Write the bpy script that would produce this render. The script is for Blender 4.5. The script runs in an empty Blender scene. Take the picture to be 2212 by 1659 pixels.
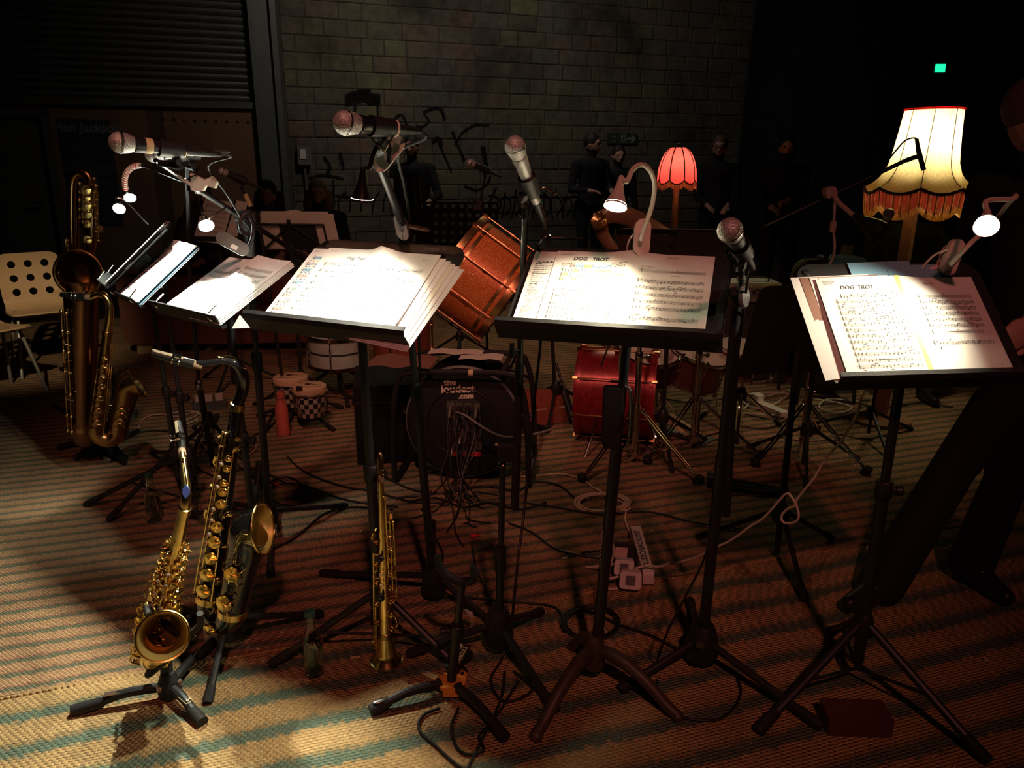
import bpy, math, random
import numpy as np
from mathutils import Vector as V, Matrix, noise
S = bpy.context.scene
COL = S.collection
PI = math.pi
R = math.radians
rnd = random.Random(7)

# ------------------------------------------------------------------ camera
FPX, CX, CY, HCAM, PITCH = 1661.0, 1106.0, 829.5, 1.45, R(16)
cam = bpy.data.cameras.new('camera'); camo = bpy.data.objects.new('camera', cam); COL.objects.link(camo)
cam.sensor_fit = 'HORIZONTAL'; cam.sensor_width = 36.0; cam.lens = FPX / 2212 * 36.0
cam.clip_start = 0.05; cam.clip_end = 100
camo.location = (0, 0, HCAM); camo.rotation_euler = (PI/2 - PITCH, 0, 0)
S.camera = camo
# ------------------------------------------------------------------ view
S.view_settings.view_transform = 'Standard'
S.view_settings.look = 'None'
S.view_settings.exposure = 0.38
S.view_settings.gamma = 1.0
S.view_settings.use_curve_mapping = False
S.cycles.use_denoising = True
S.cycles.adaptive_threshold = 0.03
S.cycles.max_bounces = 8
S.cycles.diffuse_bounces = 2
S.cycles.glossy_bounces = 3
S.cycles.transmission_bounces = 8
S.cycles.caustics_reflective = False
S.cycles.caustics_refractive = False
S.cycles.sample_clamp_indirect = 40.0
# ------------------------------------------------------------------ world: a dark hall
W = bpy.data.worlds.new('dark_hall'); S.world = W; W.use_nodes = True
W.node_tree.nodes['Background'].inputs[0].default_value = (0.55, 0.6, 0.8, 1)
W.node_tree.nodes['Background'].inputs[1].default_value = 0.002

def lamp(name, kind, loc, target=None, energy=10, color=(1,1,1), size=0.05, angle=60, blend=0.5):
    l = bpy.data.lights.new(name, kind); l.energy = energy; l.color = color
    if kind in ('POINT', 'SPOT'): l.shadow_soft_size = size
    if kind == 'SPOT': l.spot_size = R(angle); l.spot_blend = blend
    if kind == 'AREA': l.size = size
    o = bpy.data.objects.new(name, l); COL.objects.link(o); o.location = loc
    if target is not None:
        o.rotation_euler = (V(target) - V(loc)).to_track_quat('-Z', 'Y').to_euler()
    return o
# stage lights hung under the roof of the hall, above and behind the camera
lamp('stage_light_red', 'SPOT', (0.7, -2.6, 5.2), (-0.15, 3.45, 0.0), 250, (1.0, 0.29, 0.235), 0.14, 38, 1.0)
lamp('stage_light_amber', 'SPOT', (-0.6, 0.4, 4.4), (-0.45, 4.35, 0.4), 170, (1.0, 0.47, 0.33), 0.12, 46, 1.0)
lamp('stage_light_seat', 'SPOT', (-1.2, 0.2, 3.6), (-3.25, 5.0, 0.62), 360, (1.0, 0.74, 0.46), 0.05, 13, 0.8)
lamp('stage_light_back', 'SPOT', (1.6, 9.5, 4.6), (0.6, 5.9, 0.0), 130, (1.0, 0.88, 0.5), 0.15, 46, 0.9)
lamp('stage_light_wall', 'SPOT', (-0.4, 7.6, 5.3), (-0.6, 11.2, 2.2), 105, (1.0, 0.86, 0.72), 0.3, 130, 1.0)

# ------------------------------------------------------------------ pixel <-> place helpers
FW = V((0, math.cos(PITCH), -math.sin(PITCH))); UP = V((0, math.sin(PITCH), math.cos(PITCH)))
def ray(px, py): return FW + V((1,0,0)) * ((px-CX)/FPX) - UP * ((py-CY)/FPX)
def at(px, py, Y):
    d = ray(px, py); return V((0,0,HCAM)) + d * (Y/d.y)
def G(px, py, z=0.0):
    d = ray(px, py); return V((0,0,HCAM)) + d * ((z-HCAM)/d.z)

# ------------------------------------------------------------------ materials
MATS = {}
def mat(name, base, rough=0.5, metal=0.0, var=0.12, scale=20.0, bump=0.0, bscale=60.0, emit=0.0, ecol=None, alpha=None,
        trans=0.0, ior=1.45, coat=0.0, sss=0.0, spec=None, transl=0.0):
    m = bpy.data.materials.new(name); m.use_nodes = True; nt = m.node_tree; b = nt.nodes['Principled BSDF']
    b.inputs['Roughness'].default_value = rough; b.inputs['Metallic'].default_value = metal
    b.inputs['IOR'].default_value = ior
    b.inputs['Coat Weight'].default_value = coat
    if spec is not None: b.inputs['Specular IOR Level'].default_value = spec
    b.inputs['Transmission Weight'].default_value = trans
    if sss: b.inputs['Subsurface Weight'].default_value = sss; b.inputs['Subsurface Radius'].default_value = (0.02,0.008,0.004)
    tc = nt.nodes.new('ShaderNodeTexCoord'); nz = nt.nodes.new('ShaderNodeTexNoise')
    nz.inputs['Scale'].default_value = scale; nz.inputs['Detail'].default_value = 4
    nt.links.new(tc.outputs['Object'], nz.inputs['Vector'])
    mx = nt.nodes.new('ShaderNodeMix'); mx.data_type = 'RGBA'
    a = [max(0, c*(1-var)) for c in base]; c2 = [min(1, c*(1+var)) for c in base]
    mx.inputs['A'].default_value = (*a, 1); mx.inputs['B'].default_value = (*c2, 1)
    nt.links.new(nz.outputs['Fac'], mx.inputs['Factor'])
    nt.links.new(mx.outputs['Result'], b.inputs['Base Color'])
    if bump:
        n2 = nt.nodes.new('ShaderNodeTexNoise'); n2.inputs['Scale'].default_value = bscale; n2.inputs['Detail'].default_value = 3
        nt.links.new(tc.outputs['Object'], n2.inputs['Vector'])
        bp = nt.nodes.new('ShaderNodeBump'); bp.inputs['Strength'].default_value = bump; bp.inputs['Distance'].default_value = 0.01
        nt.links.new(n2.outputs['Fac'], bp.inputs['Height']); nt.links.new(bp.outputs['Normal'], b.inputs['Normal'])
    if emit:
        m.cycles.emission_sampling = 'NONE'
        b.inputs['Emission Color'].default_value = (*(ecol or base), 1); b.inputs['Emission Strength'].default_value = emit
    if transl:
        tr = nt.nodes.new('ShaderNodeBsdfTranslucent'); nt.links.new(mx.outputs['Result'], tr.inputs['Color'])
        ms = nt.nodes.new('ShaderNodeMixShader'); ms.inputs[0].default_value = transl
        out = nt.nodes['Material Output']
        nt.links.new(b.outputs[0], ms.inputs[1]); nt.links.new(tr.outputs[0], ms.inputs[2]); nt.links.new(ms.outputs[0], out.inputs[0])
    MATS[name] = m
    return m
mat('black_metal', (0.018,0.018,0.02), 0.42, 0.0, bump=0.05, bscale=400)
mat('black_gloss', (0.012,0.012,0.014), 0.25)
mat('desk_black', (0.02,0.02,0.021), 0.5, bump=0.08, bscale=300)
mat('matte_black', (0.006,0.006,0.007), 0.9, spec=0.1)
mat('rubber', (0.014,0.013,0.013), 0.75)
mat('plastic_black', (0.016,0.016,0.017), 0.5)
mat('plastic_grey', (0.16,0.16,0.16), 0.5)
mat('brown_metal', (0.085,0.062,0.045), 0.5, 0.3, 0.25, 30, 0.1, 150)
mat('chrome', (0.82,0.80,0.78), 0.12, 1.0, 0.05)
mat('steel', (0.42,0.42,0.42), 0.28, 1.0, 0.08)
mat('brass', (0.88,0.63,0.22), 0.22, 1.0, 0.10, 35, 0.03, 60)
mat('brass_lining', (0.70,0.50,0.16), 0.5, 0.85, 0.12)
mat('brass_old', (0.42,0.26,0.11), 0.27, 1.0, 0.25, 25, 0.04, 40)
mat('brass_dark', (0.24,0.125,0.07), 0.24, 1.0, 0.25, 18, 0.03, 30)
mat('black_lacquer', (0.012,0.012,0.013), 0.10, coat=1.0, var=0.05)
mat('engraving', (0.30,0.27,0.20), 0.35, 0.6)
mat('ebonite', (0.014,0.014,0.014), 0.28)
mat('reed', (0.30,0.24,0.15), 0.5)
mat('cork', (0.24,0.16,0.09), 0.8)
mat('pearl', (0.75,0.72,0.66), 0.25)
mat('mic_grey', (0.36,0.36,0.35), 0.42, 0.4, 0.05)
mat('paper', (0.83,0.82,0.79), 0.75, var=0.03, scale=6, transl=0.06)
mat('paper_cream', (0.80,0.76,0.66), 0.75, var=0.04, scale=6, transl=0.08)
mat('paper_blue', (0.20,0.40,0.55), 0.75, var=0.04)
mat('paper_brown', (0.28,0.14,0.10), 0.75, var=0.06)
mat('tape_yellow', (0.75,0.62,0.16), 0.5, var=0.06)
mat('ink', (0.03,0.03,0.035), 0.7, var=0.0)
mat('staff_grey', (0.13,0.13,0.13), 0.7, var=0.0)
mat('high_blue', (0.34,0.60,0.78), 0.7, var=0.08, scale=60)
mat('high_yellow', (0.86,0.72,0.28), 0.7, var=0.08, scale=60)
mat('high_pink', (0.82,0.52,0.48), 0.7, var=0.08, scale=60)
mat('high_green', (0.45,0.66,0.58), 0.7, var=0.08, scale=60)
mat('lamp_cream', (0.62,0.58,0.50), 0.4, var=0.03)
mat('lamp_pink', (0.72,0.55,0.48), 0.45, var=0.03)
mat('bulb_warm', (1,0.9,0.6), 0.5, emit=60, ecol=(1,0.87,0.55))
mat('bulb_white', (1,0.97,0.85), 0.5, emit=60, ecol=(0.93,1.0,0.84))
mat('plywood', (0.20,0.105,0.055), 0.7, 0, 0.25, 3, 0.1, 30)
mat('door_grey', (0.10,0.105,0.09), 0.6, 0, 0.15, 3)
mat('poster_dark', (0.03,0.035,0.045), 0.6)
mat('poster_text', (0.20,0.20,0.20), 0.6)
mat('poster_blue', (0.04,0.06,0.08), 0.6)
mat('shutter', (0.15,0.16,0.15), 0.42, 0.5, 0.15, 8)
mat('steel_post', (0.14,0.15,0.145), 0.5, 0.4, 0.15, 5)
mat('mortar', (0.085,0.073,0.063), 0.95, 0, 0.3, 6, 0.3, 40)
mat('graffiti_paint', (0.012,0.012,0.013), 0.6)
mat('concrete_floor', (0.05,0.035,0.03), 0.8, 0, 0.3, 2, 0.2, 30)
mat('ceiling_dark', (0.02,0.02,0.02), 0.9)
mat('curtain', (0.012,0.014,0.02), 0.95, 0, 0.2, 2)
mat('birch', (0.70,0.49,0.27), 0.42, 0, 0.08, 4, coat=0.2)
mat('grey_tube', (0.36,0.37,0.33), 0.35, 0.4)
mat('sofa', (0.17,0.062,0.042), 0.5, 0, 0.2, 6, 0.1, 60)
mat('wood_pale', (0.48,0.33,0.18), 0.6, 0, 0.2, 8)
mat('wood_dark', (0.10,0.035,0.025), 0.35, 0, 0.3, 9, coat=0.3)
mat('wood_lamp', (0.36,0.20,0.12), 0.45, 0, 0.2, 12)
mat('wood_harp', (0.25,0.115,0.07), 0.35, 0, 0.25, 10, coat=0.3)
mat('gold_hoop', (0.62,0.36,0.16), 0.28, 0.9, 0.15)
mat('skin_head', (0.72,0.50,0.30), 0.6, 0, 0.1, 14)
mat('drum_head', (0.66,0.60,0.52), 0.55, 0, 0.08, 10)
mat('amber_stripe', (0.16,0.13,0.05), 0.55)
mat('red_steel_bottle', (0.60,0.13,0.09), 0.42, 0, 0.05, 120, 0.08, 500)
mat('glass', (0.9,0.95,0.9), 0.03, trans=1.0, ior=1.45, var=0.0)
mat('glass_green', (0.35,0.5,0.3), 0.05, trans=1.0, ior=1.45, var=0.0)
mat('liquid', (0.92,0.91,0.82), 0.05, trans=1.0, ior=1.33, var=0.0)
mat('cap_green', (0.02,0.07,0.05), 0.5)
mat('orange_hub', (0.85,0.36,0.06), 0.4)
mat('copper_leg', (0.60,0.40,0.32), 0.25, 0.9)
mat('label_gold', (0.72,0.58,0.32), 0.5)
mat('white_plastic', (0.84,0.80,0.73), 0.4)
mat('white_tape', (0.72,0.68,0.60), 0.65)
mat('cable_black', (0.014,0.013,0.013), 0.5)
mat('cable_white', (0.78,0.71,0.60), 0.45)
mat('cable_pink', (0.72,0.40,0.30), 0.45)
mat('cable_orange', (0.70,0.47,0.32), 0.45)
mat('red_tape', (0.75,0.03,0.06), 0.5)
mat('red_led', (1,0.05,0.08), 0.4, emit=3.0)
mat('red_fabric', (0.34,0.03,0.03), 0.8)
mat('red_case', (0.30,0.08,0.05), 0.5)
mat('logo_cream', (0.95,0.82,0.60), 0.6)
mat('socket_metal', (0.40,0.37,0.33), 0.35, 0.9, 0.3, 60)
mat('brick_red', (0.10,0.03,0.026), 0.75, 0, 0.3, 25, 0.3, 80)
mat('cloth_black', (0.013,0.014,0.018), 0.9, 0, 0.2, 20)
mat('cloth_navy', (0.016,0.02,0.035), 0.9, 0, 0.2, 20)
mat('cloth_dark_grey', (0.03,0.03,0.033), 0.9, 0, 0.2, 20)
mat('cloth_pale', (0.42,0.44,0.36), 0.9, 0, 0.35, 22)
mat('cloth_plum', (0.10,0.03,0.04), 0.9, 0, 0.2, 20)
mat('skin', (0.62,0.36,0.28), 0.5, 0, 0.06, 14, sss=0.1)
mat('leather_black', (0.015,0.014,0.014), 0.35, 0, 0.2, 20, 0.1, 60)
mat('hair_dark', (0.025,0.018,0.014), 0.6, 0, 0.3, 60, 0.3, 200)
mat('hair_brown', (0.13,0.08,0.055), 0.6, 0, 0.3, 60, 0.3, 200)
mat('hair_blond', (0.32,0.23,0.15), 0.6, 0, 0.3, 60, 0.3, 200)
mat('sneaker', (0.66,0.58,0.50), 0.6)
mat('glow_green', (0.05,0.9,0.5), 0.5, emit=0.8, ecol=(0.02,1.0,0.5))
mat('sign_green', (0.035,0.06,0.045), 0.6)
mat('sign_white', (0.30,0.30,0.27), 0.6)
mat('amp_white', (0.72,0.69,0.60), 0.5)
mat('amp_panel', (0.60,0.46,0.40), 0.5)
mat('blue_case', (0.05,0.10,0.20), 0.6)
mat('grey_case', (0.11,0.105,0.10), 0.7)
mat('tin', (0.45,0.45,0.45), 0.3, 0.9)
mat('dial_dark', (0.05,0.05,0.05), 0.4)
mat('thread_red', (0.55,0.12,0.10), 0.6)
mat('thread_white', (0.75,0.70,0.62), 0.6)
mat('enamel_blue', (0.10,0.18,0.62), 0.3)
mat('pale_window', (0.40,0.34,0.22), 0.6)

def nodes_of(name):
    m = bpy.data.materials.new(name); m.use_nodes = True; MATS[name] = m
    return m, m.node_tree, m.node_tree.nodes['Principled BSDF']
def N(nt, t, **kw):
    n = nt.nodes.new('ShaderNode' + t)
    for k, v in kw.items(): setattr(n, k, v)
    return n
def math_n(nt, op, a, b=None, c=None):
    n = N(nt, 'Math', operation=op)
    for i, x in enumerate((a, b, c)):
        if x is None: continue
        if isinstance(x, (int, float)): n.inputs[i].default_value = x
        else: nt.links.new(x, n.inputs[i])
    return n.outputs[0]
def ramp(nt, fac, stops, interp='LINEAR'):
    r = N(nt, 'ValToRGB'); r.color_ramp.interpolation = interp
    el = r.color_ramp.elements
    while len(el) < len(stops): el.new(0.5)
    for e, (p, c) in zip(el, stops): e.position = p; e.color = (*c, 1)
    nt.links.new(fac, r.inputs[0]); return r.outputs[0]

def rug_material(name, period, tan, green, third, phase=0.0, weave=0.011):
    m, nt, b = nodes_of(name)
    tc = N(nt, 'TexCoord'); sep = N(nt, 'SeparateXYZ'); nt.links.new(tc.outputs['Object'], sep.inputs[0])
    x, y = sep.outputs[0], sep.outputs[1]
    wob = N(nt, 'TexNoise'); wob.inputs['Scale'].default_value = 1.6; wob.inputs['Detail'].default_value = 1
    nt.links.new(tc.outputs['Object'], wob.inputs['Vector'])
    yw = math_n(nt, 'ADD', y, math_n(nt, 'MULTIPLY', math_n(nt, 'SUBTRACT', wob.outputs['Fac'], 0.5), period*0.42))
    jag = N(nt, 'TexNoise'); jag.inputs['Scale'].default_value = 60.0; jag.inputs['Detail'].default_value = 0
    nt.links.new(tc.outputs['Object'], jag.inputs['Vector'])
    yw = math_n(nt, 'ADD', yw, math_n(nt, 'MULTIPLY', math_n(nt, 'SUBTRACT', jag.outputs['Fac'], 0.5), period*0.25))
    fr = math_n(nt, 'FRACT', math_n(nt, 'ADD', math_n(nt, 'DIVIDE', yw, period), phase))
    col = ramp(nt, fr, [(0.0,tan),(0.48,tan),(0.58,green),(0.78,green),(0.88,third),(1.0,tan)])
    # straw colour variation
    sc = N(nt, 'Mapping'); sc.inputs['Scale'].default_value = (90, 160, 1); nt.links.new(tc.outputs['Object'], sc.inputs[0])
    st = N(nt, 'TexNoise'); st.inputs['Scale'].default_value = 1.0; st.inputs['Detail'].default_value = 2; nt.links.new(sc.outputs[0], st.inputs['Vector'])
    big = N(nt, 'TexNoise'); big.inputs['Scale'].default_value = 2.5; big.inputs['Detail'].default_value = 3; nt.links.new(tc.outputs['Object'], big.inputs['Vector'])
    f = math_n(nt, 'MULTIPLY', math_n(nt, 'ADD', math_n(nt, 'MULTIPLY', st.outputs['Fac'], 1.3), 0.25), math_n(nt, 'ADD', math_n(nt, 'MULTIPLY', big.outputs['Fac'], 0.9), 0.5))
    # weave: plaited strands, offset every other row
    row = math_n(nt, 'DIVIDE', y, weave); rowi = math_n(nt, 'FLOOR', row)
    off = math_n(nt, 'MULTIPLY', math_n(nt, 'MODULO', rowi, 2.0), 0.5)
    cx_ = math_n(nt, 'FRACT', math_n(nt, 'ADD', math_n(nt, 'DIVIDE', x, weave*1.5), off)); cy_ = math_n(nt, 'FRACT', row)
    hx = math_n(nt, 'SINE', math_n(nt, 'MULTIPLY', cx_, PI)); hy = math_n(nt, 'SINE', math_n(nt, 'MULTIPLY', cy_, PI))
    hgt = math_n(nt, 'MULTIPLY', hx, hy)
    hgt2 = math_n(nt, 'ADD', hgt, math_n(nt, 'MULTIPLY', st.outputs['Fac'], 0.6))
    mixc = N(nt, 'Mix', data_type='RGBA', blend_type='MULTIPLY'); mixc.inputs['Factor'].default_value = 1.0
    nt.links.new(col, mixc.inputs['A'])
    cmb = N(nt, 'CombineColor'); 
    for i in range(3): nt.links.new(f, cmb.inputs[i])
    nt.links.new(cmb.outputs[0], mixc.inputs['B']); nt.links.new(mixc.outputs['Result'], b.inputs['Base Color'])
    bp = N(nt, 'Bump'); bp.inputs['Strength'].default_value = 0.9; bp.inputs['Distance'].default_value = 0.006
    nt.links.new(hgt2, bp.inputs['Height']); nt.links.new(bp.outputs[0], b.inputs['Normal'])
    b.inputs['Roughness'].default_value = 0.85; b.inputs['Specular IOR Level'].default_value = 0.2
rug_material('rug_front', 0.142, (0.55,0.36,0.16), (0.15,0.20,0.14), (0.34,0.25,0.12), 0.35, 0.0105)
rug_material('rug_back', 0.073, (0.54,0.32,0.17), (0.19,0.19,0.12), (0.40,0.19,0.12), 0.1, 0.0085)

def block_material(name, base):
    m, nt, b = nodes_of(name)
    ge = N(nt, 'NewGeometry')
    def nz(scale, detail=5, off=0.0):
        n = N(nt, 'TexNoise'); n.inputs['Scale'].default_value = scale; n.inputs['Detail'].default_value = detail; n.inputs['Roughness'].default_value = 0.6
        mp = N(nt, 'Mapping'); mp.inputs['Location'].default_value = (off, off*2, off*3); nt.links.new(ge.outputs['Position'], mp.inputs[0]); nt.links.new(mp.outputs[0], n.inputs['Vector']); return n.outputs['Fac']
    stain = ramp(nt, nz(0.75, 6), [(0.36,(0.32,0.33,0.32)),(0.47,(0.85,0.83,0.8)),(0.62,(1.0,1.0,1.0)),(0.72,(1.3,1.22,1.1))])
    hue = ramp(nt, nz(0.9, 3, 7.0), [(0.35,(1.05,1.08,0.86)),(0.5,(1,1,1)),(0.65,(1.1,0.93,0.88))])
    fine = ramp(nt, nz(9.0, 6, 3.0), [(0.3,(0.72,0.72,0.72)),(0.7,(1.25,1.25,1.25))])
    col = None
    for t in (stain, hue, fine):
        mx = N(nt, 'Mix', data_type='RGBA', blend_type='MULTIPLY'); mx.inputs['Factor'].default_value = 1.0
        if col is None: mx.inputs['A'].default_value = (*base, 1)
        else: nt.links.new(col, mx.inputs['A'])
        nt.links.new(t, mx.inputs['B']); col = mx.outputs['Result']
    nt.links.new(col, b.inputs['Base Color']); b.inputs['Roughness'].default_value = 0.92
    bp = N(nt, 'Bump'); bp.inputs['Strength'].default_value = 0.5; bp.inputs['Distance'].default_value = 0.02
    nt.links.new(nz(22.0, 6, 1.0), bp.inputs['Height']); nt.links.new(bp.outputs[0], b.inputs['Normal'])
for i, c in enumerate([(0.165,0.138,0.118),(0.155,0.138,0.118),(0.18,0.145,0.12),(0.145,0.138,0.125),(0.18,0.175,0.12),(0.12,0.108,0.1)]): block_material('block_%d' % i, c)
def grille_material():
    m, nt, b = nodes_of('mic_grille')
    tc = N(nt, 'TexCoord'); vor = N(nt, 'TexVoronoi'); vor.inputs['Scale'].default_value = 420.0
    vor.inputs['Randomness'].default_value = 0.15
    nt.links.new(tc.outputs['Object'], vor.inputs['Vector'])
    c = ramp(nt, vor.outputs['Distance'], [(0.0,(0.03,0.03,0.03)),(0.33,(0.05,0.05,0.05)),(0.5,(0.72,0.70,0.67)),(1.0,(0.8,0.78,0.75))])
    nt.links.new(c, b.inputs['Base Color']); b.inputs['Metallic'].default_value = 0.4; b.inputs['Roughness'].default_value = 0.4
    bp = N(nt, 'Bump'); bp.inputs['Strength'].default_value = 0.8; bp.inputs['Distance'].default_value = 0.001
    nt.links.new(vor.outputs['Distance'], bp.inputs['Height']); nt.links.new(bp.outputs[0], b.inputs['Normal'])
grille_material()
def sparkle_material(name, base, hi):
    m, nt, b = nodes_of(name)
    tc = N(nt, 'TexCoord'); vor = N(nt, 'TexVoronoi'); vor.inputs['Scale'].default_value = 260.0
    nt.links.new(tc.outputs['Object'], vor.inputs['Vector'])
    mx = N(nt, 'Mix', data_type='RGBA'); mx.inputs['A'].default_value = (*base,1); mx.inputs['B'].default_value = (*hi,1)
    sep = N(nt, 'SeparateColor'); nt.links.new(vor.outputs['Color'], sep.inputs[0])
    nt.links.new(math_n(nt, 'POWER', sep.outputs[0], 3.0), mx.inputs['Factor']); nt.links.new(mx.outputs['Result'], b.inputs['Base Color'])
    b.inputs['Metallic'].default_value = 0.15; b.inputs['Coat Weight'].default_value = 0.4
    nt.links.new(math_n(nt, 'MULTIPLY_ADD', sep.outputs[1], 0.3, 0.22), b.inputs['Roughness'])
    nm = N(nt, 'NormalMap'); nt.links.new(math_n(nt, 'ADD', sep.outputs[1], 0.0), nm.inputs['Strength'])
    bp = N(nt, 'Bump'); bp.inputs['Strength'].default_value = 0.35; bp.inputs['Distance'].default_value = 0.002
    nt.links.new(sep.outputs[2], bp.inputs['Height']); nt.links.new(bp.outputs[0], b.inputs['Normal'])
sparkle_material('orange_sparkle', (0.70,0.15,0.035), (1.0,0.45,0.14))
def satin_material():
    m, nt, b = nodes_of('red_satin')
    tc = N(nt, 'TexCoord'); mp = N(nt, 'Mapping'); mp.inputs['Scale'].default_value = (9, 1.5, 9)
    nt.links.new(tc.outputs['Object'], mp.inputs[0])
    nz = N(nt, 'TexNoise'); nz.inputs['Scale'].default_value = 3.0; nz.inputs['Detail'].default_value = 6; nz.inputs['Distortion'].default_value = 1.2
    nt.links.new(mp.outputs[0], nz.inputs['Vector'])
    c = ramp(nt, nz.outputs['Fac'], [(0.3,(0.20,0.012,0.018)),(0.55,(0.33,0.025,0.03)),(0.75,(0.44,0.05,0.05))])
    nt.links.new(c, b.inputs['Base Color']); b.inputs['Roughness'].default_value = 0.32; b.inputs['Metallic'].default_value = 0.35
satin_material()
def checker_material():
    m, nt, b = nodes_of('checker_shell')
    tc = N(nt, 'TexCoord'); ck = N(nt, 'TexChecker'); ck.inputs['Scale'].default_value = 1.0
    ck.inputs['Color1'].default_value = (0.42,0.36,0.30,1); ck.inputs['Color2'].default_value = (0.02,0.018,0.018,1)
    nt.links.new(tc.outputs['UV'], ck.inputs['Vector']); nt.links.new(ck.outputs['Color'], b.inputs['Base Color']); b.inputs['Roughness'].default_value = 0.3
checker_material()
def shade_material(name, col, transl, streak=(0,0,0), rough=0.8):
    m, nt, b = nodes_of(name)
    tc = N(nt, 'TexCoord'); mp = N(nt, 'Mapping'); mp.inputs['Scale'].default_value = (60,60,9); nt.links.new(tc.outputs['Object'], mp.inputs[0])
    nz = N(nt, 'TexNoise'); nz.inputs['Scale'].default_value = 2.0; nz.inputs['Detail'].default_value = 5; nt.links.new(mp.outputs[0], nz.inputs['Vector'])
    c = ramp(nt, nz.outputs['Fac'], [(0.3, tuple(x*0.72 for x in col)), (0.7, col)])
    nt.links.new(c, b.inputs['Base Color']); b.inputs['Roughness'].default_value = rough
    tr = N(nt, 'BsdfTranslucent'); nt.links.new(c, tr.inputs['Color'])
    ms = N(nt, 'MixShader'); ms.inputs[0].default_value = transl
    nt.links.new(b.outputs[0], ms.inputs[1]); nt.links.new(tr.outputs[0], ms.inputs[2]); nt.links.new(ms.outputs[0], nt.nodes['Material Output'].inputs[0])
shade_material('shade_cream', (0.86,0.74,0.42), 0.6)
shade_material('shade_red', (0.72,0.09,0.09), 0.55)
shade_material('fringe_gold', (0.90,0.60,0.26), 0.5)
shade_material('fringe_red', (0.34,0.035,0.02), 0.25)
shade_material('fringe_pink', (0.90,0.45,0.30), 0.5)

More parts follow.
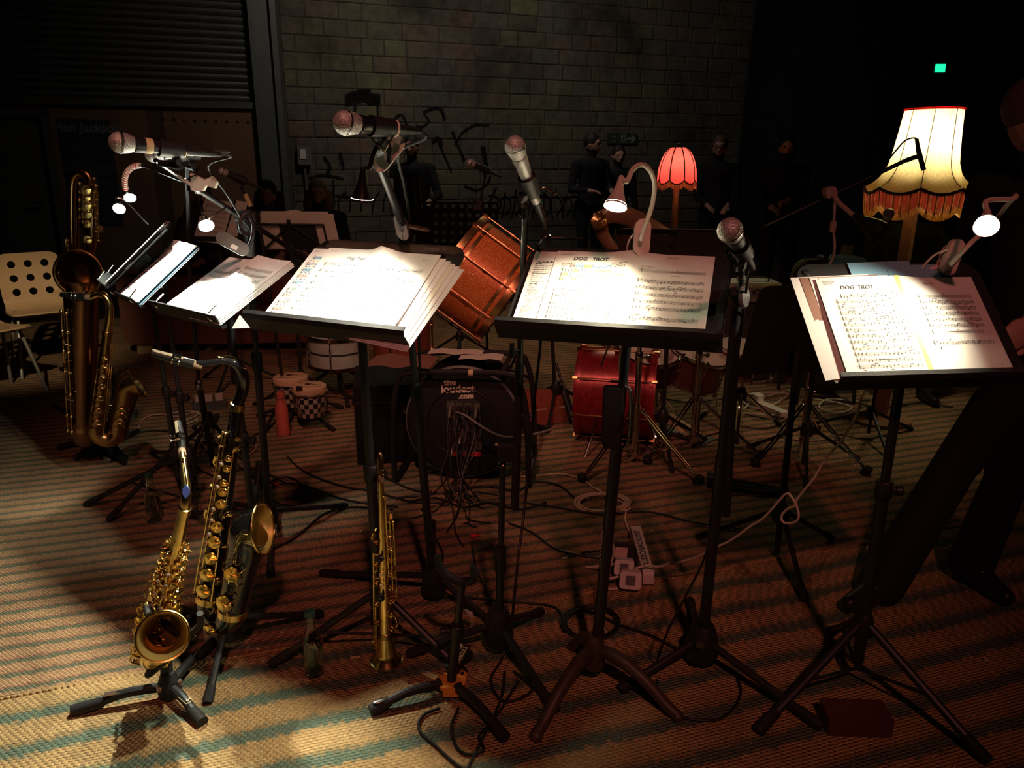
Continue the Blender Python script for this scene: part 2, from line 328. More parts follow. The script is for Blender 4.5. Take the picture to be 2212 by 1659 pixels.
# ------------------------------------------------------------------ mesh builder
def ortho(a):
    a = V(a).normalized(); h = V((0,0,1)) if abs(a.z) < 0.9 else V((1,0,0))
    x = h.cross(a).normalized(); return x, a.cross(x).normalized()
def sm(pts, n=8, closed=False):
    P = [V(p) for p in pts]; out = []; m = len(P)
    def g(i): return P[i % m] if closed else P[max(0, min(m-1, i))]
    for i in range(m if closed else m-1):
        a, b, c, d = g(i-1), g(i), g(i+1), g(i+2)
        for k in range(n):
            t = k/n
            out.append(0.5*((2*b)+(c-a)*t+(2*a-5*b+4*c-d)*t*t+(3*b-a-3*c+d)*t**3))
    if not closed: out.append(P[-1].copy())
    return out
def lerp_list(vals, n):
    xs = np.linspace(0, 1, len(vals)); return list(np.interp(np.linspace(0, 1, n), xs, vals))
class MB:
    def __init__(s): s.v = []; s.f = []; s.uv = None
    def add(s, vs, fs):
        o = len(s.v); s.v.extend([V(x) for x in vs]); s.f.extend([tuple(i+o for i in f) for f in fs]); return s
    def tube(s, pts, r, seg=8, cap=True, closed=False, flat=None):
        pts = [V(p) for p in pts]; n = len(pts)
        if n < 2: return s
        rs = lerp_list(r, n) if isinstance(r, (list, tuple)) else [r]*n
        vs = []; t = (pts[1]-pts[0]).normalized(); x, y = ortho(t)
        for i, p in enumerate(pts):
            if closed: t2 = (pts[(i+1) % n]-pts[i-1])
            else: t2 = pts[min(i+1, n-1)]-pts[max(i-1, 0)]
            if t2.length < 1e-9: t2 = t
            t2.normalize()
            ax = t.cross(t2)
            if ax.length > 1e-7:
                q = t.rotation_difference(t2); x = q @ x
            t = t2; x = (x - t*x.dot(t)).normalized(); y = t.cross(x)
            for k in range(seg):
                a = 2*PI*k/seg
                vs.append(p + (x*math.cos(a)*(flat or 1.0) + y*math.sin(a))*rs[i])
        fs = []
        for i in range(n if closed else n-1):
            j = (i+1) % n
            for k in range(seg):
                k2 = (k+1) % seg; fs.append((i*seg+k, i*seg+k2, j*seg+k2, j*seg+k))
        if cap and not closed:
            fs.append(tuple(range(seg-1, -1, -1))); fs.append(tuple((n-1)*seg+k for k in range(seg)))
        return s.add(vs, fs)
    def lathe(s, prof, o=(0,0,0), ax=(0,0,1), seg=20, x=None, sx=1.0, arc=None, a0=0.0):
        o = V(o); ax = V(ax).normalized()
        if x is None: x, y = ortho(ax)
        else: x = (V(x)-ax*V(x).dot(ax)).normalized(); y = ax.cross(x)
        n = len(prof); vs = []; full = arc is None; ns = seg if full else seg+1
        for r, h in prof:
            for k in range(ns):
                a = a0 + (2*PI if full else arc)*k/seg
                vs.append(o + ax*h + (x*math.cos(a)*sx + y*math.sin(a))*max(r, 1e-5))
        fs = []
        for i in range(n-1):
            for k in range(seg):
                k2 = (k+1) % ns; fs.append((i*ns+k, i*ns+k2, (i+1)*ns+k2, (i+1)*ns+k))
        return s.add(vs, fs)
    def cyl(s, a, b, r, seg=14, r2=None):
        a, b = V(a), V(b); h = (b-a).length; r2 = r if r2 is None else r2
        return s.lathe([(0,0),(r,0),(r2,h),(0,h)], a, b-a, seg)
    def box(s, c, d, X=(1,0,0), Y=(0,1,0), Z=(0,0,1)):
        c, X, Y, Z = V(c), V(X), V(Y), V(Z)
        vs = [c+X*(i*d[0]/2)+Y*(j*d[1]/2)+Z*(k*d[2]/2) for i in (-1,1) for j in (-1,1) for k in (-1,1)]
        return s.add(vs, [(0,1,3,2),(4,6,7,5),(0,4,5,1),(2,3,7,6),(0,2,6,4),(1,5,7,3)])
    def ell(s, c, r, X=(1,0,0), Y=(0,1,0), Z=(0,0,1), seg=16, rings=10):
        c, X, Y, Z = V(c), V(X), V(Y), V(Z); vs = [c - Z*r[2]]; fs = []
        for i in range(1, rings):
            t = -PI/2 + PI*i/rings
            for k in range(seg):
                a = 2*PI*k/seg; vs.append(c + X*(r[0]*math.cos(t)*math.cos(a)) + Y*(r[1]*math.cos(t)*math.sin(a)) + Z*(r[2]*math.sin(t)))
        vs.append(c + Z*r[2]); L = len(vs)-1
        for k in range(seg):
            k2 = (k+1) % seg; fs.append((0, 1+k2, 1+k)); b = 1+(rings-2)*seg; fs.append((L, b+k, b+k2))
        for i in range(rings-2):
            for k in range(seg):
                k2 = (k+1) % seg; fs.append((1+i*seg+k, 1+i*seg+k2, 1+(i+1)*seg+k2, 1+(i+1)*seg+k))
        return s.add(vs, fs)
    def prism(s, poly, o, X, Y, thick, Nn=None):
        o, X, Y = V(o), V(X), V(Y); Nn = X.cross(Y).normalized() if Nn is None else V(Nn); n = len(poly)
        vs = [o+X*a+Y*b for a, b in poly] + [o+X*a+Y*b+Nn*thick for a, b in poly]
        fs = [tuple(range(n-1, -1, -1)), tuple(range(n, 2*n))] + [(i, (i+1) % n, n+(i+1) % n, n+i) for i in range(n)]
        return s.add(vs, fs)
    def torus(s, c, Rr, r, ax=(0,0,1), seg=24, ss=8, sx=1.0, x=None):
        c = V(c)
        if x is None: x, y = ortho(ax)
        else: x = V(x).normalized(); y = V(ax).normalized().cross(x)
        return s.tube([c + x*math.cos(2*PI*k/seg)*Rr*sx + y*math.sin(2*PI*k/seg)*Rr for k in range(seg)], r, ss, closed=True)
    def grid(s, fn, nu, nv, thick=0.0):
        vs = []; 
        for j in range(nv+1):
            for i in range(nu+1): vs.append(V(fn(i/nu, j/nv)))
        fs = [(j*(nu+1)+i, j*(nu+1)+i+1, (j+1)*(nu+1)+i+1, (j+1)*(nu+1)+i) for j in range(nv) for i in range(nu)]
        if thick:
            nrm = [V((0,0,0)) for _ in vs]
            for f in fs:
                nn = (vs[f[1]]-vs[f[0]]).cross(vs[f[3]]-vs[f[0]])
                for i in f: nrm[i] += nn
            n0 = len(vs); vs = vs + [v - nrm[i].normalized()*thick for i, v in enumerate(vs)]
            back = [tuple(n0+i for i in reversed(f)) for f in fs]
            edge = [i for i in range(nu+1)] + [(j)*(nu+1)+nu for j in range(1, nv+1)] + [nv*(nu+1)+i for i in range(nu-1, -1, -1)] + [j*(nu+1) for j in range(nv-1, 0, -1)]
            side = [(edge[k], n0+edge[k], n0+edge[(k+1) % len(edge)], edge[(k+1) % len(edge)]) for k in range(len(edge))]
            fs = fs + back + side
        return s.add(vs, fs)
    def quad(s, a, b, c, d): return s.add([a, b, c, d], [(0,1,2,3)])
    def mesh(s, name, sharp=0.6):
        me = bpy.data.meshes.new(name); me.from_pydata([tuple(v) for v in s.v], [], s.f); me.update()
        if sharp is not None:
            me.polygons.foreach_set('use_smooth', [True]*len(me.polygons))
            try: me.set_sharp_from_angle(angle=sharp)
            except Exception: pass
        return me
    def build(s, name, m, parent=None, sharp=0.6, origin=None, label=None):
        base = V((0,0,0))
        if parent is not None:
            q = parent
            while q is not None: base = base + V(q.location); q = q.parent
        if origin is not None: base = V(origin)
        if base.length > 0: s.v = [v - base for v in s.v]
        me = s.mesh(name, sharp); o = bpy.data.objects.new(name, me); COL.objects.link(o)
        if isinstance(m, str): m = MATS[m]
        me.materials.append(m)
        if parent is not None: o.parent = parent
        elif origin is not None: o.location = base
        if label: o['label'] = label
        return o
def tag(o, label, cat=None, group=None, kind=None):
    o['label'] = label
    if cat: o['category'] = cat
    if group: o['group'] = group
    if kind: o['kind'] = kind
    return o
def thing(name, label, cat, loc=(0,0,0), group=None):
    o = bpy.data.objects.new(name, None); COL.objects.link(o); o.location = loc; o.empty_display_size = 0.05
    return tag(o, label, cat, group)
def struct(o): o['kind'] = 'structure'; return o
def copy_obj(o, parent=None):
    c = o.copy(); COL.objects.link(c); c.parent = parent; return c
def rrect(w, h, r, n=4, cx=0, cy=0):
    out = []
    for (sx, sy, a0) in ((1,1,0),(-1,1,90),(-1,-1,180),(1,-1,270)):
        for k in range(n+1):
            a = R(a0+90*k/n); out.append((cx+sx*(w/2-r)+r*math.cos(a), cy+sy*(h/2-r)+r*math.sin(a)))
    return out
def text_mesh(body, size=1.0, align='CENTER', bold=0.0, shear=0.0):
    cu = bpy.data.curves.new('t', 'FONT'); cu.body = body; cu.size = size; cu.align_x = align; cu.align_y = 'CENTER'
    cu.offset = bold; cu.resolution_u = 3; cu.shear = shear
    o = bpy.data.objects.new('t', cu); COL.objects.link(o)
    dg = bpy.context.evaluated_depsgraph_get(); me = bpy.data.meshes.new_from_object(o.evaluated_get(dg))
    vs = [(v.co.x, v.co.y) for v in me.vertices]; fs = [tuple(p.vertices) for p in me.polygons]
    bpy.data.objects.remove(o); bpy.data.curves.remove(cu); bpy.data.meshes.remove(me)
    return vs, fs
def add_text(mb, body, size, o, X, Y, align='CENTER', bold=0.0, shear=0.0):
    vs, fs = text_mesh(body, size, align, bold, shear); o, X, Y = V(o), V(X), V(Y)
    mb.add([o+X*a+Y*b for a, b in vs], fs)
# ================================================================== THE SETTING
ROT = R(21.3); WD = V((math.cos(ROT), math.sin(ROT), 0)); WN = V((math.sin(ROT), -math.cos(ROT), 0)); WO = V((-2.9, 10.4, 0))
def wp(s, z, out=0.0): return WO + WD*s + V((0,0,z)) + WN*out
def wall_sz(px, py, out=0.0):
    d = ray(px, py); o = V((0,0,HCAM)); t = ((WO+WN*out)-o).dot(WN)/d.dot(WN); p = o+d*t
    return (p-WO).dot(WD), p.z
struct(tag(MB().box((0.5,5.5,-0.05), (16,19,0.1)).build('floor', 'concrete_floor', sharp=None), 'dark bare hall floor around the rugs'))
struct(tag(MB().box((0.5,5.5,5.65), (16,19,0.1)).build('ceiling', 'ceiling_dark', sharp=None), 'black hall ceiling'))
struct(tag(MB().box((0.5,-3.95,2.8), (16,0.1,5.6)).build('wall_front', 'ceiling_dark', sharp=None), 'dark wall behind the viewpoint'))
struct(tag(MB().box((-7.45,5.5,2.8), (0.1,19,5.6)).build('wall_side', 'ceiling_dark', sharp=None), 'dark side wall of the hall'))
# block wall
wall = MB()
for a, b in ((-0.1, 7.4),):
    wall.prism([(a,0),(b,0),(b,5.6),(a,5.6)], WO - WN*0.3, WD, V((0,0,1)), 0.3 - 0.022, WN)
wb = struct(tag(wall.build('wall_back', 'mortar', sharp=None), 'old painted block wall at the back of the hall'))
# unit block with chamfered face (local x along wall, y out, z up)
def block_mesh():
    mb = MB(); c = 0.04
    mb.add([(0,0,0),(1,0,0),(1,0,1),(0,0,1),(0,0.6,0),(1,0.6,0),(1,0.6,1),(0,0.6,1),(c,1,c*1.6),(1-c,1,c*1.6),(1-c,1,1-c*1.6),(c,1,1-c*1.6)],
           [(0,4,5,1),(1,5,6,2),(2,6,7,3),(3,7,4,0),(4,8,9,5),(5,9,10,6),(6,10,11,7),(7,11,8,4),(8,11,10,9)])
    return mb.mesh('block', None)
bms = []
for i in range(6):
    bm_ = block_mesh(); bm_.materials.append(MATS['block_%d' % i]); bms.append(bm_)
rowh = 0.205; z = 0.75; row = 0; nblk = 0
MX = Matrix(((WD.x, WN.x, 0, 0), (WD.y, WN.y, 0, 0), (0, 0, 1, 0), (0, 0, 0, 1)))
low = MB()
while z < 3.98:
    s = rnd.uniform(-0.35, 0.0)
    while s < 7.25:
        L = rnd.choice([0.30, 0.42, 0.42, 0.46, 0.5, 0.26])
        a, b = max(s, 0.02), min(s+L, 7.3)
        if b-a > 0.08:
            c = noise.noise(V((a*0.5, z*0.6, 3.1))); ci = rnd.choice([0,0,1,2,3]) if c > -0.1 else rnd.choice([0,3,3,5])
            if rnd.random() < 0.05: ci = 4
            o = bpy.data.objects.new('block', bms[ci]); COL.objects.link(o); o.parent = wb
            o.matrix_basis = Matrix.Translation(wp(a+0.006, z+0.006, -0.024)) @ MX @ Matrix.Diagonal((b-a-0.012-rnd.uniform(0,0.006), 0.009+rnd.uniform(0,0.009), rowh-0.012, 1))
            nblk += 1
        s += L
    z += rowh; row += 1
# the courses hidden low behind the band and those above the frame
for k in range(-4, 30):
    zz = 0.75 + k*rowh
    if 0.7 < zz < 3.95 or zz < 0 or zz > 5.3: continue
    s = rnd.uniform(-0.3, 0)
    while s < 7.2:
        L = rnd.choice([0.42, 0.46, 0.5]); a, b = max(s, 0.02), min(s+L, 7.3); s += L
        if b-a > 0.1: low.box(wp((a+b)/2, zz+rowh/2, -0.026), (b-a-0.014, 0.03, rowh-0.014), WD, WN, (0,0,1))
lo = low.build('block_courses', 'block_0', wb, sharp=None); lo['kind'] = 'stuff'
# graffiti brushed on the wall
gr = MB()
def stroke(pix, w, n=6):
    pts = [wall_sz(*p) for p in pix]
    P = sm([V((a, b, 0)) for a, b in pts], n)
    for i in range(len(P)-1):
        t = (P[i+1]-P[i]); 
        if t.length < 1e-6: continue
        t.normalize(); q = V((-t.y, t.x, 0)); w2 = w*rnd.uniform(0.75, 1.1)/2
        A, B = P[i]-t*0.01, P[i+1]+t*0.01
        gr.quad(*[wp(x.x, x.y, -0.002) for x in (A-q*w2, B-q*w2, B+q*w2, A+q*w2)])
for yy in (208, 214, 220): stroke([(748,yy+4),(765,yy-3),(785,yy-6),(806,yy),(820,yy+3)], 0.085)
stroke([(760,205),(782,196),(800,198)], 0.06); stroke([(768,222),(764,262)], 0.035); stroke([(815,220),(817,262)], 0.03)
stroke([(846,262),(868,248),(882,280)], 0.035); stroke([(915,243),(938,234),(953,238),(960,256)], 0.045)
stroke([(916,245),(926,262),(913,274),(900,272)], 0.03); stroke([(984,312),(1000,286),(1028,270),(1056,271)], 0.035)
stroke([(978,285),(988,312),(1003,345)], 0.04); stroke([(952,318),(962,340),(975,372)], 0.03); stroke([(1043,318),(1048,345),(1051,366)], 0.07)
stroke([(935,305),(948,300),(952,315)], 0.07); stroke([(1005,402),(1030,410),(1052,398),(1060,380)], 0.03)
stroke([(668,385),(700,378),(742,386)], 0.03); stroke([(690,395),(695,440)], 0.03); stroke([(720,390),(722,445)], 0.025)
stroke([(700,420),(760,425),(800,418)], 0.025); stroke([(700,340),(712,360),(705,380)], 0.05); stroke([(735,330),(742,365)], 0.04)
for x0 in range(1062, 1240, 22):
    stroke([(x0,470),(x0+rnd.randint(-6,8),440),(x0+rnd.randint(4,16),420+rnd.randint(-14,8))], 0.028)
    stroke([(x0-6,430+rnd.randint(-12,10)),(x0+10,425),(x0+20,445+rnd.randint(-12,12)),(x0+8,465)], 0.022)
for x0 in range(660, 830, 24):
    stroke([(x0,455),(x0+rnd.randint(-4,10),430),(x0+14,410+rnd.randint(-10,10))], 0.024)
gr.build('graffiti', 'graffiti_paint', wb, sharp=None, label='black brushed graffiti scrawl')

# roller shutter, plywood infill, door, post on the left stretch of the same wall
zs = wall_sz(300, 226)[1]
pl = MB(); sL = -6.6
wl = struct(tag(MB().prism([(sL,0),(-0.1,0),(-0.1,5.6),(sL,5.6)], WO-WN*0.3, WD, V((0,0,1)), 0.24, WN).build('wall_left', 'mortar', sharp=None), 'boarded left stretch of the back wall'))
edges = [-4.05, -2.75, -1.5, -0.38]
s0 = wall_sz(112, 300)[0]
for a, b, zt in ((sL, s0-1.05, zs-0.02), (s0-1.05, s0, 0), (s0, s0+1.22, zs-0.02), (s0+1.22, -1.62, zs-0.02), (-1.62, -0.36, zs-0.02)):
    if zt: MB().prism([(a+0.003,0.0),(b-0.003,0.0),(b-0.003,zt),(a+0.003,zt)], WO-WN*0.06, WD, V((0,0,1)), 0.05, WN).build('plywood_panel', 'plywood', wl, sharp=None)
MB().prism([(s0-1.05,2.0),(s0,2.0),(s0,zs-0.02),(s0-1.05,zs-0.02)], WO-WN*0.06, WD, V((0,0,1)), 0.05, WN).build('plywood_panel', 'plywood', wl, sharp=None)
scr = MB()
for k in range(9):
    px = 352 + k*23; a, b = wall_sz(px, 258+k*0.8); scr.cyl(wp(a, b, -0.012), wp(a, b, -0.004), 0.018, 8)
scr.build('screw_row', 'plastic_black', wl)
sh = struct(tag(MB().prism([(sL,zs-0.02),(-0.36,zs-0.02),(-0.36,zs+0.06),(sL,zs+0.06)], WO-WN*0.06, WD, V((0,0,1)), 0.1, WN).build('door_1', 'shutter', sharp=None), 'closed grey metal roller shutter above the boards'))
sm_ = MB(); pitch = 0.082
prof = [(0.0,0.0),(0.012,0.004),(0.030,0.030),(0.034,0.048),(0.026,0.066),(0.010,0.078),(0.0,0.082)]
for i in range(len(prof)-1):
    (o0,h0),(o1,h1) = prof[i], prof[i+1]
    A = [WD*a + WN*o + V((0,0,h)) for a, o, h in ((sL,o0,h0),(-0.36,o0,h0),(-0.36,o1,h1),(sL,o1,h1))]
    sm_.quad(*A)
slat = sm_.mesh('slat', 0.9); slat.materials.append(MATS['shutter'])
for k in range(32):
    o = bpy.data.objects.new('slat', slat); COL.objects.link(o); o.parent = sh; o.location = wp(0, zs+0.06+k*pitch, -0.05)
# door leaf and frame
d2 = struct(tag(MB().prism([(s0-0.97,0.0),(s0-0.07,0.0),(s0-0.07,1.97),(s0-0.97,1.97)], WO-WN*0.05, WD, V((0,0,1)), 0.035, WN).build('door_2', 'door_grey', sharp=None), 'dull green-grey door in the plywood infill'))
fr = MB()
for a, b, c, d in ((s0-1.05,s0-0.97,0,2.05),(s0-0.07,s0+0.01,0,2.05),(s0-1.05,s0+0.01,1.97,2.05)):
    fr.prism([(a,c),(b,c),(b,d),(a,d)], WO-WN*0.01, WD, V((0,0,1)), 0.05, WN)
fr.build('door_frame', 'door_grey', d2, sharp=None)
hd = MB(); hd.tube([wp(s0-0.2,1.0,-0.01), wp(s0-0.2,1.0,0.05), wp(s0-0.32,1.0,0.05)], 0.012); hd.build('door_handle', 'steel', d2)
# upright steel channel between boards and blocks
pc = MB()
pc.prism([(-0.36,0),(-0.30,0),(-0.30,5.6),(-0.36,5.6)], WO-WN*0.06, WD, V((0,0,1)), 0.16, WN)
pc.prism([(-0.30,0),(-0.10,0),(-0.10,5.6),(-0.30,5.6)], WO-WN*0.06, WD, V((0,0,1)), 0.07, WN)
pc.prism([(-0.10,0),(-0.03,0),(-0.03,5.6),(-0.10,5.6)], WO-WN*0.06, WD, V((0,0,1)), 0.13, WN)
struct(tag(pc.build('trim_1', 'steel_post', sharp=None), 'steel shutter guide channel beside the block wall'))
# poster
a0, z1 = wall_sz(120, 256); a1, _ = wall_sz(236, 256); z0 = z1-1.25
po = thing('poster', 'tall dark concert poster with a name in grey letters on the plywood', 'poster', wp((a0+a1)/2, z0))
MB().prism([(a0,z0),(a1,z0),(a1,z1),(a0,z1)], WO-WN*0.009, WD, V((0,0,1)), 0.004, WN).build('sheet', 'poster_dark', po, sharp=None)
tx = MB(); add_text(tx, 'Brian Jackson', 0.145, wp((a0+a1)/2, z1-0.10, -0.003), WD, V((0,0,1)), bold=0.004); tx.build('lettering', 'poster_text', po, sharp=None)
bl = MB()
for zz0, zz1 in ((z1-0.62, z1-0.52), (z1-0.75, z1-0.70), (z1-0.84, z1-0.82)):
    bl.prism([(a0+0.03,zz0),(a1-0.03,zz0),(a1-0.03,zz1),(a0+0.03,zz1)], WO-WN*0.005, WD, V((0,0,1)), 0.002, WN)
bl.build('text_band', 'poster_blue', po, sharp=None)
# electrical box with conduit
a, b = wall_sz(657, 336, 0.05)
eb = thing('junction_box', 'small pale junction box with conduit beside the shutter channel', 'junction box', wp(a, b-0.12))
MB().prism(rrect(0.17, 0.24, 0.02), wp(a, b, 0.012), WD, V((0,0,1)), 0.08, WN).build('box', 'plastic_grey', eb, 0.5)
MB().prism(rrect(0.07, 0.12, 0.01), wp(a-0.02, b+0.02, 0.092), WD, V((0,0,1)), 0.012, WN).build('cover', 'white_plastic', eb, 0.5)
MB().tube([wp(a, b-0.11, 0.04), wp(a+0.01, b-1.4, 0.04)], 0.016).build('conduit', 'plastic_grey', eb)
# fire exit sign on the blocks
a0, z1 = wall_sz(1312, 288); a1, z0 = wall_sz(1374, 311)
fs = thing('exit_sign', 'dim green fire exit sign with white arrow on the block wall', 'exit sign', wp((a0+a1)/2, z0))
MB().prism([(a0,z0),(a1,z0),(a1,z1),(a0,z1)], WO+WN*(-0.006), WD, V((0,0,1)), 0.032, WN).build('panel', 'sign_green', fs, sharp=None)
w = a1-a0; h = z1-z0; tx = MB(); U3 = V((0,0,1))
add_text(tx, 'Fire', h*0.42, wp(a0+w*0.19, z0+h*0.70, 0.029), WD, U3); add_text(tx, 'exit', h*0.42, wp(a0+w*0.19, z0+h*0.30, 0.029), WD, U3)
tx.build('lettering', 'sign_white', fs, sharp=None)
ar = MB(); o = wp(a0+w*0.83, z0+h*0.5, 0.027)
ar.prism([(-0.09,-0.018),(0.0,-0.018),(0.0,-0.018),(0.0,0.018),(-0.09,0.018)], o, WD, U3, 0.003); 
ar.prism([(0.0,-0.018),(-0.03,-0.06),(0.0,-0.06),(0.06,0.0),(0.0,0.06),(-0.03,0.06),(0.0,0.018)], o, WD, U3, 0.003)
ar.build('arrow', 'sign_white', fs, sharp=None)
rm = MB(); o = wp(a0+w*0.53, z0+h*0.5, 0.027)
rm.prism(rrect(0.09, h*0.8, 0.004), o, WD, U3, 0.002); rm.build('doorway', 'sign_white', fs, sharp=None)
rm = MB(); o = o + WN*0.003; rm.ell(o+U3*0.04, (0.012,0.003,0.012), WD, WN, U3, 8, 6)
for q in ([(0,0.028),(-0.005,-0.01)], [(-0.005,-0.01),(0.02,-0.03),(0.012,-0.06)], [(-0.005,-0.01),(-0.02,-0.035),(-0.04,-0.04)], [(0,0.02),(0.03,0.012)], [(0,0.02),(-0.022,0.0)]):
    rm.tube([o+WD*a_+U3*b_ for a_, b_ in q], 0.007, 6)
rm.build('running_figure', 'sign_green', fs)
# black drapes on the right
pts = [V((3.55,12.72,0)), V((4.6,11.0,0)), V((5.35,9.3,0)), V((5.9,6.5,0)), V((6.2,3.0,0)), V((6.3,-1.5,0))]
P = sm(pts, 24)
def drape(u, v):
    i = u*(len(P)-1); k = min(int(i), len(P)-2); p = P[k].lerp(P[k+1], i-k); t = (P[k+1]-P[k]).normalized(); q = V((t.y,-t.x,0))
    w_ = 0.05*math.sin(i*2.1)+0.03*math.sin(i*4.7+1)
    lean = 0.22*v*max(0, 1-u*12)
    return p + q*w_*(1.1-0.3*v) + V((lean, 0.1*lean, v*5.55+0.02))
cu = MB(); cu.grid(drape, 360, 6)
struct(tag(cu.build('wall_right', 'curtain', sharp=1.2), 'black stage drapes hanging along the right side'))
# illuminated green exit box hung before the drapes
c = at(2028, 148, 9.2)
eg = thing('exit_light', 'small glowing green emergency exit light high on the drapes', 'exit light', c - V((0,0,0.06)))
MB().box(c, (0.15,0.05,0.12)).build('housing', 'plastic_black', eg, None)
MB().box(c-V((0.0,0.03,0)), (0.11,0.012,0.085)).build('lit_panel', 'glow_green', eg, None)
MB().tube([c+V((0,0,0.06)), V((c.x, c.y, 5.6))], 0.002, 6).build('drop_rod', 'black_metal', eg)

# woven rugs
RR = R(18.0); RO = V((0.1, 2.32, 0))
def rug(name, label, m, x0, x1, y0, y1, z):
    mb = MB(); nx, ny = 24, 12
    def f(u, v):
        x, y = x0+(x1-x0)*u, y0+(y1-y0)*v
        return V((x, y, z + 0.003*noise.noise(V((x*1.3, y*1.3, z*50)))))
    mb.grid(f, nx, ny, 0.008)
    o = mb.build(name, m, sharp=0.5); o.location = RO; o.rotation_euler = (0, 0, RR); return o
r1 = thing('woven_rug', 'coarse straw coloured rug with broad green stripes in the foreground', 'rug', (0,0,0))
o = rug('rug_weave', '', 'rug_front', -4.2, 4.6, -3.4, 0.0, 0.0115); o.parent = r1
hm = MB(); hm.tube([V((x*0.2, 0.004*math.sin(x*1.7), 0.011)) for x in range(-21, 24)], 0.007, 6)
o = hm.build('bound_edge', 'rug_front'); o.location = RO; o.rotation_euler = (0,0,RR); o.parent = r1
r2 = thing('woven_rug', 'large reddish straw rug with narrow dark stripes under the band', 'rug', (0,0,0))
o = rug('rug_weave', '', 'rug_back', -5.4, 4.8, 0.012, 6.0, 0.0105); o.parent = r2
# ================================================================== MUSIC STANDS, SCORES, CLIP LAMPS
class Fr:
    def __init__(s, o, psi, tau):
        ps, ta = R(psi), R(tau); s.o = V(o)
        s.r = V((math.cos(ps), -math.sin(ps), 0)); s.u = V((math.sin(ps)*math.sin(ta), math.cos(ps)*math.sin(ta), math.cos(ta)))
        s.n = V((-math.sin(ps)*math.cos(ta), -math.cos(ps)*math.cos(ta), math.sin(ta)))
    def P(s, a, b, c=0.0): return s.o + s.r*a + s.u*b + s.n*c
FB = Fr((-0.468,1.909,1.044), 26.7, 55.1)
FC = Fr((0.226,1.847,1.042), 17.8, 54.5)
FD = Fr((1.000,1.751,0.960), -6.0, 45.9)
FF = Fr((-0.995,2.331,1.001), 39.8, 61.6)
FG = Fr((-1.434,2.850,0.964), 49.2, 50.8)
FH = Fr(at(242,606,2.97), 73.0, 47.0)

def tripod(root, c, hub_z, tips, r=0.0095, m='black_metal', hub_r=0.024, hub_h=0.07, foot='rubber', strut=False, pole_end=None):
    c = V((c[0], c[1], 0)); hb = MB()
    hb.lathe([(0,-hub_h*0.5),(hub_r*1.25,-hub_h*0.5),(hub_r*1.35,-hub_h*0.2),(hub_r,hub_h*0.35),(hub_r*0.75,hub_h*0.5),(0,hub_h*0.5)], c+V((0,0,hub_z)), (0,0,1), 14)
    hb.build('hub', 'plastic_black', root)
    for t in tips:
        t = V(t); d = t - c; d.z = 0; L = d.length; d.normalize()
        a = c + d*hub_r*0.9 + V((0,0,hub_z)); b = c + d*L + V((0,0,0.016+r*0.6)); k = b.lerp(a, 0.16)
        lg = MB().tube([a, b], r, 10).build('leg', m, root)
        ft = MB(); ft.tube([k, b, b + (b-k).normalized()*0.012], [r*1.25, r*1.45, r*1.2], 10); ft.build('rubber_foot', foot, lg)
        if strut:
            e = c + V((0,0,max(0.045, hub_z*0.3))); MB().tube([e, a.lerp(b, 0.55)], r*0.45, 6).build('brace', m, root)
    return root
def pole(root, a, b, r=0.011, m='black_metal', name='pole'): return MB().tube([V(a), V(b)], r, 14).build(name, m, root)
def collar(root, c, ax=(0,0,1), r=0.016, h=0.05, m='plastic_black', name='clutch'):
    ax = V(ax).normalized(); return MB().lathe([(0,-h/2),(r*0.85,-h/2),(r,-h*0.4),(r,h*0.4),(r*0.85,h/2),(0,h/2)], c, ax, 14).build(name, m, root)
def knob(root, c, ax, r=0.014, h=0.03, m='plastic_black'):
    return MB().lathe([(0,0),(r*0.5,0),(r*0.5,h*0.4),(r,h*0.45),(r,h*0.9),(r*0.8,h),(0,h)], c, ax, 12).build('knob', m, root)

def desk(root, fr, w, h, b0=-0.012, tray=0.055, lip=0.014, rad=0.05, cx=0.0, holes=None, off=-0.012, m='desk_black'):
    # plate
    if holes is None:
        pl = MB(); pl.prism(rrect(w, h, rad, 6, cx, b0+h/2), fr.P(0,0,off-0.004), fr.r, fr.u, 0.004, fr.n); d = pl.build('desk', m, root, 0.5)
    else:
        d = holed_plate(w, h, rad, cx, b0+h/2, fr, off, holes, m).build('desk', m, root, 0.5)
    ty = MB(); prof = [(-0.004,0.0),(tray*0.8,-0.004),(tray,0.004),(tray+0.001,lip)]
    def f(u, v):
        i = v*3; k = min(int(i), 2); a, b = prof[k], prof[k+1]; t = i-k
        return fr.P(cx-w/2*1.02+u*w*1.02, b0+a[1]+(b[1]-a[1])*t, off+a[0]+(a[0]-a[0])*0+(b[0]-a[0])*t)
    ty.grid(f, 10, 6, 0.003); ty.build('tray', m, root, 0.6)
    return d
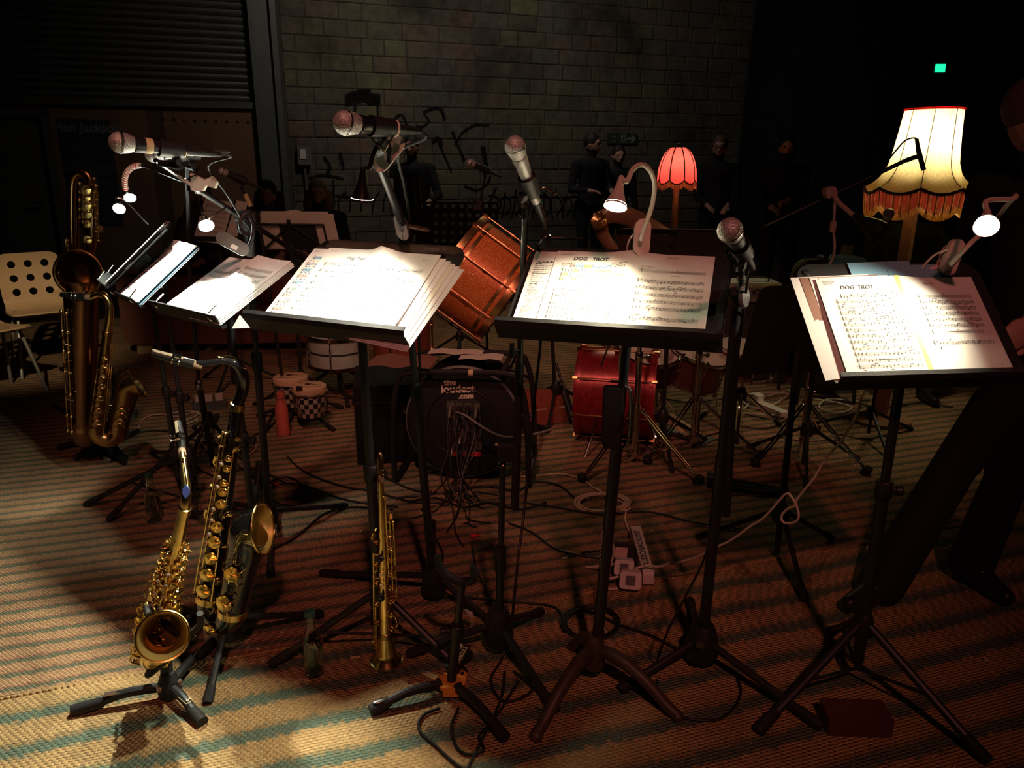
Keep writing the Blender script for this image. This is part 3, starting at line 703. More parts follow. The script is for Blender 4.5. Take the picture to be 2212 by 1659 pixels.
def holed_plate(w, h, rad, cx, cy, fr, off, holes, m, t=0.004):
    # plate with round holes: a grid of cells, each holed cell a ring of quads
    mb = MB(); nx, ny, hr = holes; cw, ch = w/nx, h/ny; K = 12
    for side, oo in ((1, off), (-1, off-t)):
        for i in range(nx):
            for j in range(ny):
                x0, y0 = cx-w/2+i*cw, cy-h/2+j*ch; ctr = (x0+cw/2, y0+ch/2); ring = []; outer = []
                for k in range(K):
                    a = 2*PI*k/K+PI/K; ring.append((ctr[0]+hr*math.cos(a), ctr[1]+hr*math.sin(a)))
                    s_ = max(abs(math.cos(a))/(cw/2), abs(math.sin(a))/(ch/2)); outer.append((ctr[0]+math.cos(a)/s_, ctr[1]+math.sin(a)/s_))
                cor = [(x0,y0),(x0+cw,y0),(x0+cw,y0+ch),(x0,y0+ch)]
                vs = [fr.P(a, b, oo) for a, b in ring+outer+cor]; fs = [(k, (k+1) % K, K+(k+1) % K, K+k) for k in range(K)]
                ang = lambda p: math.atan2(p[1]-ctr[1], p[0]-ctr[0]) % (2*PI)
                for ci, c in enumerate(cor):
                    ac = ang(c); ks = sorted(range(K), key=lambda k: abs((ang(outer[k])-ac+PI) % (2*PI)-PI))[:2]
                    fs.append((K+ks[0], K+ks[1], 2*K+ci))
                mb.add(vs, fs)
                if side == 1:
                    for k in range(K):
                        a, b = ring[k], ring[(k+1) % K]; mb.quad(fr.P(*a, off), fr.P(*b, off), fr.P(*b, off-t), fr.P(*a, off-t))
    for a, b in (((-w/2,-h/2),(w/2,-h/2)),((w/2,-h/2),(w/2,h/2)),((w/2,h/2),(-w/2,h/2)),((-w/2,h/2),(-w/2,-h/2))):
        mb.quad(fr.P(cx+a[0],cy+a[1],off), fr.P(cx+b[0],cy+b[1],off), fr.P(cx+b[0],cy+b[1],off-t), fr.P(cx+a[0],cy+a[1],off-t))
    return mb

class Page:
    """a sheet of paper: surface S(a, b), a across and b up in metres"""
    def __init__(s, fr, a0, b0, w, h, off=0.0, bend=None, ang=0.0):
        s.fr, s.a0, s.b0, s.w, s.h, s.off, s.bend, s.ang = fr, a0, b0, w, h, off, bend, ang; s.ink = {}
    def S(s, a, b, lift=0.0):
        c = s.off + (s.bend(a/s.w, b/s.h) if s.bend else 0.0)
        x = a*math.cos(s.ang)-b*math.sin(s.ang); y = a*math.sin(s.ang)+b*math.cos(s.ang)
        return s.fr.P(s.a0+x, s.b0+y, c+lift)
    def mb(s, m): return s.ink.setdefault(m, MB())
    def rect(s, a, b, w, h, m='ink', lift=0.0006, n=None):
        n = n or max(1, int(w/0.02))
        for i in range(n):
            x0, x1 = a+w*i/n, a+w*(i+1)/n
            s.mb(m).quad(s.S(x0,b,lift), s.S(x1,b,lift), s.S(x1,b+h,lift), s.S(x0,b+h,lift))
    def line(s, p, q, w=0.0006, m='ink', lift=0.0007):
        (a,b),(c,d) = p, q; L = math.hypot(c-a, d-b) or 1; nx, ny = -(d-b)/L*w/2, (c-a)/L*w/2
        s.mb(m).quad(s.S(a-nx,b-ny,lift), s.S(c-nx,d-ny,lift), s.S(c+nx,d+ny,lift), s.S(a+nx,b+ny,lift))
    def text(s, t, a, b, size, align='LEFT', bold=0.0, m='ink', shear=0.0):
        vs, fs = text_mesh(t, size, align, bold, shear); s.mb(m).add([s.S(a+x, b+y, 0.0008) for x, y in vs], fs)
    def clef(s, a, b, h):
        pts = [(0,-0.25),(0.1,-0.45),(0.22,-0.3),(0.12,0.2),(0.02,0.9),(0.12,1.25),(0.22,1.0),(0.0,0.55),(-0.12,0.2),(0.08,0.0),(0.3,0.2),(0.12,0.45),(0.02,0.3)]
        P = sm([V((a+x*h, b+y*h, 0)) for x, y in pts], 4)
        for i in range(len(P)-1): s.line((P[i].x,P[i].y), (P[i+1].x,P[i+1].y), h*0.09)
    def staff(s, a, b, w, h=0.0095, notes=14, r=None, clef=True, hi=None, lw=0.00055):
        r = r or rnd
        for k in range(5):
            s.rect(a, b+h*k/4-lw/2, w, lw, 'staff_grey', 0.0006)
        if clef: s.clef(a+0.006, b+h*0.1, h)
        s.rect(a+w-0.001, b, 0.0008, h)
        x = a+0.014; bars = 4
        for k in range(1, bars): s.rect(a+w*k/bars, b, 0.0005, h, 'staff_grey')
        step = (w-0.018)/max(1, notes)
        for i in range(notes):
            if r.random() < 0.12: continue
            x = a+0.015+step*i+r.uniform(-0.1,0.1)*step; y = b+h*r.choice([0.1,0.25,0.4,0.5,0.6,0.75,0.9]); e = h*0.13
            s.mb('ink').add([s.S(x+e*1.35*math.cos(t*PI/3), y+e*math.sin(t*PI/3), 0.0009) for t in range(6)], [tuple(range(6))])
            up = r.random() < 0.6; y2 = y + (h*0.72 if up else -h*0.72); xs = x+(e if up else -e)
            s.line((xs,y), (xs,y2), 0.0006)
            q = r.random()
            if q < 0.25: s.line((xs,y2), (xs+step*0.9,y2+r.uniform(-0.1,0.1)*h), 0.0012)
            elif q < 0.4: s.line((xs,y2), (xs+e*1.6,y2-(h*0.25 if up else -h*0.25)), 0.0009)
        if hi:
            for (u0, u1, m) in hi: s.rect(a+w*u0, b-h*0.12, w*(u1-u0), h*1.24, m, 0.0004)
    def build(s, root, m='paper', name='page', nu=8, nv=6, thick=0.0004):
        pg = MB(); pg.grid(lambda u, v: s.S(u*s.w, v*s.h), nu, nv, thick); p = pg.build(name, m, root, 0.8)
        for k, mb in s.ink.items():
            if mb.f: mb.build({'ink':'printed_notes','staff_grey':'staff_lines'}.get(k, 'highlighter'), k, p, None)['kind'] = 'stuff'
        return p
def score(name, label, fr, group=None, cat='sheet music'): return thing(name, label, cat, fr.P(0,0,0), group)

A4W, A4H = 0.21, 0.297
# ------------------------------------------------ stand B: broad desk with worn top band
def lower_pole(root, fr, foot, hub_z, tips, hmid=0.135, r1=0.0155, r2=0.0125, zc=0.52, strut=True, m='black_metal', leg_r=0.0105):
    top = fr.P(0, hmid, -0.045); foot = V((foot[0], foot[1], 0)); zz = V((0,0,1))
    tripod(root, foot, hub_z, tips, leg_r, m, strut=strut)
    pl = lambda z: foot + (top-foot)*((z)/top.z)
    pole(root, pl(hub_z-0.12 if hub_z > 0.2 else 0.04), pl(zc), r1, m, 'outer_tube'); pole(root, pl(zc-0.02), top, r2, m, 'inner_tube')
    collar(root, pl(zc), top-foot, r1*1.35, 0.05); knob(root, pl(zc)+V((r1,-0.004,0)), (1,-0.3,0))
    br = MB(); br.box(top+fr.n*0.012, (0.05,0.07,0.03), fr.r, fr.u, fr.n); br.tube([top-fr.r*0.03, top+fr.r*0.03], 0.013, 12); br.build('tilt_bracket', 'plastic_black', root)
msB = thing('music_stand', 'black music stand with worn rounded top and holes, central left', 'music stand', (-0.42,2.03,0))
tB = [G(592,1446), G(1000,1465), G(840,1215)]
lower_pole(msB, FB, (-0.40,2.06), 0.2, tB, zc=0.60)
desk(msB, FB, 0.50, 0.37, -0.014, 0.055, 0.016, 0.055, 0.0)
rv = MB(); rv.lathe([(0,0.0),(0.012,0.0),(0.012,0.003),(0.009,0.004),(0.004,0.003),(0,0.003)], FB.P(-0.222,0.332,-0.012), FB.n, 14); rv.build('corner_rivet', 'steel', msB)
for k in range(7):
    a = -0.17 + k*0.058
    MB().prism(rrect(0.028, 0.014, 0.006), FB.P(a, 0.312, -0.0118), FB.r, FB.u, 0.0012, FB.n).build('slot', 'ebonite', msB, 0.5)
MB().prism(rrect(0.46, 0.03, 0.012), FB.P(0, 0.335, -0.0119), FB.r, FB.u, 0.0008, FB.n).build('worn_band', 'brown_metal', msB, 0.5)
mx = MB(); add_text(mx, 'KOEN  X', 0.018, FB.P(0.15,0.334,-0.0105), FB.r, FB.u, bold=0.0004); mx.build('stamped_name', 'plastic_grey', msB, None)

bump = lambda k=0.018, wd=0.16: (lambda u, v: k*math.exp(-((u-1)/wd)**2)*(0.25+0.75*v))
rr = random.Random(3)
sc = score('sheet_music', 'loose page of coloured staves at the left edge of the central score', FB)
p = Page(FB, -0.236, 0.002, 0.12, A4H, 0.0, lambda u, v: 0.004*u)
p.text('Alto  1', 0.014, 0.285, 0.007); p.text('The\nStack', 0.062, 0.282, 0.006)
cols = ['high_green','high_pink','high_blue']
for k in range(10):
    b = 0.252-0.0255*k; hi = [(0.1+0.28*i, 0.1+0.28*(i+1)-0.02, rr.choice(cols)) for i in range(3) if rr.random() < 0.75]
    p.staff(0.012+(0.008 if k == 0 else 0), b, 0.098, 0.010, 9, rr, True, hi)
    for i in range(6): p.rect(0.018+i*0.014, b-0.009, 0.008*rr.random()+0.002, 0.003, 'staff_grey')
p.build(sc, 'paper')
sc = score('sheet_music', 'bright open white score covering the central left music stand', FB)
p = Page(FB, -0.178, 0.003, A4W*0.92, A4H, 0.006, bump())
p.text('Alto Sax 1', 0.016, 0.283, 0.006); p.text('Dog Trot', 0.085, 0.258, 0.016, bold=0.0002, shear=0.3)
for k in range(9): p.staff(0.02, 0.225-0.025*k, 0.16, 0.010, 14, rr)
p.build(sc, 'paper', nu=14)
p2 = Page(FB, -0.178+A4W*0.92, 0.0, A4W*0.86, A4H, 0.006, lambda u, v: 0.018*math.exp(-(u/0.2)**2)*(0.25+0.75*v) + 0.02*max(0, u-0.6)*(1-v)**3)
p2.text('Alto', 0.06, 0.272, 0.006); p2.text('Dog Trot', 0.135, 0.272, 0.005)
for k in range(5): p2.staff(0.02, 0.222-0.038*k, 0.135, 0.011, 16, rr)
p2.text('Repeat 2x', 0.10, 0.112, 0.008)
p2.build(sc, 'paper', nu=14)
for k in range(5):
    sc = score('sheet_music', ['second page fanned out under the right side of the central score', 'third page fanned out under the right side of the central score', 'grey shaded page fanned out low under the central score', 'page near the bottom of the fan beside the orange drum', 'lowest outermost page of the fan beside the orange drum'][k], FB, 'pages fanned out under the central score')
    p = Page(FB, 0.03+0.012*k, -0.004-0.004*k, A4W*0.86, A4H-0.004, 0.0042-0.0016*k, lambda u, v: 0.0012*math.sin(u*5), R(-0.8-0.9*k))
    for j in range(6): p.staff(0.03, 0.2-0.03*j, 0.13, 0.010, 10, rr)
    p.build(sc, 'paper_cream' if k == 2 else 'paper')
# folded corner below the tray
sc = thing('paper_scrap', 'white folded paper corner poking out below the left end of the tray', 'paper', FB.P(-0.262,-0.03,0.02))
c = FB.P(-0.252,-0.028,0.036)
MB().prism([(-0.022,-0.024),(0.026,-0.022),(0.0,0.012)], c, V((1,0,0)), V((0,0.2,0.98)), 0.0008).build('folded_corner', 'paper', sc, None)

# ------------------------------------------------ stand C: solid black desk
msC = thing('music_stand', 'heavy black music stand with brown cast tripod base, right of centre', 'music stand', (0.24,1.9,0))
top = FC.P(0.04, 0.13, -0.05); foot = V((0.235, 1.905, 0.0)); ax = top-foot; pc_ = lambda z: foot+ax*(z/top.z)
cb = MB(); cb.lathe([(0,0.06),(0.03,0.06),(0.034,0.1),(0.024,0.15),(0.018,0.16),(0,0.16)], foot, (0,0,1), 16); cb.build('hub', 'brown_metal', msC)
for t, n_ in ((G(1158,1602), 0), (G(1462,1560), 0), (G(1237,1408), 0)):
    d = V((t.x-foot.x, t.y-foot.y, 0)); a = foot+V((0,0,0.115)); 
    lg = MB(); lg.tube(sm([a, foot+d*0.3+V((0,0,0.118)), foot+d*0.62+V((0,0,0.085)), foot+d*0.86+V((0,0,0.04)), foot+d+V((0,0,0.022))], 6), [0.017,0.02,0.017,0.016,0.0155], 12)
    l = lg.build('leg', 'brown_metal', msC); MB().ell(foot+d+V((0,0,0.019)), (0.019,0.019,0.016), seg=10, rings=6).build('foot_pad', 'brown_metal', l)
pole(msC, pc_(0.10), pc_(0.72), 0.016, 'black_metal', 'outer_tube'); pole(msC, pc_(0.66), top, 0.012, 'black_metal', 'inner_tube')
zt = V((0,0,1)); g = pc_(0.80); gx = V((1,0,0))
MB().prism(rrect(0.045,0.165,0.008), g+V((-0.022,-0.02,0)), gx, zt, 0.04, (0,1,0)).build('grip_housing', 'plastic_black', msC, 0.5)
gp = MB(); pts = [g+V((0.004,0,0.088)), g+V((0.018,-0.004,0.082)), g+V((0.026,-0.006,0.06)), g+V((0.029,-0.006,0.0)), g+V((0.026,-0.006,-0.06)), g+V((0.014,0,-0.088))]
gp.tube(sm(pts, 8), 0.005, 8); gl = gp.build('grip_lever', 'steel', msC)
rg = MB()
for k in range(26): rg.box(g+V((0.032,-0.006,0.055-0.0045*k)), (0.006,0.012,0.0022))
rg.build('grip_ribs', 'chrome', gl, None)
lt = MB(); add_text(lt, 'BANDSTAND', 0.02, pc_(0.42)+V((-0.0145,-0.009,0)), V((0,0,-1)), V((-0.5,-0.86,0)), bold=0.0004); lt.build('pole_lettering', 'white_tape', msC, None)
desk(msC, FC, 0.545, 0.345, -0.014, 0.058, 0.016, 0.045, 0.005)
br = MB(); br.box(top+FC.n*0.014, (0.05,0.07,0.03), FC.r, FC.u, FC.n); br.build('tilt_bracket', 'plastic_black', msC)
MB().tube(sm([FC.P(0.262,0.30,-0.005), FC.P(0.272,0.315,0.006), FC.P(0.268,0.33,0.012)], 6), 0.0016, 6).build('page_clip_wire', 'chrome', msC)
MB().tube([FC.P(0.277,-0.02,-0.004), FC.P(0.283,0.34,0.004)], 0.0022, 6).build('page_rod', 'chrome', msC)

sc = score('sheet_music', 'set list page with small typed lines left of the Dog Trot score', FC)
p = Page(FC, -0.246, 0.001, 0.13, A4H, 0.0, lambda u, v: 0.003*u)
p.rect(0.062, 0.06, 0.0009, 0.233, 'ink', n=1)
lines = ['The Sunda Band', 'Set list', 'One Half and Five', 'High Fo & Partay', 'Dogon Ma 5', 'Jumping Canoes', 'Seventh Melody', 'Place Like a', 'North in Miami', 'Squirl Tour', 'Bollengeen Da', '2nd Half', 'Dog Trot', 'El Taka', 'Maskerband', 'Moniedo for', '   All along it', 'Kato Dreadnaught', 'Fleep walking in', '    Step on in', '      Like', '      etc', 'Finger roll', 'Last  times', 'All time', 'Jazz', 'encore']
for k, t in enumerate(lines): p.text(t, 0.012, 0.255-0.0078*k, 0.0068 if k else 0.0085, bold=0.00025 if k in (0,1,11) else 0.0, shear=0.3 if k == 0 else 0)
P_ = [(0.035+0.034*math.cos(2*PI*k/24), 0.218+0.008*math.sin(2*PI*k/24)) for k in range(25)]
for i in range(24): p.line(P_[i], P_[i+1], 0.0007)
p.build(sc, 'paper')
sc = score('sheet_music', 'open Dog Trot score with highlighted staves on the right of centre stand', FC)
p = Page(FC, -0.182, 0.002, A4W, A4H, 0.005, lambda u, v: 0.011*math.exp(-((u-1)/0.2)**2)*v+0.003*(1-u)*0)
p.text('DOG   TROT', 0.098, 0.267, 0.0165, 'CENTER', bold=0.0006, shear=0.12); p.text('Soprano Sax  S.', 0.012, 0.283, 0.0062)
p.text('Dec 2019\n(swing)', 0.022, 0.243, 0.006); p.text('Upbeat', 0.04, 0.249, 0.006); p.text('Oliver Menden', 0.155, 0.252, 0.0075, shear=0.3)
H_ = ['high_blue','high_yellow','high_pink','high_blue']
for k in range(4):
    b = 0.234-0.0165*k; a = 0.042 if k == 0 else 0.022
    hi = [[(0.05,0.12,'high_pink'),(0.13,0.27,'high_blue'),(0.28,0.42,'high_yellow'),(0.43,0.75,'high_blue'),(0.78,1,'staff_grey')],[(0.03,0.2,'high_green'),(0.22,0.3,'high_yellow'),(0.31,0.42,'high_blue'),(0.55,0.8,'high_yellow'),(0.82,0.95,'high_blue')],[(0.06,0.14,'high_yellow'),(0.15,0.2,'high_blue'),(0.36,0.46,'high_pink'),(0.55,0.62,'high_blue'),(0.85,1.0,'high_yellow')],[(0.05,0.1,'high_yellow'),(0.12,0.18,'high_blue'),(0.2,0.3,'high_yellow')]][k]
    p.staff(a, b, 0.195-a, 0.0098, 18, rr, True, [h for h in hi if h[2] != 'staff_grey'])
p.clef(0.046, 0.157, 0.009); p.line((0.10,0.163), (0.165,0.163), 0.0011); p.text('8', 0.132, 0.169, 0.006)
for k in range(9): p.staff(0.016, 0.142-0.0162*k, 0.178, 0.0085, 16, rr)
p.build(sc, 'paper', nu=14)
p2 = Page(FC, -0.182+A4W, 0.0, A4W, A4H, 0.005, lambda u, v: 0.011*math.exp(-(u/0.25)**2)*v+0.012*max(0,u-0.88)*(1-v)**6)
p2.text('DOG TROT', 0.105, 0.283, 0.006, 'CENTER'); p2.text('DOG TROT', 0.028, 0.243, 0.0065)
p2.staff(0.024, 0.226, 0.168, 0.0085, 0, rr); p2.line((0.095,0.2305), (0.15,0.2305), 0.0012); p2.text('12', 0.12, 0.238, 0.007, 'CENTER'); p2.text('(sax  solo)', 0.118, 0.216, 0.005, 'CENTER')
for k in range(5):
    p2.staff(0.02, 0.188-0.0238*k, 0.172, 0.0092, 18, rr); p2.text(str(13+8*k), 0.010, 0.197-0.0238*k, 0.006)
p2.staff(0.018, 0.058, 0.172, 0.0092, 18, rr); p2.text('CODA', 0.03, 0.074, 0.006, bold=0.0002)
p2.build(sc, 'paper', nu=14)

# ------------------------------------------------ stand D (right)
msD = thing('music_stand', 'black music stand on a wide folding tripod at the right front', 'music stand', (0.985,1.86,0))
lower_pole(msD, FD, (0.985,1.89), 0.21, [G(1640,1590), G(2125,1655), G(1790,1380)], zc=0.62, r1=0.0165, r2=0.0125, leg_r=0.012)
desk(msD, FD, 0.50, 0.372, -0.014, 0.055, 0.015, 0.05, 0.0)
rv = MB(); rv.lathe([(0,0.0),(0.010,0.0),(0.010,0.003),(0,0.004)], FD.P(-0.222,0.33,-0.012), FD.n, 12); rv.build('corner_rivet', 'steel', msD)
labs = ['outermost loose page fanned out left of the hand written score', 'brown edged page fanned out left of the hand written score', 'second white page fanned out left of the hand written score', 'inner white page fanned out left of the hand written score']
for k in range(4):
    sc = score('sheet_music', labs[k], FD)
    p = Page(FD, -0.262+0.022*k, 0.012-0.002*k, A4W, A4H*(1.0), -0.004+0.0014*k, lambda u, v: -0.010*max(0, 0.3-u)*(1-v)*3, R(2.2-0.4*k))
    p.build(sc, 'paper_brown' if k == 1 else 'paper')
for k in range(2):
    sc = score('paper_folder', ['pale blue folder propped behind the hand written score', 'darker blue folder edge at the right of the pale blue one'][k], FD, None, 'folder')
    p = Page(FD, -0.10+0.10*k, 0.10, 0.17-0.03*k, 0.256-0.012*k, -0.007+0.001*k, None, R(1.5)); p.build(sc, 'paper_blue', 'cover')
sc = score('sheet_music', 'open hand written Dog Trot score joined with yellow tape on the right stand', FD)
p = Page(FD, -0.213, 0.001, A4W, A4H, 0.003, lambda u, v: 0.010*math.exp(-((u-1)/0.25)**2)*v)
p.text('Baritone Sax\nDog Trot', 0.016, 0.284, 0.006); p.text('DOG  TROT', 0.10, 0.268, 0.016, 'CENTER', 0.0002, shear=0.25); p.text('M. Ardo', 0.165, 0.255, 0.006)
for k in range(13): p.staff(0.03 if k else 0.045, 0.238-0.0172*k, 0.165 if k else 0.15, 0.0092, 15, rr, True)
p.line((0.09,0.0555), (0.14,0.0555), 0.0011); p.text('(C) 1999 2007 the making of the same', 0.06, 0.006, 0.005)
p.build(sc, 'paper', nu=14)
tp = Page(FD, -0.009, 0.001, 0.012, A4H, 0.0135, lambda u, v: 0.010*v-0.010); tp.build(sc, 'tape_yellow', 'tape', 2, 8)
p2 = Page(FD, -0.003, 0.0, A4W, A4H, 0.003, lambda u, v: 0.010*math.exp(-(u/0.25)**2)*v)
p2.text('Dog Trot', 0.07, 0.277, 0.007, shear=0.2); p2.text('Bari', 0.15, 0.272, 0.006)
for k in range(7):
    p2.staff(0.035, 0.232-0.0178*k, 0.15-0.008*(k == 6), 0.0088, 0 if k in (0, 6) else 16, rr)
p2.line((0.085,0.2365), (0.14,0.2365), 0.001); p2.text('15', 0.112, 0.243, 0.008, 'CENTER'); p2.line((0.085,0.130), (0.14,0.130), 0.001); p2.text('6', 0.112, 0.136, 0.007, 'CENTER')
p2.staff(0.028, 0.094, 0.165, 0.0088, 18, rr); p2.text('ff', 0.045, 0.082, 0.008, bold=0.0003, shear=0.3); p2.rect(0.185, 0.03, 0.0012, 0.006)
p2.build(sc, 'paper', nu=14)

# ------------------------------------------------ stands F, G, H (left)
def wire_stand(label, fr, w, h, foot, hub_z, tips, grp=None):
    ms = thing('music_stand', label, 'music stand', (foot[0], foot[1], 0), grp)
    lower_pole(ms, fr, foot, hub_z, tips, zc=0.55, r1=0.012, r2=0.009)
    a = MB()
    def bar(p, q, r=0.0045): a.tube([fr.P(p[0],p[1],-0.01), fr.P(q[0],q[1],-0.01)], r, 6)
    bar((-w/2,0),(w/2,0), 0.007); bar((-w/2,0.09),(w/2,0.09)); bar((-w*0.3,0),(-w*0.42,h)); bar((w*0.3,0),(w*0.42,h)); bar((-w*0.42,h),(w*0.42,h)); bar((0,0),(0,h)); bar((-w/2,0.09),(-0.02,h*0.8)); bar((w/2,0.09),(0.02,h*0.8))
    a.build('wire_frame', 'black_metal', ms)
    for s_ in (-1, 1):
        c = MB(); c.tube(sm([fr.P(s_*w*0.4,0,-0.01), fr.P(s_*w*0.4,-0.012,0.03), fr.P(s_*w*0.4,0.03,0.04)], 5), 0.003, 6); c.build('page_holder', 'chrome', ms)
    t = MB(); t.box(fr.P(0,-0.008,0.012), (w,0.004,0.05), fr.r, fr.u, fr.n); t.build('tray', 'desk_black', ms, None)
    return ms
cF = FF.P(0,0.14,-0.045)
wire_stand('thin black music stand with grey toned score, left of the central stand', FF, 0.40, 0.30, (cF.x-0.01,cF.y+0.03), 0.27, [G(600,1105), G(410,1120), G(560,1010)])
sc = score('sheet_music', 'overexposed left page of the open score on the thin left stand', FF)
p = Page(FF, -0.18, 0.0, 0.19, A4H, 0.0, lambda u, v: 0.008*math.exp(-((u-1)/0.3)**2))
p.text('DOG  TROT', 0.13, 0.24, 0.013, bold=0.0003)
for k in range(8): p.staff(0.02, 0.21-0.025*k, 0.16, 0.009, 12, rr)
p.build(sc, 'paper')
sc = score('sheet_music', 'shaded right page with staves on the thin left stand', FF)
p = Page(FF, 0.0, -0.004, 0.185, A4H+0.01, 0.012, lambda u, v: 0.008*math.exp(-(u/0.3)**2)+0.01*max(0,u-0.7))
p.text('Tenor', 0.1, 0.28, 0.006)
for k in range(7): p.staff(0.015, 0.235-0.028*k, 0.145, 0.010, 15, rr)
p.build(sc, 'paper')
for k in range(3):
    sc = score('sheet_music', ['upper page of the stack peeking out right of the shaded score', 'middle page of the stack peeking out right of the shaded score', 'bottom page of the stack peeking out right of the shaded score'][k], FF, 'pages stacked under the shaded score')
    Page(FF, 0.012+0.006*k, -0.006-0.003*k, 0.185, A4H+0.006, 0.009-0.003*k, lambda u, v: 0.006*max(0,u-0.5)).build(sc, 'paper')
cG = FG.P(0,0.14,-0.045)
wire_stand('thin black music stand under a bright narrow score at the far left', FG, 0.32, 0.30, (cG.x,cG.y+0.02), 0.30, [G(190,1098), G(420,1045), G(330,985)])
sc = score('sheet_music', 'bright score with a blue under page on the far left stand', FG)
p = Page(FG, -0.15, 0.0, 0.17, A4H, 0.004, lambda u, v: 0.008*math.sin(u*3))
for k in range(9): p.staff(0.012, 0.25-0.027*k, 0.10, 0.009, 10, rr)
p.build(sc, 'paper')
p = Page(FG, 0.02, 0.0, 0.12, A4H, 0.006, lambda u, v: 0.008*math.exp(-(u/0.3)**2)); p.build(sc, 'paper')
for k, (m_, lb) in enumerate((('paper_blue','blue page sticking out under the bright far left score'),('paper','white page under the blue one on the far left stand'))):
    sc = score('sheet_music', lb, FG); Page(FG, 0.03+0.006*k, -0.004-0.004*k, 0.12, A4H, -0.002-0.003*k, None).build(sc, m_)
# H is seen from the side and behind
cH = FH.P(0,0.14,-0.045)
wire_stand('dark music stand turned edge on beside the baritone saxophone', FH, 0.22, 0.30, (cH.x+0.02,cH.y), 0.30, [G(240,1130), G(360,1000), G(470,905)])
sc = score('sheet_music', 'score seen edge on from behind on the stand beside the baritone saxophone', FH)
for k in range(3): Page(FH, -0.10+0.006*k, 0.0, 0.2, A4H+0.01, -0.002+0.004*k, lambda u, v: 0.006*math.sin(u*PI)).build(sc, 'paper' if k != 1 else 'paper_cream')
MB().prism(rrect(0.2,0.27,0.01), FH.P(0.03,0.14,-0.012), FH.r, FH.u, 0.003, FH.n).build('dark_folder', 'plastic_black', sc, 0.5)

# ------------------------------------------------ clip lamps
def cone_lamp(root, neck, disc, d, r=0.026, L=0.075, m='lamp_cream', bulb='bulb_warm', energy=23, col=(1,0.86,0.6), angle=150, target=None, seg=20, neck_r=0.0062, light=True, blend=0.35):
    d = V(d).normalized(); disc = V(disc); b = disc - d*L
    pts = sm([V(x) for x in neck] + [b], 8)
    MB().tube(pts, neck_r, 10).build('gooseneck', m, root)
    sh = MB().lathe([(neck_r*0.9,-0.004),(neck_r*1.15,0),(neck_r*1.5,L*0.25),(r*0.55,L*0.55),(r*0.9,L*0.85),(r*1.06,L),(r*1.0,L),(r*0.97,L*0.93)], b, d, seg).build('lamp_head', m, root)
    MB().lathe([(0,0),(r*0.98,0),(r*0.98,0.002),(0,0.004)], disc-d*0.006, d, seg).build('lit_lens', bulb, sh)
    if light:
        l = lamp('lamp_light', 'SPOT', disc+d*0.002, disc+d if target is None else target, energy, col, 0.018, angle, blend); l.parent = root; l.location = l.location - root.location
    return sh
def stadium(root, c, X, Y, w, h, t, m, name='clip_body'):
    X, Y = V(X).normalized(), V(Y).normalized(); return MB().prism(rrect(w, h, min(w,h)*0.499, 8), c, X, Y, t).build(name, m, root, 0.5)
# lamp on stand C
bC = at(1388,512,2.06); lc = thing('clip_lamp', 'cream gooseneck clip lamp shining on the right of centre Dog Trot score', 'lamp', bC)
yx = V((0.06,0.25,0.96)).normalized(); xx = V((1,0.1,-0.07)).normalized()
stadium(lc, bC - V((0,0.004,0)), xx, yx, 0.042, 0.098, -0.014, 'lamp_pink'); stadium(lc, bC + V((0,0.028,-0.006)), xx, yx, 0.042, 0.086, 0.008, 'lamp_pink', 'clip_jaw')
nk = [at(1385,520,2.035), at(1392,492,2.03), at(1408,446,2.02), at(1414,400,2.0), at(1404,368,1.975), at(1386,356,1.95), at(1367,366,1.93), at(1354,392,1.915)]
dC = at(1329,447,1.895)
cone_lamp(lc, nk, dC, (-0.20,-0.42,-0.80), 0.0275, 0.078, energy=25, col=(1,0.86,0.58), target=FC.P(-0.08,0.09,0), angle=94, blend=1.0)
MB().tube(sm([bC+V((-0.016,0.02,0.01)), bC+V((-0.03,0.03,-0.01)), bC+V((-0.034,0.04,-0.05)), bC+V((-0.02,0.08,-0.16)), V((0.25,2.1,0.9))], 8), 0.0026, 6).build('lamp_lead', 'cable_white', lc)
# lamp on stand D
bD = at(2060,556,1.99); ld = thing('clip_lamp', 'pinkish gooseneck clip lamp glaring toward the viewer above the right score', 'lamp', bD)
yx = V((0.28,0.1,0.95)).normalized(); xx = V((0.95,0.1,-0.28)).normalized()
stadium(ld, bD, xx, yx, 0.042, 0.095, -0.014, 'lamp_pink'); stadium(ld, bD+V((-0.004,0.03,-0.01)), xx, yx, 0.042, 0.08, 0.008, 'lamp_pink', 'clip_jaw')
dD = at(2131,489,1.80); dirD = V((-0.42,-0.80,-0.40)).normalized()
nk = [at(2052,572,1.965), at(2075,548,1.955), at(2100,522,1.96), at(2125,500,1.985), at(2155,470,2.02), at(2182,436,2.02), at(2194,423,1.99), at(2186,430,1.955), dD-dirD*0.13]
cone_lamp(ld, nk, dD, dirD, 0.026, 0.078, 'lamp_pink', energy=23, col=(1,0.87,0.62), target=FD.P(-0.11,0.12,0), angle=100, blend=1.0)
MB().tube(sm([bD+V((-0.018,0.0,0.02)), bD+V((-0.05,0.01,0.0)), bD+V((-0.075,0.02,-0.05)), bD+V((-0.06,0.06,-0.12))], 8), 0.0028, 6).build('lamp_lead', 'cable_white', ld)
cl = MB(); cl.tube([bD+V((-0.055,0.02,-0.036)), bD+V((-0.02,0.02,-0.026))], 0.007, 8); cl.build('clip_hinge', 'lamp_pink', ld)
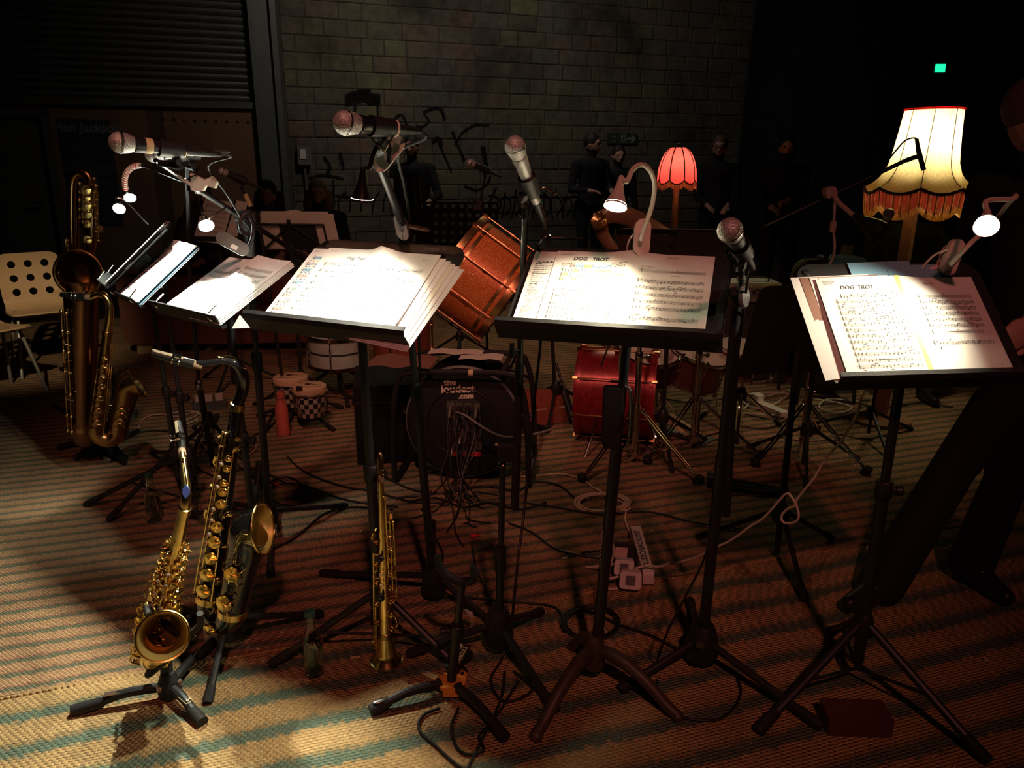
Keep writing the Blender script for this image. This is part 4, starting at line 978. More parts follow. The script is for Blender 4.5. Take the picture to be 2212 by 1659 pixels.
# dark cone lamp of stand B hangs from the boom microphone stand
bB = at(836,331,1.88); lb = thing('clip_lamp', 'black cone clip lamp with pale oval clip hanging from the boom stand', 'lamp', bB)
yx = V((0.66,0,0.75)); xx = V((0.75,0.0,-0.66))
stadium(lb, bB+V((0,0.006,0)), xx, yx, 0.042, 0.10, -0.012, 'lamp_cream', 'clip_body'); stadium(lb, bB+V((0,0.03,0)), xx, yx, 0.042, 0.09, 0.008, 'plastic_black', 'clip_jaw')
dB = at(782,434,1.845)
nk = [at(840,350,1.865), at(841,322,1.855), at(832,305,1.85), at(818,312,1.845), at(806,338,1.845), at(799,362,1.845)]
cone_lamp(lb, nk, dB, (-0.12,0.10,-0.98), 0.026, 0.074, 'black_gloss', energy=40, col=(1,0.93,0.72), target=FB.P(-0.01,0.01,0.0), angle=112, blend=0.9)
# lamps of the left stands
def rod_lamp(root, disc, d, r, bulb, energy, col, target, m='plastic_black', angle=150, blend=0.4):
    d = V(d).normalized(); disc = V(disc)
    sh = MB().lathe([(0,-0.035),(r*0.4,-0.034),(r*0.55,-0.02),(r*1.05,0.0),(r,0.0),(r*0.9,-0.006)], disc, d, 18).build('lamp_head', m, root)
    MB().lathe([(0,0),(r*0.98,0),(r*0.98,0.002),(0,0.004)], disc-d*0.005, d, 18).build('lit_lens', bulb, sh)
    l = lamp('lamp_light', 'SPOT', disc+d*0.002, target, energy, col, 0.015, angle, blend); l.parent = root; l.location = l.location - root.location
dF = at(446,489,2.33); lf = thing('clip_lamp', 'small bright lamp on thin rods above the thin left stand', 'lamp', dF)
rod_lamp(lf, dF, (0.35,-0.65,-0.66), 0.022, 'bulb_white', 105, (1.0,0.99,0.80), dF+V((-0.32,-0.10,-0.94)), angle=106, blend=0.5)
kF = at(416,396,2.36)
MB().tube([kF, at(436,466,2.355)], 0.0032, 6).build('lamp_rod', 'chrome', lf); MB().tube([kF+V((0.012,0.01,0)), at(441,468,2.37)], 0.0022, 6).build('lamp_rod', 'chrome', lf)
MB().tube([at(448,474,2.35), at(468,462,2.36), at(490,446,2.37)], 0.003, 6).build('stay_rod', 'chrome', lf)
cp = MB(); cp.prism([(-0.012,-0.026),(0.028,-0.02),(0.036,-0.002),(0.062,-0.006),(0.066,0.012),(0.05,0.026),(0.03,0.012),(-0.012,0.024)], at(418,394,2.33), V((0.98,0,-0.18)), V((0.18,0,0.98)), 0.02, (0,1,0)); cp.build('beige_clamp', 'lamp_cream', lf, 0.5)
cp = MB(); cp.tube([at(410,384,2.325), at(409,412,2.325)], 0.006, 8); cp.tube([at(410,384,2.325), at(424,380,2.325)], 0.004, 8); cp.build('clamp_screw', 'chrome', lf)
# beaded gooseneck lamp over G
dG = at(281,429,2.75); lg_ = thing('clip_lamp', 'gooseneck lamp bound with red and white thread shining over the far left score', 'lamp', dG)
rod_lamp(lg_, dG, (0.25,-0.6,-0.76), 0.020, 'bulb_white', 16, (0.9,1.0,0.85), FG.P(0,0.12,0), angle=84)
nk = sm([at(412,391,2.35), at(392,390,2.4), at(360,378,2.48), at(325,364,2.56), at(300,358,2.62), at(282,364,2.67), at(271,380,2.71), at(270,400,2.74), at(276,420,2.75)], 8)
MB().tube(nk, 0.0042, 8).build('gooseneck', 'steel', lg_)
w1, w2 = MB(), MB()
ib = int(len(nk)*0.5)
for j, i in enumerate(range(ib, len(nk)-5)):
    t = (nk[i+1]-nk[i]).normalized(); (w1 if j % 2 else w2).torus(nk[i], 0.0058, 0.0042, t, 10, 6)
w1.build('red_binding', 'thread_red', lg_); w2.build('white_binding', 'thread_white', lg_)
dH = at(257,452,2.95); lh = thing('clip_lamp', 'small glaring lamp on a thin bent wire at the far left', 'lamp', dH)
rod_lamp(lh, dH, (0.1,-0.8,-0.6), 0.022, 'bulb_white', 14, (0.95,1.0,0.8), FH.P(0,0.12,0.1), angle=84)
MB().tube(sm([at(256,440,2.96), at(249,432,2.97), at(256,427,2.98), at(275,438,2.99), at(320,485,3.02)], 8), 0.003, 6).build('bent_wire', 'steel', lh)
# oval clip lamp (off) hanging under the boom on the left
bo = at(503,527,2.12); lo_ = thing('clip_lamp', 'unlit grey oval clip lamp with a small white label below the left boom', 'lamp', bo)
xx = V((0.83,0.15,-0.53)).normalized(); yx = V((0.5,0.3,0.8)).normalized(); yx = (yx-xx*yx.dot(xx)).normalized()
MB().prism(rrect(0.092,0.036,0.0175,8), bo, xx, yx, 0.014).build('clip_body', 'plastic_grey', lo_, 0.5); MB().prism(rrect(0.018,0.012,0.001), bo+xx*0.008-yx*0.006+xx.cross(yx)*0.0142, xx, yx, 0.0006).build('label', 'paper', lo_, None)
MB().tube(sm([bo+xx*0.04, at(545,515,2.13), at(547,485,2.15), at(535,462,2.17), at(522,470,2.16), at(520,492,2.14), at(532,508,2.13)], 8), 0.0055, 8).build('gooseneck', 'plastic_black', lo_)
MB().lathe([(0.006,0),(0.012,0.02),(0.022,0.04),(0.02,0.041)], at(545,520,2.14), (-0.5,0.2,-0.8), 14).build('lamp_head', 'plastic_black', lo_)
# ================================================================== SAXOPHONES
class Sax:
    def __init__(s, root, O, T, B, r0, r1, Rb, Lb, rb, mbody, mkey, lean=0.02, bend=(0,0), end_dir=None, rot=0.0):
        s.root, s.O = root, V(O); s.A = (V(T)-V(O)).normalized(); s.L = (V(T)-V(O)).length
        b = V(B); s.B = (b - s.A*b.dot(s.A)).normalized(); s.C = s.A.cross(s.B)
        s.r0, s.r1, s.Rb, s.Lb, s.rb, s.mb, s.mk = r0, r1, Rb, Lb, rb, mbody, mkey; s.lean = lean
    def p(s, x, z, y=0.0): return s.O + s.B*x + s.A*z + s.C*y
    def rad(s, z): return s.r1 + (s.r0-s.r1)*max(0, min(1, z/s.L))
    def body(s, end_dir=None, straight=None):
        Rr = s.Rb; path = [s.p(0, s.L)] + [s.p(0, s.L*(1-k/8)) for k in range(1, 9)]
        MB().tube(path, [s.r0, s.r1], 22).build('body_tube', s.mb, s.root)
        rr_ = s.r1
        bow = [s.p(Rr-Rr*math.cos(PI*k/14), -Rr*math.sin(PI*k/14)*1.05) for k in range(15)]
        MB().tube(bow, [rr_, rr_*1.12], 22, cap=False).build('bow', s.mb, s.root)
        for q, dd in ((0, 1), (14, 1)):
            t = s.A; MB().lathe([(rr_*(1.0 if q == 0 else 1.12)+0.001,-0.012),(rr_*(1.0 if q == 0 else 1.12)+0.004,-0.010),(rr_*(1.0 if q == 0 else 1.12)+0.004,0.010),(rr_*(1.0 if q == 0 else 1.12)+0.001,0.012)], bow[q]+s.A*0.004, s.A, 22).build('bow_ring', s.mk, s.root)
        e0 = s.p(2*Rr+s.lean, s.Lb); ed = V(end_dir).normalized() if end_dir is not None else (s.A*0.75+s.B*0.65).normalized()
        if straight: pts = sm([s.p(2*Rr,0), s.p(2*Rr+s.lean*0.05, s.Lb*0.3), e0 - ed*straight, e0 - ed*straight*0.4, e0+ed*0.03], 8)
        else: pts = sm([s.p(2*Rr,0), s.p(2*Rr+s.lean*0.1, s.Lb*0.35), s.p(2*Rr+s.lean*0.4, s.Lb*0.7), e0 - ed*0.012, e0+ed*0.03], 8)
        n = len(pts)
        rs = [rr_*1.12 + (rr_*0.55)*(i/(n-1)) + (s.rb-rr_*1.67)*max(0, (i/(n-1)-0.45)/0.55)**3 for i in range(n)]
        MB().tube(pts, rs, 28, cap=False).build('bell', s.mb, s.root)
        # inside of the bell in plain brass
        MB().tube(pts, [r_-0.0012 for r_ in rs], 28, cap=False).build('bell_lining', 'brass_lining' if s.mk == 'brass' else s.mk, s.root)
        MB().torus(pts[-1], rs[-1], 0.0035, pts[-1]-pts[-2], 36, 8).build('bell_rim', s.mk, s.root)
        s.bp, s.br = pts, rs
        br = MB(); br.torus(s.p(Rr, s.Lb*0.45), 0.017, 0.0028, s.C, 18, 6); br.tube([s.p(s.rad(s.Lb*0.45), s.Lb*0.45), s.p(Rr-0.017, s.Lb*0.45)], 0.003); br.tube([s.p(Rr+0.017, s.Lb*0.45), s.p(2*Rr-rr_*1.2, s.Lb*0.45)], 0.003); br.build('bell_brace', s.mk, s.root)
        c = MB(); c.lathe([(s.r0+0.001,-0.02),(s.r0+0.0035,-0.018),(s.r0+0.0035,0.0),(s.r0*0.75,0.003)], s.p(0,s.L), s.A, 20); c.build('neck_receiver', s.mk, s.root)
        return s
    def neck(s, pts, rs, mp_dir, mlen=0.09, mr=0.0125, m=None, mm='ebonite', lig='steel', reed_side=None, tipr=None):
        P = sm([s.p(*q) for q in pts], 8); MB().tube(P, rs, 16).build('neck', m or s.mb, s.root)
        d = V(mp_dir).normalized(); e = P[-1]
        MB().lathe([(rs[-1]*1.02,-0.022),(rs[-1]*1.3,-0.022),(rs[-1]*1.3,0.01),(rs[-1]*1.02,0.01)], e, d, 14).build('neck_cork', 'cork', s.root)
        x, y = ortho(d)
        if reed_side is not None: y = (V(reed_side)-d*V(reed_side).dot(d)).normalized(); x = y.cross(d)
        # mouthpiece: tapered beak, flattened on the reed side at the tip
        mp = MB(); n = 9
        prof = [(0.0,1.0),(0.12,1.0),(0.3,0.98),(0.5,0.95),(0.62,0.9),(0.75,0.78),(0.88,0.58),(1.0,0.42)]
        seg = 16; vs = []
        for t, k in prof:
            for q in range(seg):
                a = 2*PI*q/seg; yy = math.sin(a); 
                if yy > 0: yy *= 0.92
                elif t > 0.55: yy *= max(0.1, 1-(t-0.55)*2.0)
                vs.append(e + d*(mlen*t) + x*(math.cos(a)*mr*(0.55+0.45*k)) + y*(yy*mr))
        fs = [(i*seg+q, i*seg+(q+1) % seg, (i+1)*seg+(q+1) % seg, (i+1)*seg+q) for i in range(len(prof)-1) for q in range(seg)]
        fs.append(tuple(range(seg-1,-1,-1))); fs.append(tuple((len(prof)-1)*seg+q for q in range(seg)))
        mp.add(vs, fs); mpo = mp.build('mouthpiece', mm, s.root)
        rd = MB(); rd.prism([(-mr*0.34,0.0),(mr*0.34,0.0),(mr*0.3,mlen*0.70),(-mr*0.3,mlen*0.70)], e+d*mlen*0.27+y*mr*0.88, x, d, 0.0015, y); rd.build('reed', 'reed', mpo, None)
        lg = MB()
        for t in (0.34, 0.5): lg.torus(e+d*mlen*t, mr*1.06, 0.0018, d, 20, 6)
        lg.prism([(-mr*0.45,0),(mr*0.45,0),(mr*0.45,mlen*0.2),(-mr*0.45,mlen*0.2)], e+d*mlen*0.32+y*mr*0.98, x, d, 0.003, y)
        for t in (0.34, 0.5): lg.tube([e+d*mlen*t+y*mr*1.1-x*0.012, e+d*mlen*t+y*mr*1.1+x*0.018], 0.0024, 8); lg.ell(e+d*mlen*t+y*mr*1.1+x*0.02, (0.004,0.004,0.004), seg=8, rings=6)
        lg.build('ligature', lig, mpo)
        # octave key along the neck
        i0, i1 = int(len(P)*0.2), int(len(P)*0.75); up = s.A
        nk = MB(); nk.tube([P[i]+(-s.B*0.0 + s.A)*(lerp_list(rs, len(P))[i]+0.004) for i in range(i0, i1)], 0.0022, 6); nk.ell(P[i1]+s.A*(rs[-1]+0.004), (0.006,0.006,0.003), seg=10, rings=6); nk.build('octave_key', s.mk, s.root)
    def dirn(s, phi): return s.B*math.cos(phi) + s.C*math.sin(phi)
    def cup(s, z, phi, rc, base=None, name='key_cup', r_at=None, nrm=None):
        e = s.dirn(phi) if nrm is None else V(nrm).normalized(); r_ = s.rad(z) if r_at is None else r_at
        c = (s.p(0, z) if base is None else V(base)) + e*(r_+0.004)
        mb = MB(); mb.lathe([(0,0.0),(rc*0.9,0.0),(rc,0.002),(rc,0.006),(rc*0.9,0.008),(rc*0.45,0.0085),(rc*0.3,0.0105),(0,0.0105)], c, e, 18)
        o = mb.build(name, s.mk, s.root); x, y = ortho(e)
        ar = MB(); t = s.A.cross(e).normalized(); ar.tube([c+e*0.0105, c+e*0.012+t*rc*0.7, c+e*0.006+t*(rc*1.25)], [0.003,0.0026,0.002], 6); ar.build('key_arm', s.mk, o)
        return c
    def rod(s, z0, z1, phi, off=0.008, r=0.0022, n=4):
        e = s.dirn(phi); pts = [s.p(0, z0)+e*(s.rad(z0)+off), s.p(0, z1)+e*(s.rad(z1)+off)]
        o = MB().tube(pts, r, 8).build('key_rod', s.mk, s.root); ps = MB()
        for k in range(n):
            q = pts[0].lerp(pts[1], k/(n-1)); z = z0+(z1-z0)*k/(n-1)
            ps.tube([s.p(0, z)+e*(s.rad(z)-0.001), q], 0.0024, 6); ps.ell(q, (0.004,0.004,0.004), seg=8, rings=6)
        po = ps.build('rod_posts', s.mk, o); po['kind'] = 'stuff'
    def pearl(s, z, phi, off=0.016, r=0.007):
        e = s.dirn(phi); c = s.p(0, z)+e*(s.rad(z)+off)
        o = MB().lathe([(0,0),(r*1.1,0),(r*1.1,0.003),(r*0.9,0.004),(0,0.004)], c, e, 14).build('finger_key', s.mk, s.root)
        MB().lathe([(r*0.85,0.0035),(r*0.6,0.0052),(0,0.0058)], c, e, 12).build('pearl', 'pearl', o)
    def lever(s, z, phi, ln=0.035, off=0.012, w=0.006, tilt=0.3):
        e = s.dirn(phi); t = s.A.cross(e).normalized(); c = s.p(0, z)+e*(s.rad(z)+off)
        d = (s.A*math.cos(tilt)+t*math.sin(tilt)); 
        MB().tube(sm([c, c+d*ln*0.4+e*0.006, c+d*ln], 5), [0.002, w*0.6, w], 8, flat=0.45).build('touch_lever', s.mk, s.root)
    def bell_key(s, i, nrm, rc, guard=True):
        n = V(nrm).normalized(); c = s.bp[i]; r_ = s.br[i]
        k = s.cup(0, 0, rc, base=c, r_at=r_, nrm=n, name='bell_key_cup')
        if guard:
            x, y = ortho(n); g = MB(); q = k+n*0.018; a = s.A
            b_ = a.cross(n).normalized(); 
            g.tube(sm([k-n*0.004+b_*rc*1.35-a*rc, q+b_*rc*1.1-a*rc*0.7, q+b_*rc*0.9, q+b_*rc*1.1+a*rc*0.7, k-n*0.004+b_*rc*1.35+a*rc], 6), 0.0028, 8)
            g.torus(q+b_*rc*0.62, 0.006, 0.0022, n, 14, 6)
            g.build('key_guard', s.mk, s.root)

# ---------------------------------------------- black and gold tenor
O = at(452,1292,2.03); T = at(514,872,2.02)
sx = thing('tenor_saxophone', 'black lacquered tenor saxophone with gold keys leaning on its stand', 'saxophone', O - V((0,0,0.1)))
X = Sax(sx, O, T, (0.90,-0.43,0), 0.0165, 0.036, 0.047, 0.285, 0.072, 'black_lacquer', 'brass', 0.028)
X.body(end_dir=(0.96,-0.08,0.28))
q = X.O; nv = lambda px, py, Y: ((at(px,py,Y)-X.O).dot(X.B), (at(px,py,Y)-X.O).dot(X.A), (at(px,py,Y)-X.O).dot(X.C))
X.neck([nv(514,872,2.02), nv(526,838,2.02), nv(527,812,2.01), nv(512,789,2.0), nv(486,780,1.99), nv(455,784,1.98), nv(418,787,1.97)], [0.0165,0.0155,0.0145,0.012,0.0105,0.0095,0.0085], at(330,764,1.94)-at(418,787,1.97), 0.105, 0.0135, reed_side=(0,-0.5,0.85), lig='chrome')
F_ = R(-62)
for z, rc, ph in ((0.05,0.023,-75),(0.105,0.0225,-70),(0.16,0.021,-66),(0.213,0.020,-62),(0.262,0.018,-60),(0.335,0.016,-58),(0.372,0.014,-58),(0.40,0.012,-60),(0.445,0.0115,-55),(0.475,0.0105,-55)):
    X.cup(z, R(ph), rc)
for z, rc in ((0.085,0.015),(0.30,0.013),(0.505,0.009),(0.535,0.008)): X.cup(z, R(-20), rc)
X.rod(0.02, 0.30, R(-95), 0.010); X.rod(0.30, 0.545, R(-92), 0.010); X.rod(0.03, 0.50, R(-118), 0.012, 0.0026, 6); X.rod(0.10, 0.54, R(-130), 0.009, 0.002, 6)
X.rod(0.02, 0.22, R(-40), 0.014, 0.0028, 3); X.rod(0.33, 0.5, R(-35), 0.01)
for z in (0.24,0.285,0.32): X.pearl(z, R(-80))
for z in (0.39,0.42,0.46): X.pearl(z, R(-78))
for z, ph, t_ in ((0.50,-150,0.5),(0.46,-165,-0.4),(0.43,-150,0.3),(0.36,-140,0.7),(0.2,-30,1.2),(0.26,-150,0.2),(0.3,-155,-0.5)): X.lever(z, R(ph), 0.035, 0.012, 0.006, t_)
X.bell_key(13, -X.C*0.9+X.B*0.25, 0.024); X.bell_key(5, -X.C*0.95+X.B*0.1, 0.026)
X.cup(0, 0, 0.021, base=X.p(X.Rb*1.0, -X.Rb*1.0), r_at=X.r1*1.02, nrm=-X.C*0.9-X.A*0.3+X.B*0.2, name='bow_key_cup')
en = MB()
def on_bell(t, phi):
    i = t*(len(X.bp)-1); k = min(int(i), len(X.bp)-2); c = X.bp[k].lerp(X.bp[k+1], i-k); r_ = X.br[k]+(X.br[k+1]-X.br[k])*(i-k)
    ax = (X.bp[k+1]-X.bp[k]).normalized(); e = (-X.C - ax*(-X.C).dot(ax)).normalized(); f = ax.cross(e); return c + (e*math.cos(phi)+f*math.sin(phi))*(r_+0.0004)
for (t0, p0, sx_, sy_, nn) in ((0.48,0.0,0.045,0.28,5),(0.54,0.35,0.04,0.25,4),(0.41,-0.2,0.045,0.25,3),(0.35,0.1,0.035,0.35,4),(0.58,-0.2,0.03,0.25,5)):
    pts = [on_bell(t0+sx_*(1+0.3*math.cos(nn*a))*math.cos(a), p0+sy_*(1+0.3*math.cos(nn*a))*math.sin(a)) for a in [2*PI*k/40 for k in range(40)]]
    en.tube(pts, 0.0005, 4, closed=True)
for k in range(6): en.tube([on_bell(0.30+0.004*j, -0.3+0.1*k+0.04*math.sin(j)) for j in range(6)], 0.0005, 4)
en.build('engraving', 'engraving', sx)
# tenor stand
hb = G(502,1420); ts = thing('saxophone_stand', 'black folding stand holding the tenor saxophone', 'saxophone stand', (hb.x,hb.y,0))
tripod(ts, hb, 0.13, [G(452,1525), G(690,1340), G(395,1330)], 0.011, hub_r=0.028, hub_h=0.11)
pole(ts, (hb.x,hb.y,0.12), at(565,1165,2.22), 0.010, name='upright')
cr = MB(); a = at(565,1165,2.22); cr.tube(sm([a+V((-0.07,-0.06,0.02)), a+V((-0.03,-0.015,-0.005)), a, a+V((0.03,-0.02,0.0)), a+V((0.05,-0.07,0.02))], 6), 0.007, 8); cr.build('bell_yoke', 'rubber', ts)
cr = MB(); a = V((hb.x,hb.y,0.2)); cr.tube(sm([a, a+V((-0.05,-0.02,-0.03)), X.p(0.02,-0.075)+V((0.03,0,-0.01)), X.p(0.04,-0.065)+V((0,-0.05,0.0))], 6), 0.008, 8); cr.build('bow_cradle', 'rubber', ts)
collar(ts, (hb.x,hb.y,0.215), (0,0,1), 0.017, 0.02, 'chrome', 'lock_ring'); knob(ts, (hb.x+0.015,hb.y-0.01,0.21), (1,-0.4,0.1), 0.011, 0.02, 'chrome')

# ---------------------------------------------- gold alto, bell towards the viewer
O = at(337,1368,1.84); T = at(400,1098,1.80)
sx = thing('alto_saxophone', 'gold alto saxophone with its round bell facing the viewer', 'saxophone', O - V((0,0,0.08)))
X = Sax(sx, O, T, (0.42,-0.90,0.05), 0.0125, 0.031, 0.036, 0.125, 0.0615, 'brass', 'brass', 0.065)
ctr = at(383,1308,1.70); 
X.body(end_dir=(V((0,0,HCAM))-ctr).normalized()*0.9+X.B*0.1, straight=0.075)
X.neck([nv(400,1098,1.80), nv(402,1075,1.80), nv(402,1050,1.82), nv(398,1020,1.86), nv(395,992,1.90), nv(392,970,1.93)], [0.0125,0.012,0.011,0.0095,0.0085,0.008], at(384,905,2.0)-at(392,970,1.93), 0.088, 0.0115, 'brass', reed_side=(0,-1,0.2), lig='chrome')
eb_ = MB(); eb_.prism([(0,-0.017),(0.009,-0.006),(0.009,0.008),(0,0.018),(-0.008,0.008),(-0.008,-0.006)], at(402,1062,1.785), V((1,0,0)), V((0,0.3,0.95)), 0.003, V((0,-0.95,0.3))); eb_.build('neck_emblem', 'enamel_blue', sx, 0.4)
for ph in (40,-35,75,-70):
    pass
zz = [0.02,0.06,0.10,0.14,0.18,0.215,0.25,0.28]
for k, z in enumerate(zz):
    X.cup(z, R(-52), 0.020-0.0013*k); X.cup(z+0.012, R(58), 0.017-0.001*k)
for k, z in enumerate((0.04,0.085,0.125,0.165,0.2,0.235)): X.pearl(z, R(-12), 0.014, 0.0065); X.cup(z+0.02, R(100), 0.012-0.0006*k)
for k, z in enumerate((0.05,0.10,0.15,0.2,0.245,0.285)): X.cup(z, R(-100), 0.013-0.0008*k)
for k, z in enumerate((0.0,0.035,0.07,0.105,0.14,0.175,0.21,0.24)): X.cup(z+0.01, R(-78), 0.0165-0.0008*k); X.cup(z, R(-128), 0.012-0.0004*k); X.cup(z+0.018, R(18), 0.012-0.0005*k)
for k, z in enumerate((0.015,0.05,0.09,0.13,0.17,0.21)): X.pearl(z, R(-40), 0.018, 0.007); X.lever(z, R(-110), 0.03, 0.018, 0.006, 1.3); X.lever(z+0.01, R(70), 0.03, 0.016, 0.006, -1.2)
X.rod(0.0, 0.30, R(-125), 0.011, 0.0026, 6); X.rod(0.01, 0.31, R(-140), 0.008, 0.0022, 6); X.rod(0.0, 0.30, R(-112), 0.014, 0.0022, 5)
X.rod(0.02, 0.29, R(30), 0.012, 0.002, 6); X.rod(0.05, 0.31, R(85), 0.011, 0.0022, 5); X.rod(0.0, 0.2, R(-80), 0.012, 0.0024, 5)
for z, ph, t_ in ((0.27,120,0.5),(0.25,135,-0.6),(0.22,110,0.9),(0.29,-60,0.7),(0.16,15,1.0),(0.12,25,0.6),(0.06,-140,0.9),(0.03,-150,0.2),(0.0,-130,0.5),(0.02,-95,-0.6),(-0.01,-70,1.1),(0.19,35,-0.8),(0.08,45,0.8)): X.lever(z, R(ph), 0.034, 0.014, 0.0065, t_)
X.bell_key(4, -X.C*0.95+X.B*0.1, 0.022, True); X.bell_key(9, -X.C*0.9+X.B*0.1, 0.022, True)
for k, (dx, dz, nn) in enumerate(((0.0,-0.03,-X.C),(0.03,-0.055,-X.C),(0.055,-0.04,X.C),(0.02,-0.05,X.C))):
    X.cup(0, 0, 0.016, base=X.p(dx, dz), r_at=X.r1*0.95, nrm=nn*0.9-X.A*0.25, name='bow_key_cup')
gd = MB()
for k in range(3): 
    c = X.p(0.0,0.01+0.035*k)+X.dirn(R(-95))*(X.r1+0.022); gd.tube(sm([c-X.A*0.016, c+X.dirn(R(-95))*0.006, c+X.A*0.016], 5), 0.0024, 6)
gd.build('key_guard', 'brass', sx)
# alto stand
hb = G(370,1512); as_ = thing('saxophone_stand', 'low black tripod stand with copper legs holding the alto saxophone', 'saxophone stand', (hb.x,hb.y,0))
h3 = V((hb.x,hb.y,0))
for t, lab in ((G(158,1552),0), (G(440,1577),1), (G(462,1402),0)):
    d = V((t.x-h3.x, t.y-h3.y, 0)); dn = d.normalized(); sd = V((-dn.y,dn.x,0)); a = h3+V((0,0,0.045)); b = h3+d*0.72+V((0,0,0.035))
    lg = MB(); lg.tube(sm([a, h3+d*0.4+V((0,0,0.05)), b], 6), [0.014,0.013,0.012], 10); l = lg.build('leg', 'plastic_black', as_)
    ft = MB(); ft.tube(sm([b-dn*0.01, h3+d*0.85+V((0,0,0.028)), h3+d+V((0,0,0.024))], 5), [0.0135,0.016,0.0165], 12); ft.build('rubber_foot', 'rubber', l)
    if not lab:
        MB().box(a.lerp(b,0.5)+V((0,0,0.016)), (d.length*0.6,0.014,0.003), dn, sd, (0,0,1)).build('copper_strip', 'copper_leg', l, None)
    else:
        tx = MB(); add_text(tx, 'HERCULES', 0.017, a.lerp(b,0.55)+V((0,0,0.0165))+sd*0.002, dn, sd, bold=0.0005); tx.build('leg_lettering', 'label_gold', l, None)
        fr_ = MB(); c = a.lerp(b,0.55)+V((0,0,0.016)); pq = rrect(0.095,0.021,0.002); fr_.tube([c+dn*x_+sd*y_ for x_, y_ in pq], 0.0008, 4, closed=True); fr_.build('label_outline', 'label_gold', l)
hubm = MB(); hubm.lathe([(0,0.02),(0.03,0.02),(0.034,0.045),(0.026,0.07),(0.018,0.09),(0,0.09)], h3, (0,0,1), 16); hubm.build('hub', 'plastic_black', as_)
for a_ in range(3): MB().cyl(h3+V((0.03*math.cos(a_*2.1),0.03*math.sin(a_*2.1),0.05)), h3+V((0.03*math.cos(a_*2.1),0.03*math.sin(a_*2.1),0.064)), 0.008, 10).build('bolt', 'copper_leg', as_)
up = MB(); up.tube(sm([h3+V((0,0,0.06)), h3+V((-0.002,0.01,0.14)), at(392,1400,1.79), at(402,1372,1.76)], 6), [0.017,0.016,0.014,0.012], 12); up.build('upright', 'plastic_black', as_)
ck = MB(); c = X.p(X.Rb, -0.075); ck.tube(sm([c+X.B*(-0.05)+X.A*0.02, c+X.B*(-0.02)-X.A*0.006, c+X.B*0.02-X.A*0.006, c+X.B*0.05+X.A*0.02, at(402,1385,1.76)], 6), 0.010, 10); ck.build('bow_cradle', 'rubber', as_)
yk = MB(); c = ctr+V((0,0.03,0)); yk.tube(sm([at(322,1330,1.74), at(318,1312,1.78), at(352,1345,1.80), at(395,1372,1.78), at(430,1352,1.76), at(432,1325,1.74)], 6), 0.0085, 10); yk.build('bell_yoke', 'rubber', as_)

# ---------------------------------------------- soprano
b0 = G(836,1440); ap = V((b0.x,b0.y,0.02)); tp_ = at(823,1038,1.97)
sx = thing('soprano_saxophone', 'straight gold soprano saxophone standing upright on the rug', 'saxophone', b0)
A = (tp_-ap).normalized(); L = (tp_-ap).length; Bx = V((1,0,0)); Bx = (Bx-A*Bx.dot(A)).normalized(); Cx = A.cross(Bx)
X = Sax(sx, ap, tp_, (1,0,0), 0.0072, 0.0265, 0.03, 0.1, 0.05, 'brass', 'brass')
rs_ = lambda z: 0.0072+(0.021-0.0072)*(1-z/L)
MB().lathe([(0.046,0.0),(0.044,0.004),(0.034,0.014),(0.028,0.03),(0.0245,0.07)]+[(rs_(L*k/12)+(0.002 if k < 2 else 0), L*k/12) for k in range(2,13)], ap, A, 28).build('body_tube', 'brass', sx)
MB().lathe([(0.0445,0.0),(0.034,0.012),(0.027,0.03),(0.02,0.1),(0,0.12)], ap, A, 24).build('bell_lining', 'brass_old', sx); MB().torus(ap, 0.0455, 0.004, A, 32, 8).build('bell_rim', 'brass', sx)
X.r1 = 0.021
mpd = (at(820,970,1.97)-tp_).normalized()
MB().lathe([(0.0075,-0.005),(0.0085,-0.003),(0.0085,0.012),(0.0075,0.014),(0.0075,0.02)], tp_, mpd, 14).build('neck_cork', 'cork', sx)
MB().lathe([(0.0092,0.012),(0.0105,0.014),(0.0105,0.03),(0.0098,0.034),(0.0092,0.06),(0.0075,0.078),(0.004,0.083),(0,0.083)], tp_, mpd, 16).build('mouthpiece', 'brass_old', sx)
lg = MB(); 
for h in (0.02,0.034): lg.torus(tp_+mpd*h, 0.0112, 0.0016, mpd, 18, 6)
lg.box(tp_+mpd*0.027+V((0,-0.011,0)), (0.01,0.003,0.018), Bx, Cx, mpd); lg.build('ligature', 'brass_old', sx)
for k, z in enumerate((0.12,0.165,0.21,0.255,0.30,0.345,0.385,0.42)): X.cup(z, R(-25), 0.0115-0.0006*k)
for k, z in enumerate((0.14,0.2,0.27,0.33,0.4)): X.cup(z, R(-155), 0.009-0.0004*k)
X.rod(0.05, 0.36, R(-165), 0.015, 0.0026, 5); X.rod(0.04, 0.2, R(-150), 0.012, 0.002, 4); X.rod(0.25, 0.5, R(-20), 0.013, 0.0024, 5); X.rod(0.22, 0.46, R(5), 0.02, 0.0026, 4); X.rod(0.3, 0.54, R(-45), 0.009, 0.002, 5)
for z, ph, t_ in ((0.43,-160,0.8),(0.40,-170,0.2),(0.46,-30,0.5),(0.36,10,0.3),(0.28,0,-0.2),(0.3,-150,0.6),(0.12,-10,0.4),(0.06,-165,-0.4)): X.lever(z, R(ph), 0.03, 0.012, 0.0055, t_)
for z in (0.235,0.275,0.31): X.pearl(z, R(-95), 0.012, 0.006)
MB().ell(X.p(0,0.36)+X.dirn(R(-100))*0.026, (0.011,0.011,0.011), seg=12, rings=8).build('thumb_rest', 'ebonite', sx); MB().ell(X.p(0,0.235)+X.dirn(R(-100))*0.028, (0.010,0.009,0.014), seg=12, rings=8).build('thumb_hook', 'ebonite', sx)
pg = thing('peg_stand', 'small dark peg stand under the soprano saxophone', 'saxophone stand', b0)
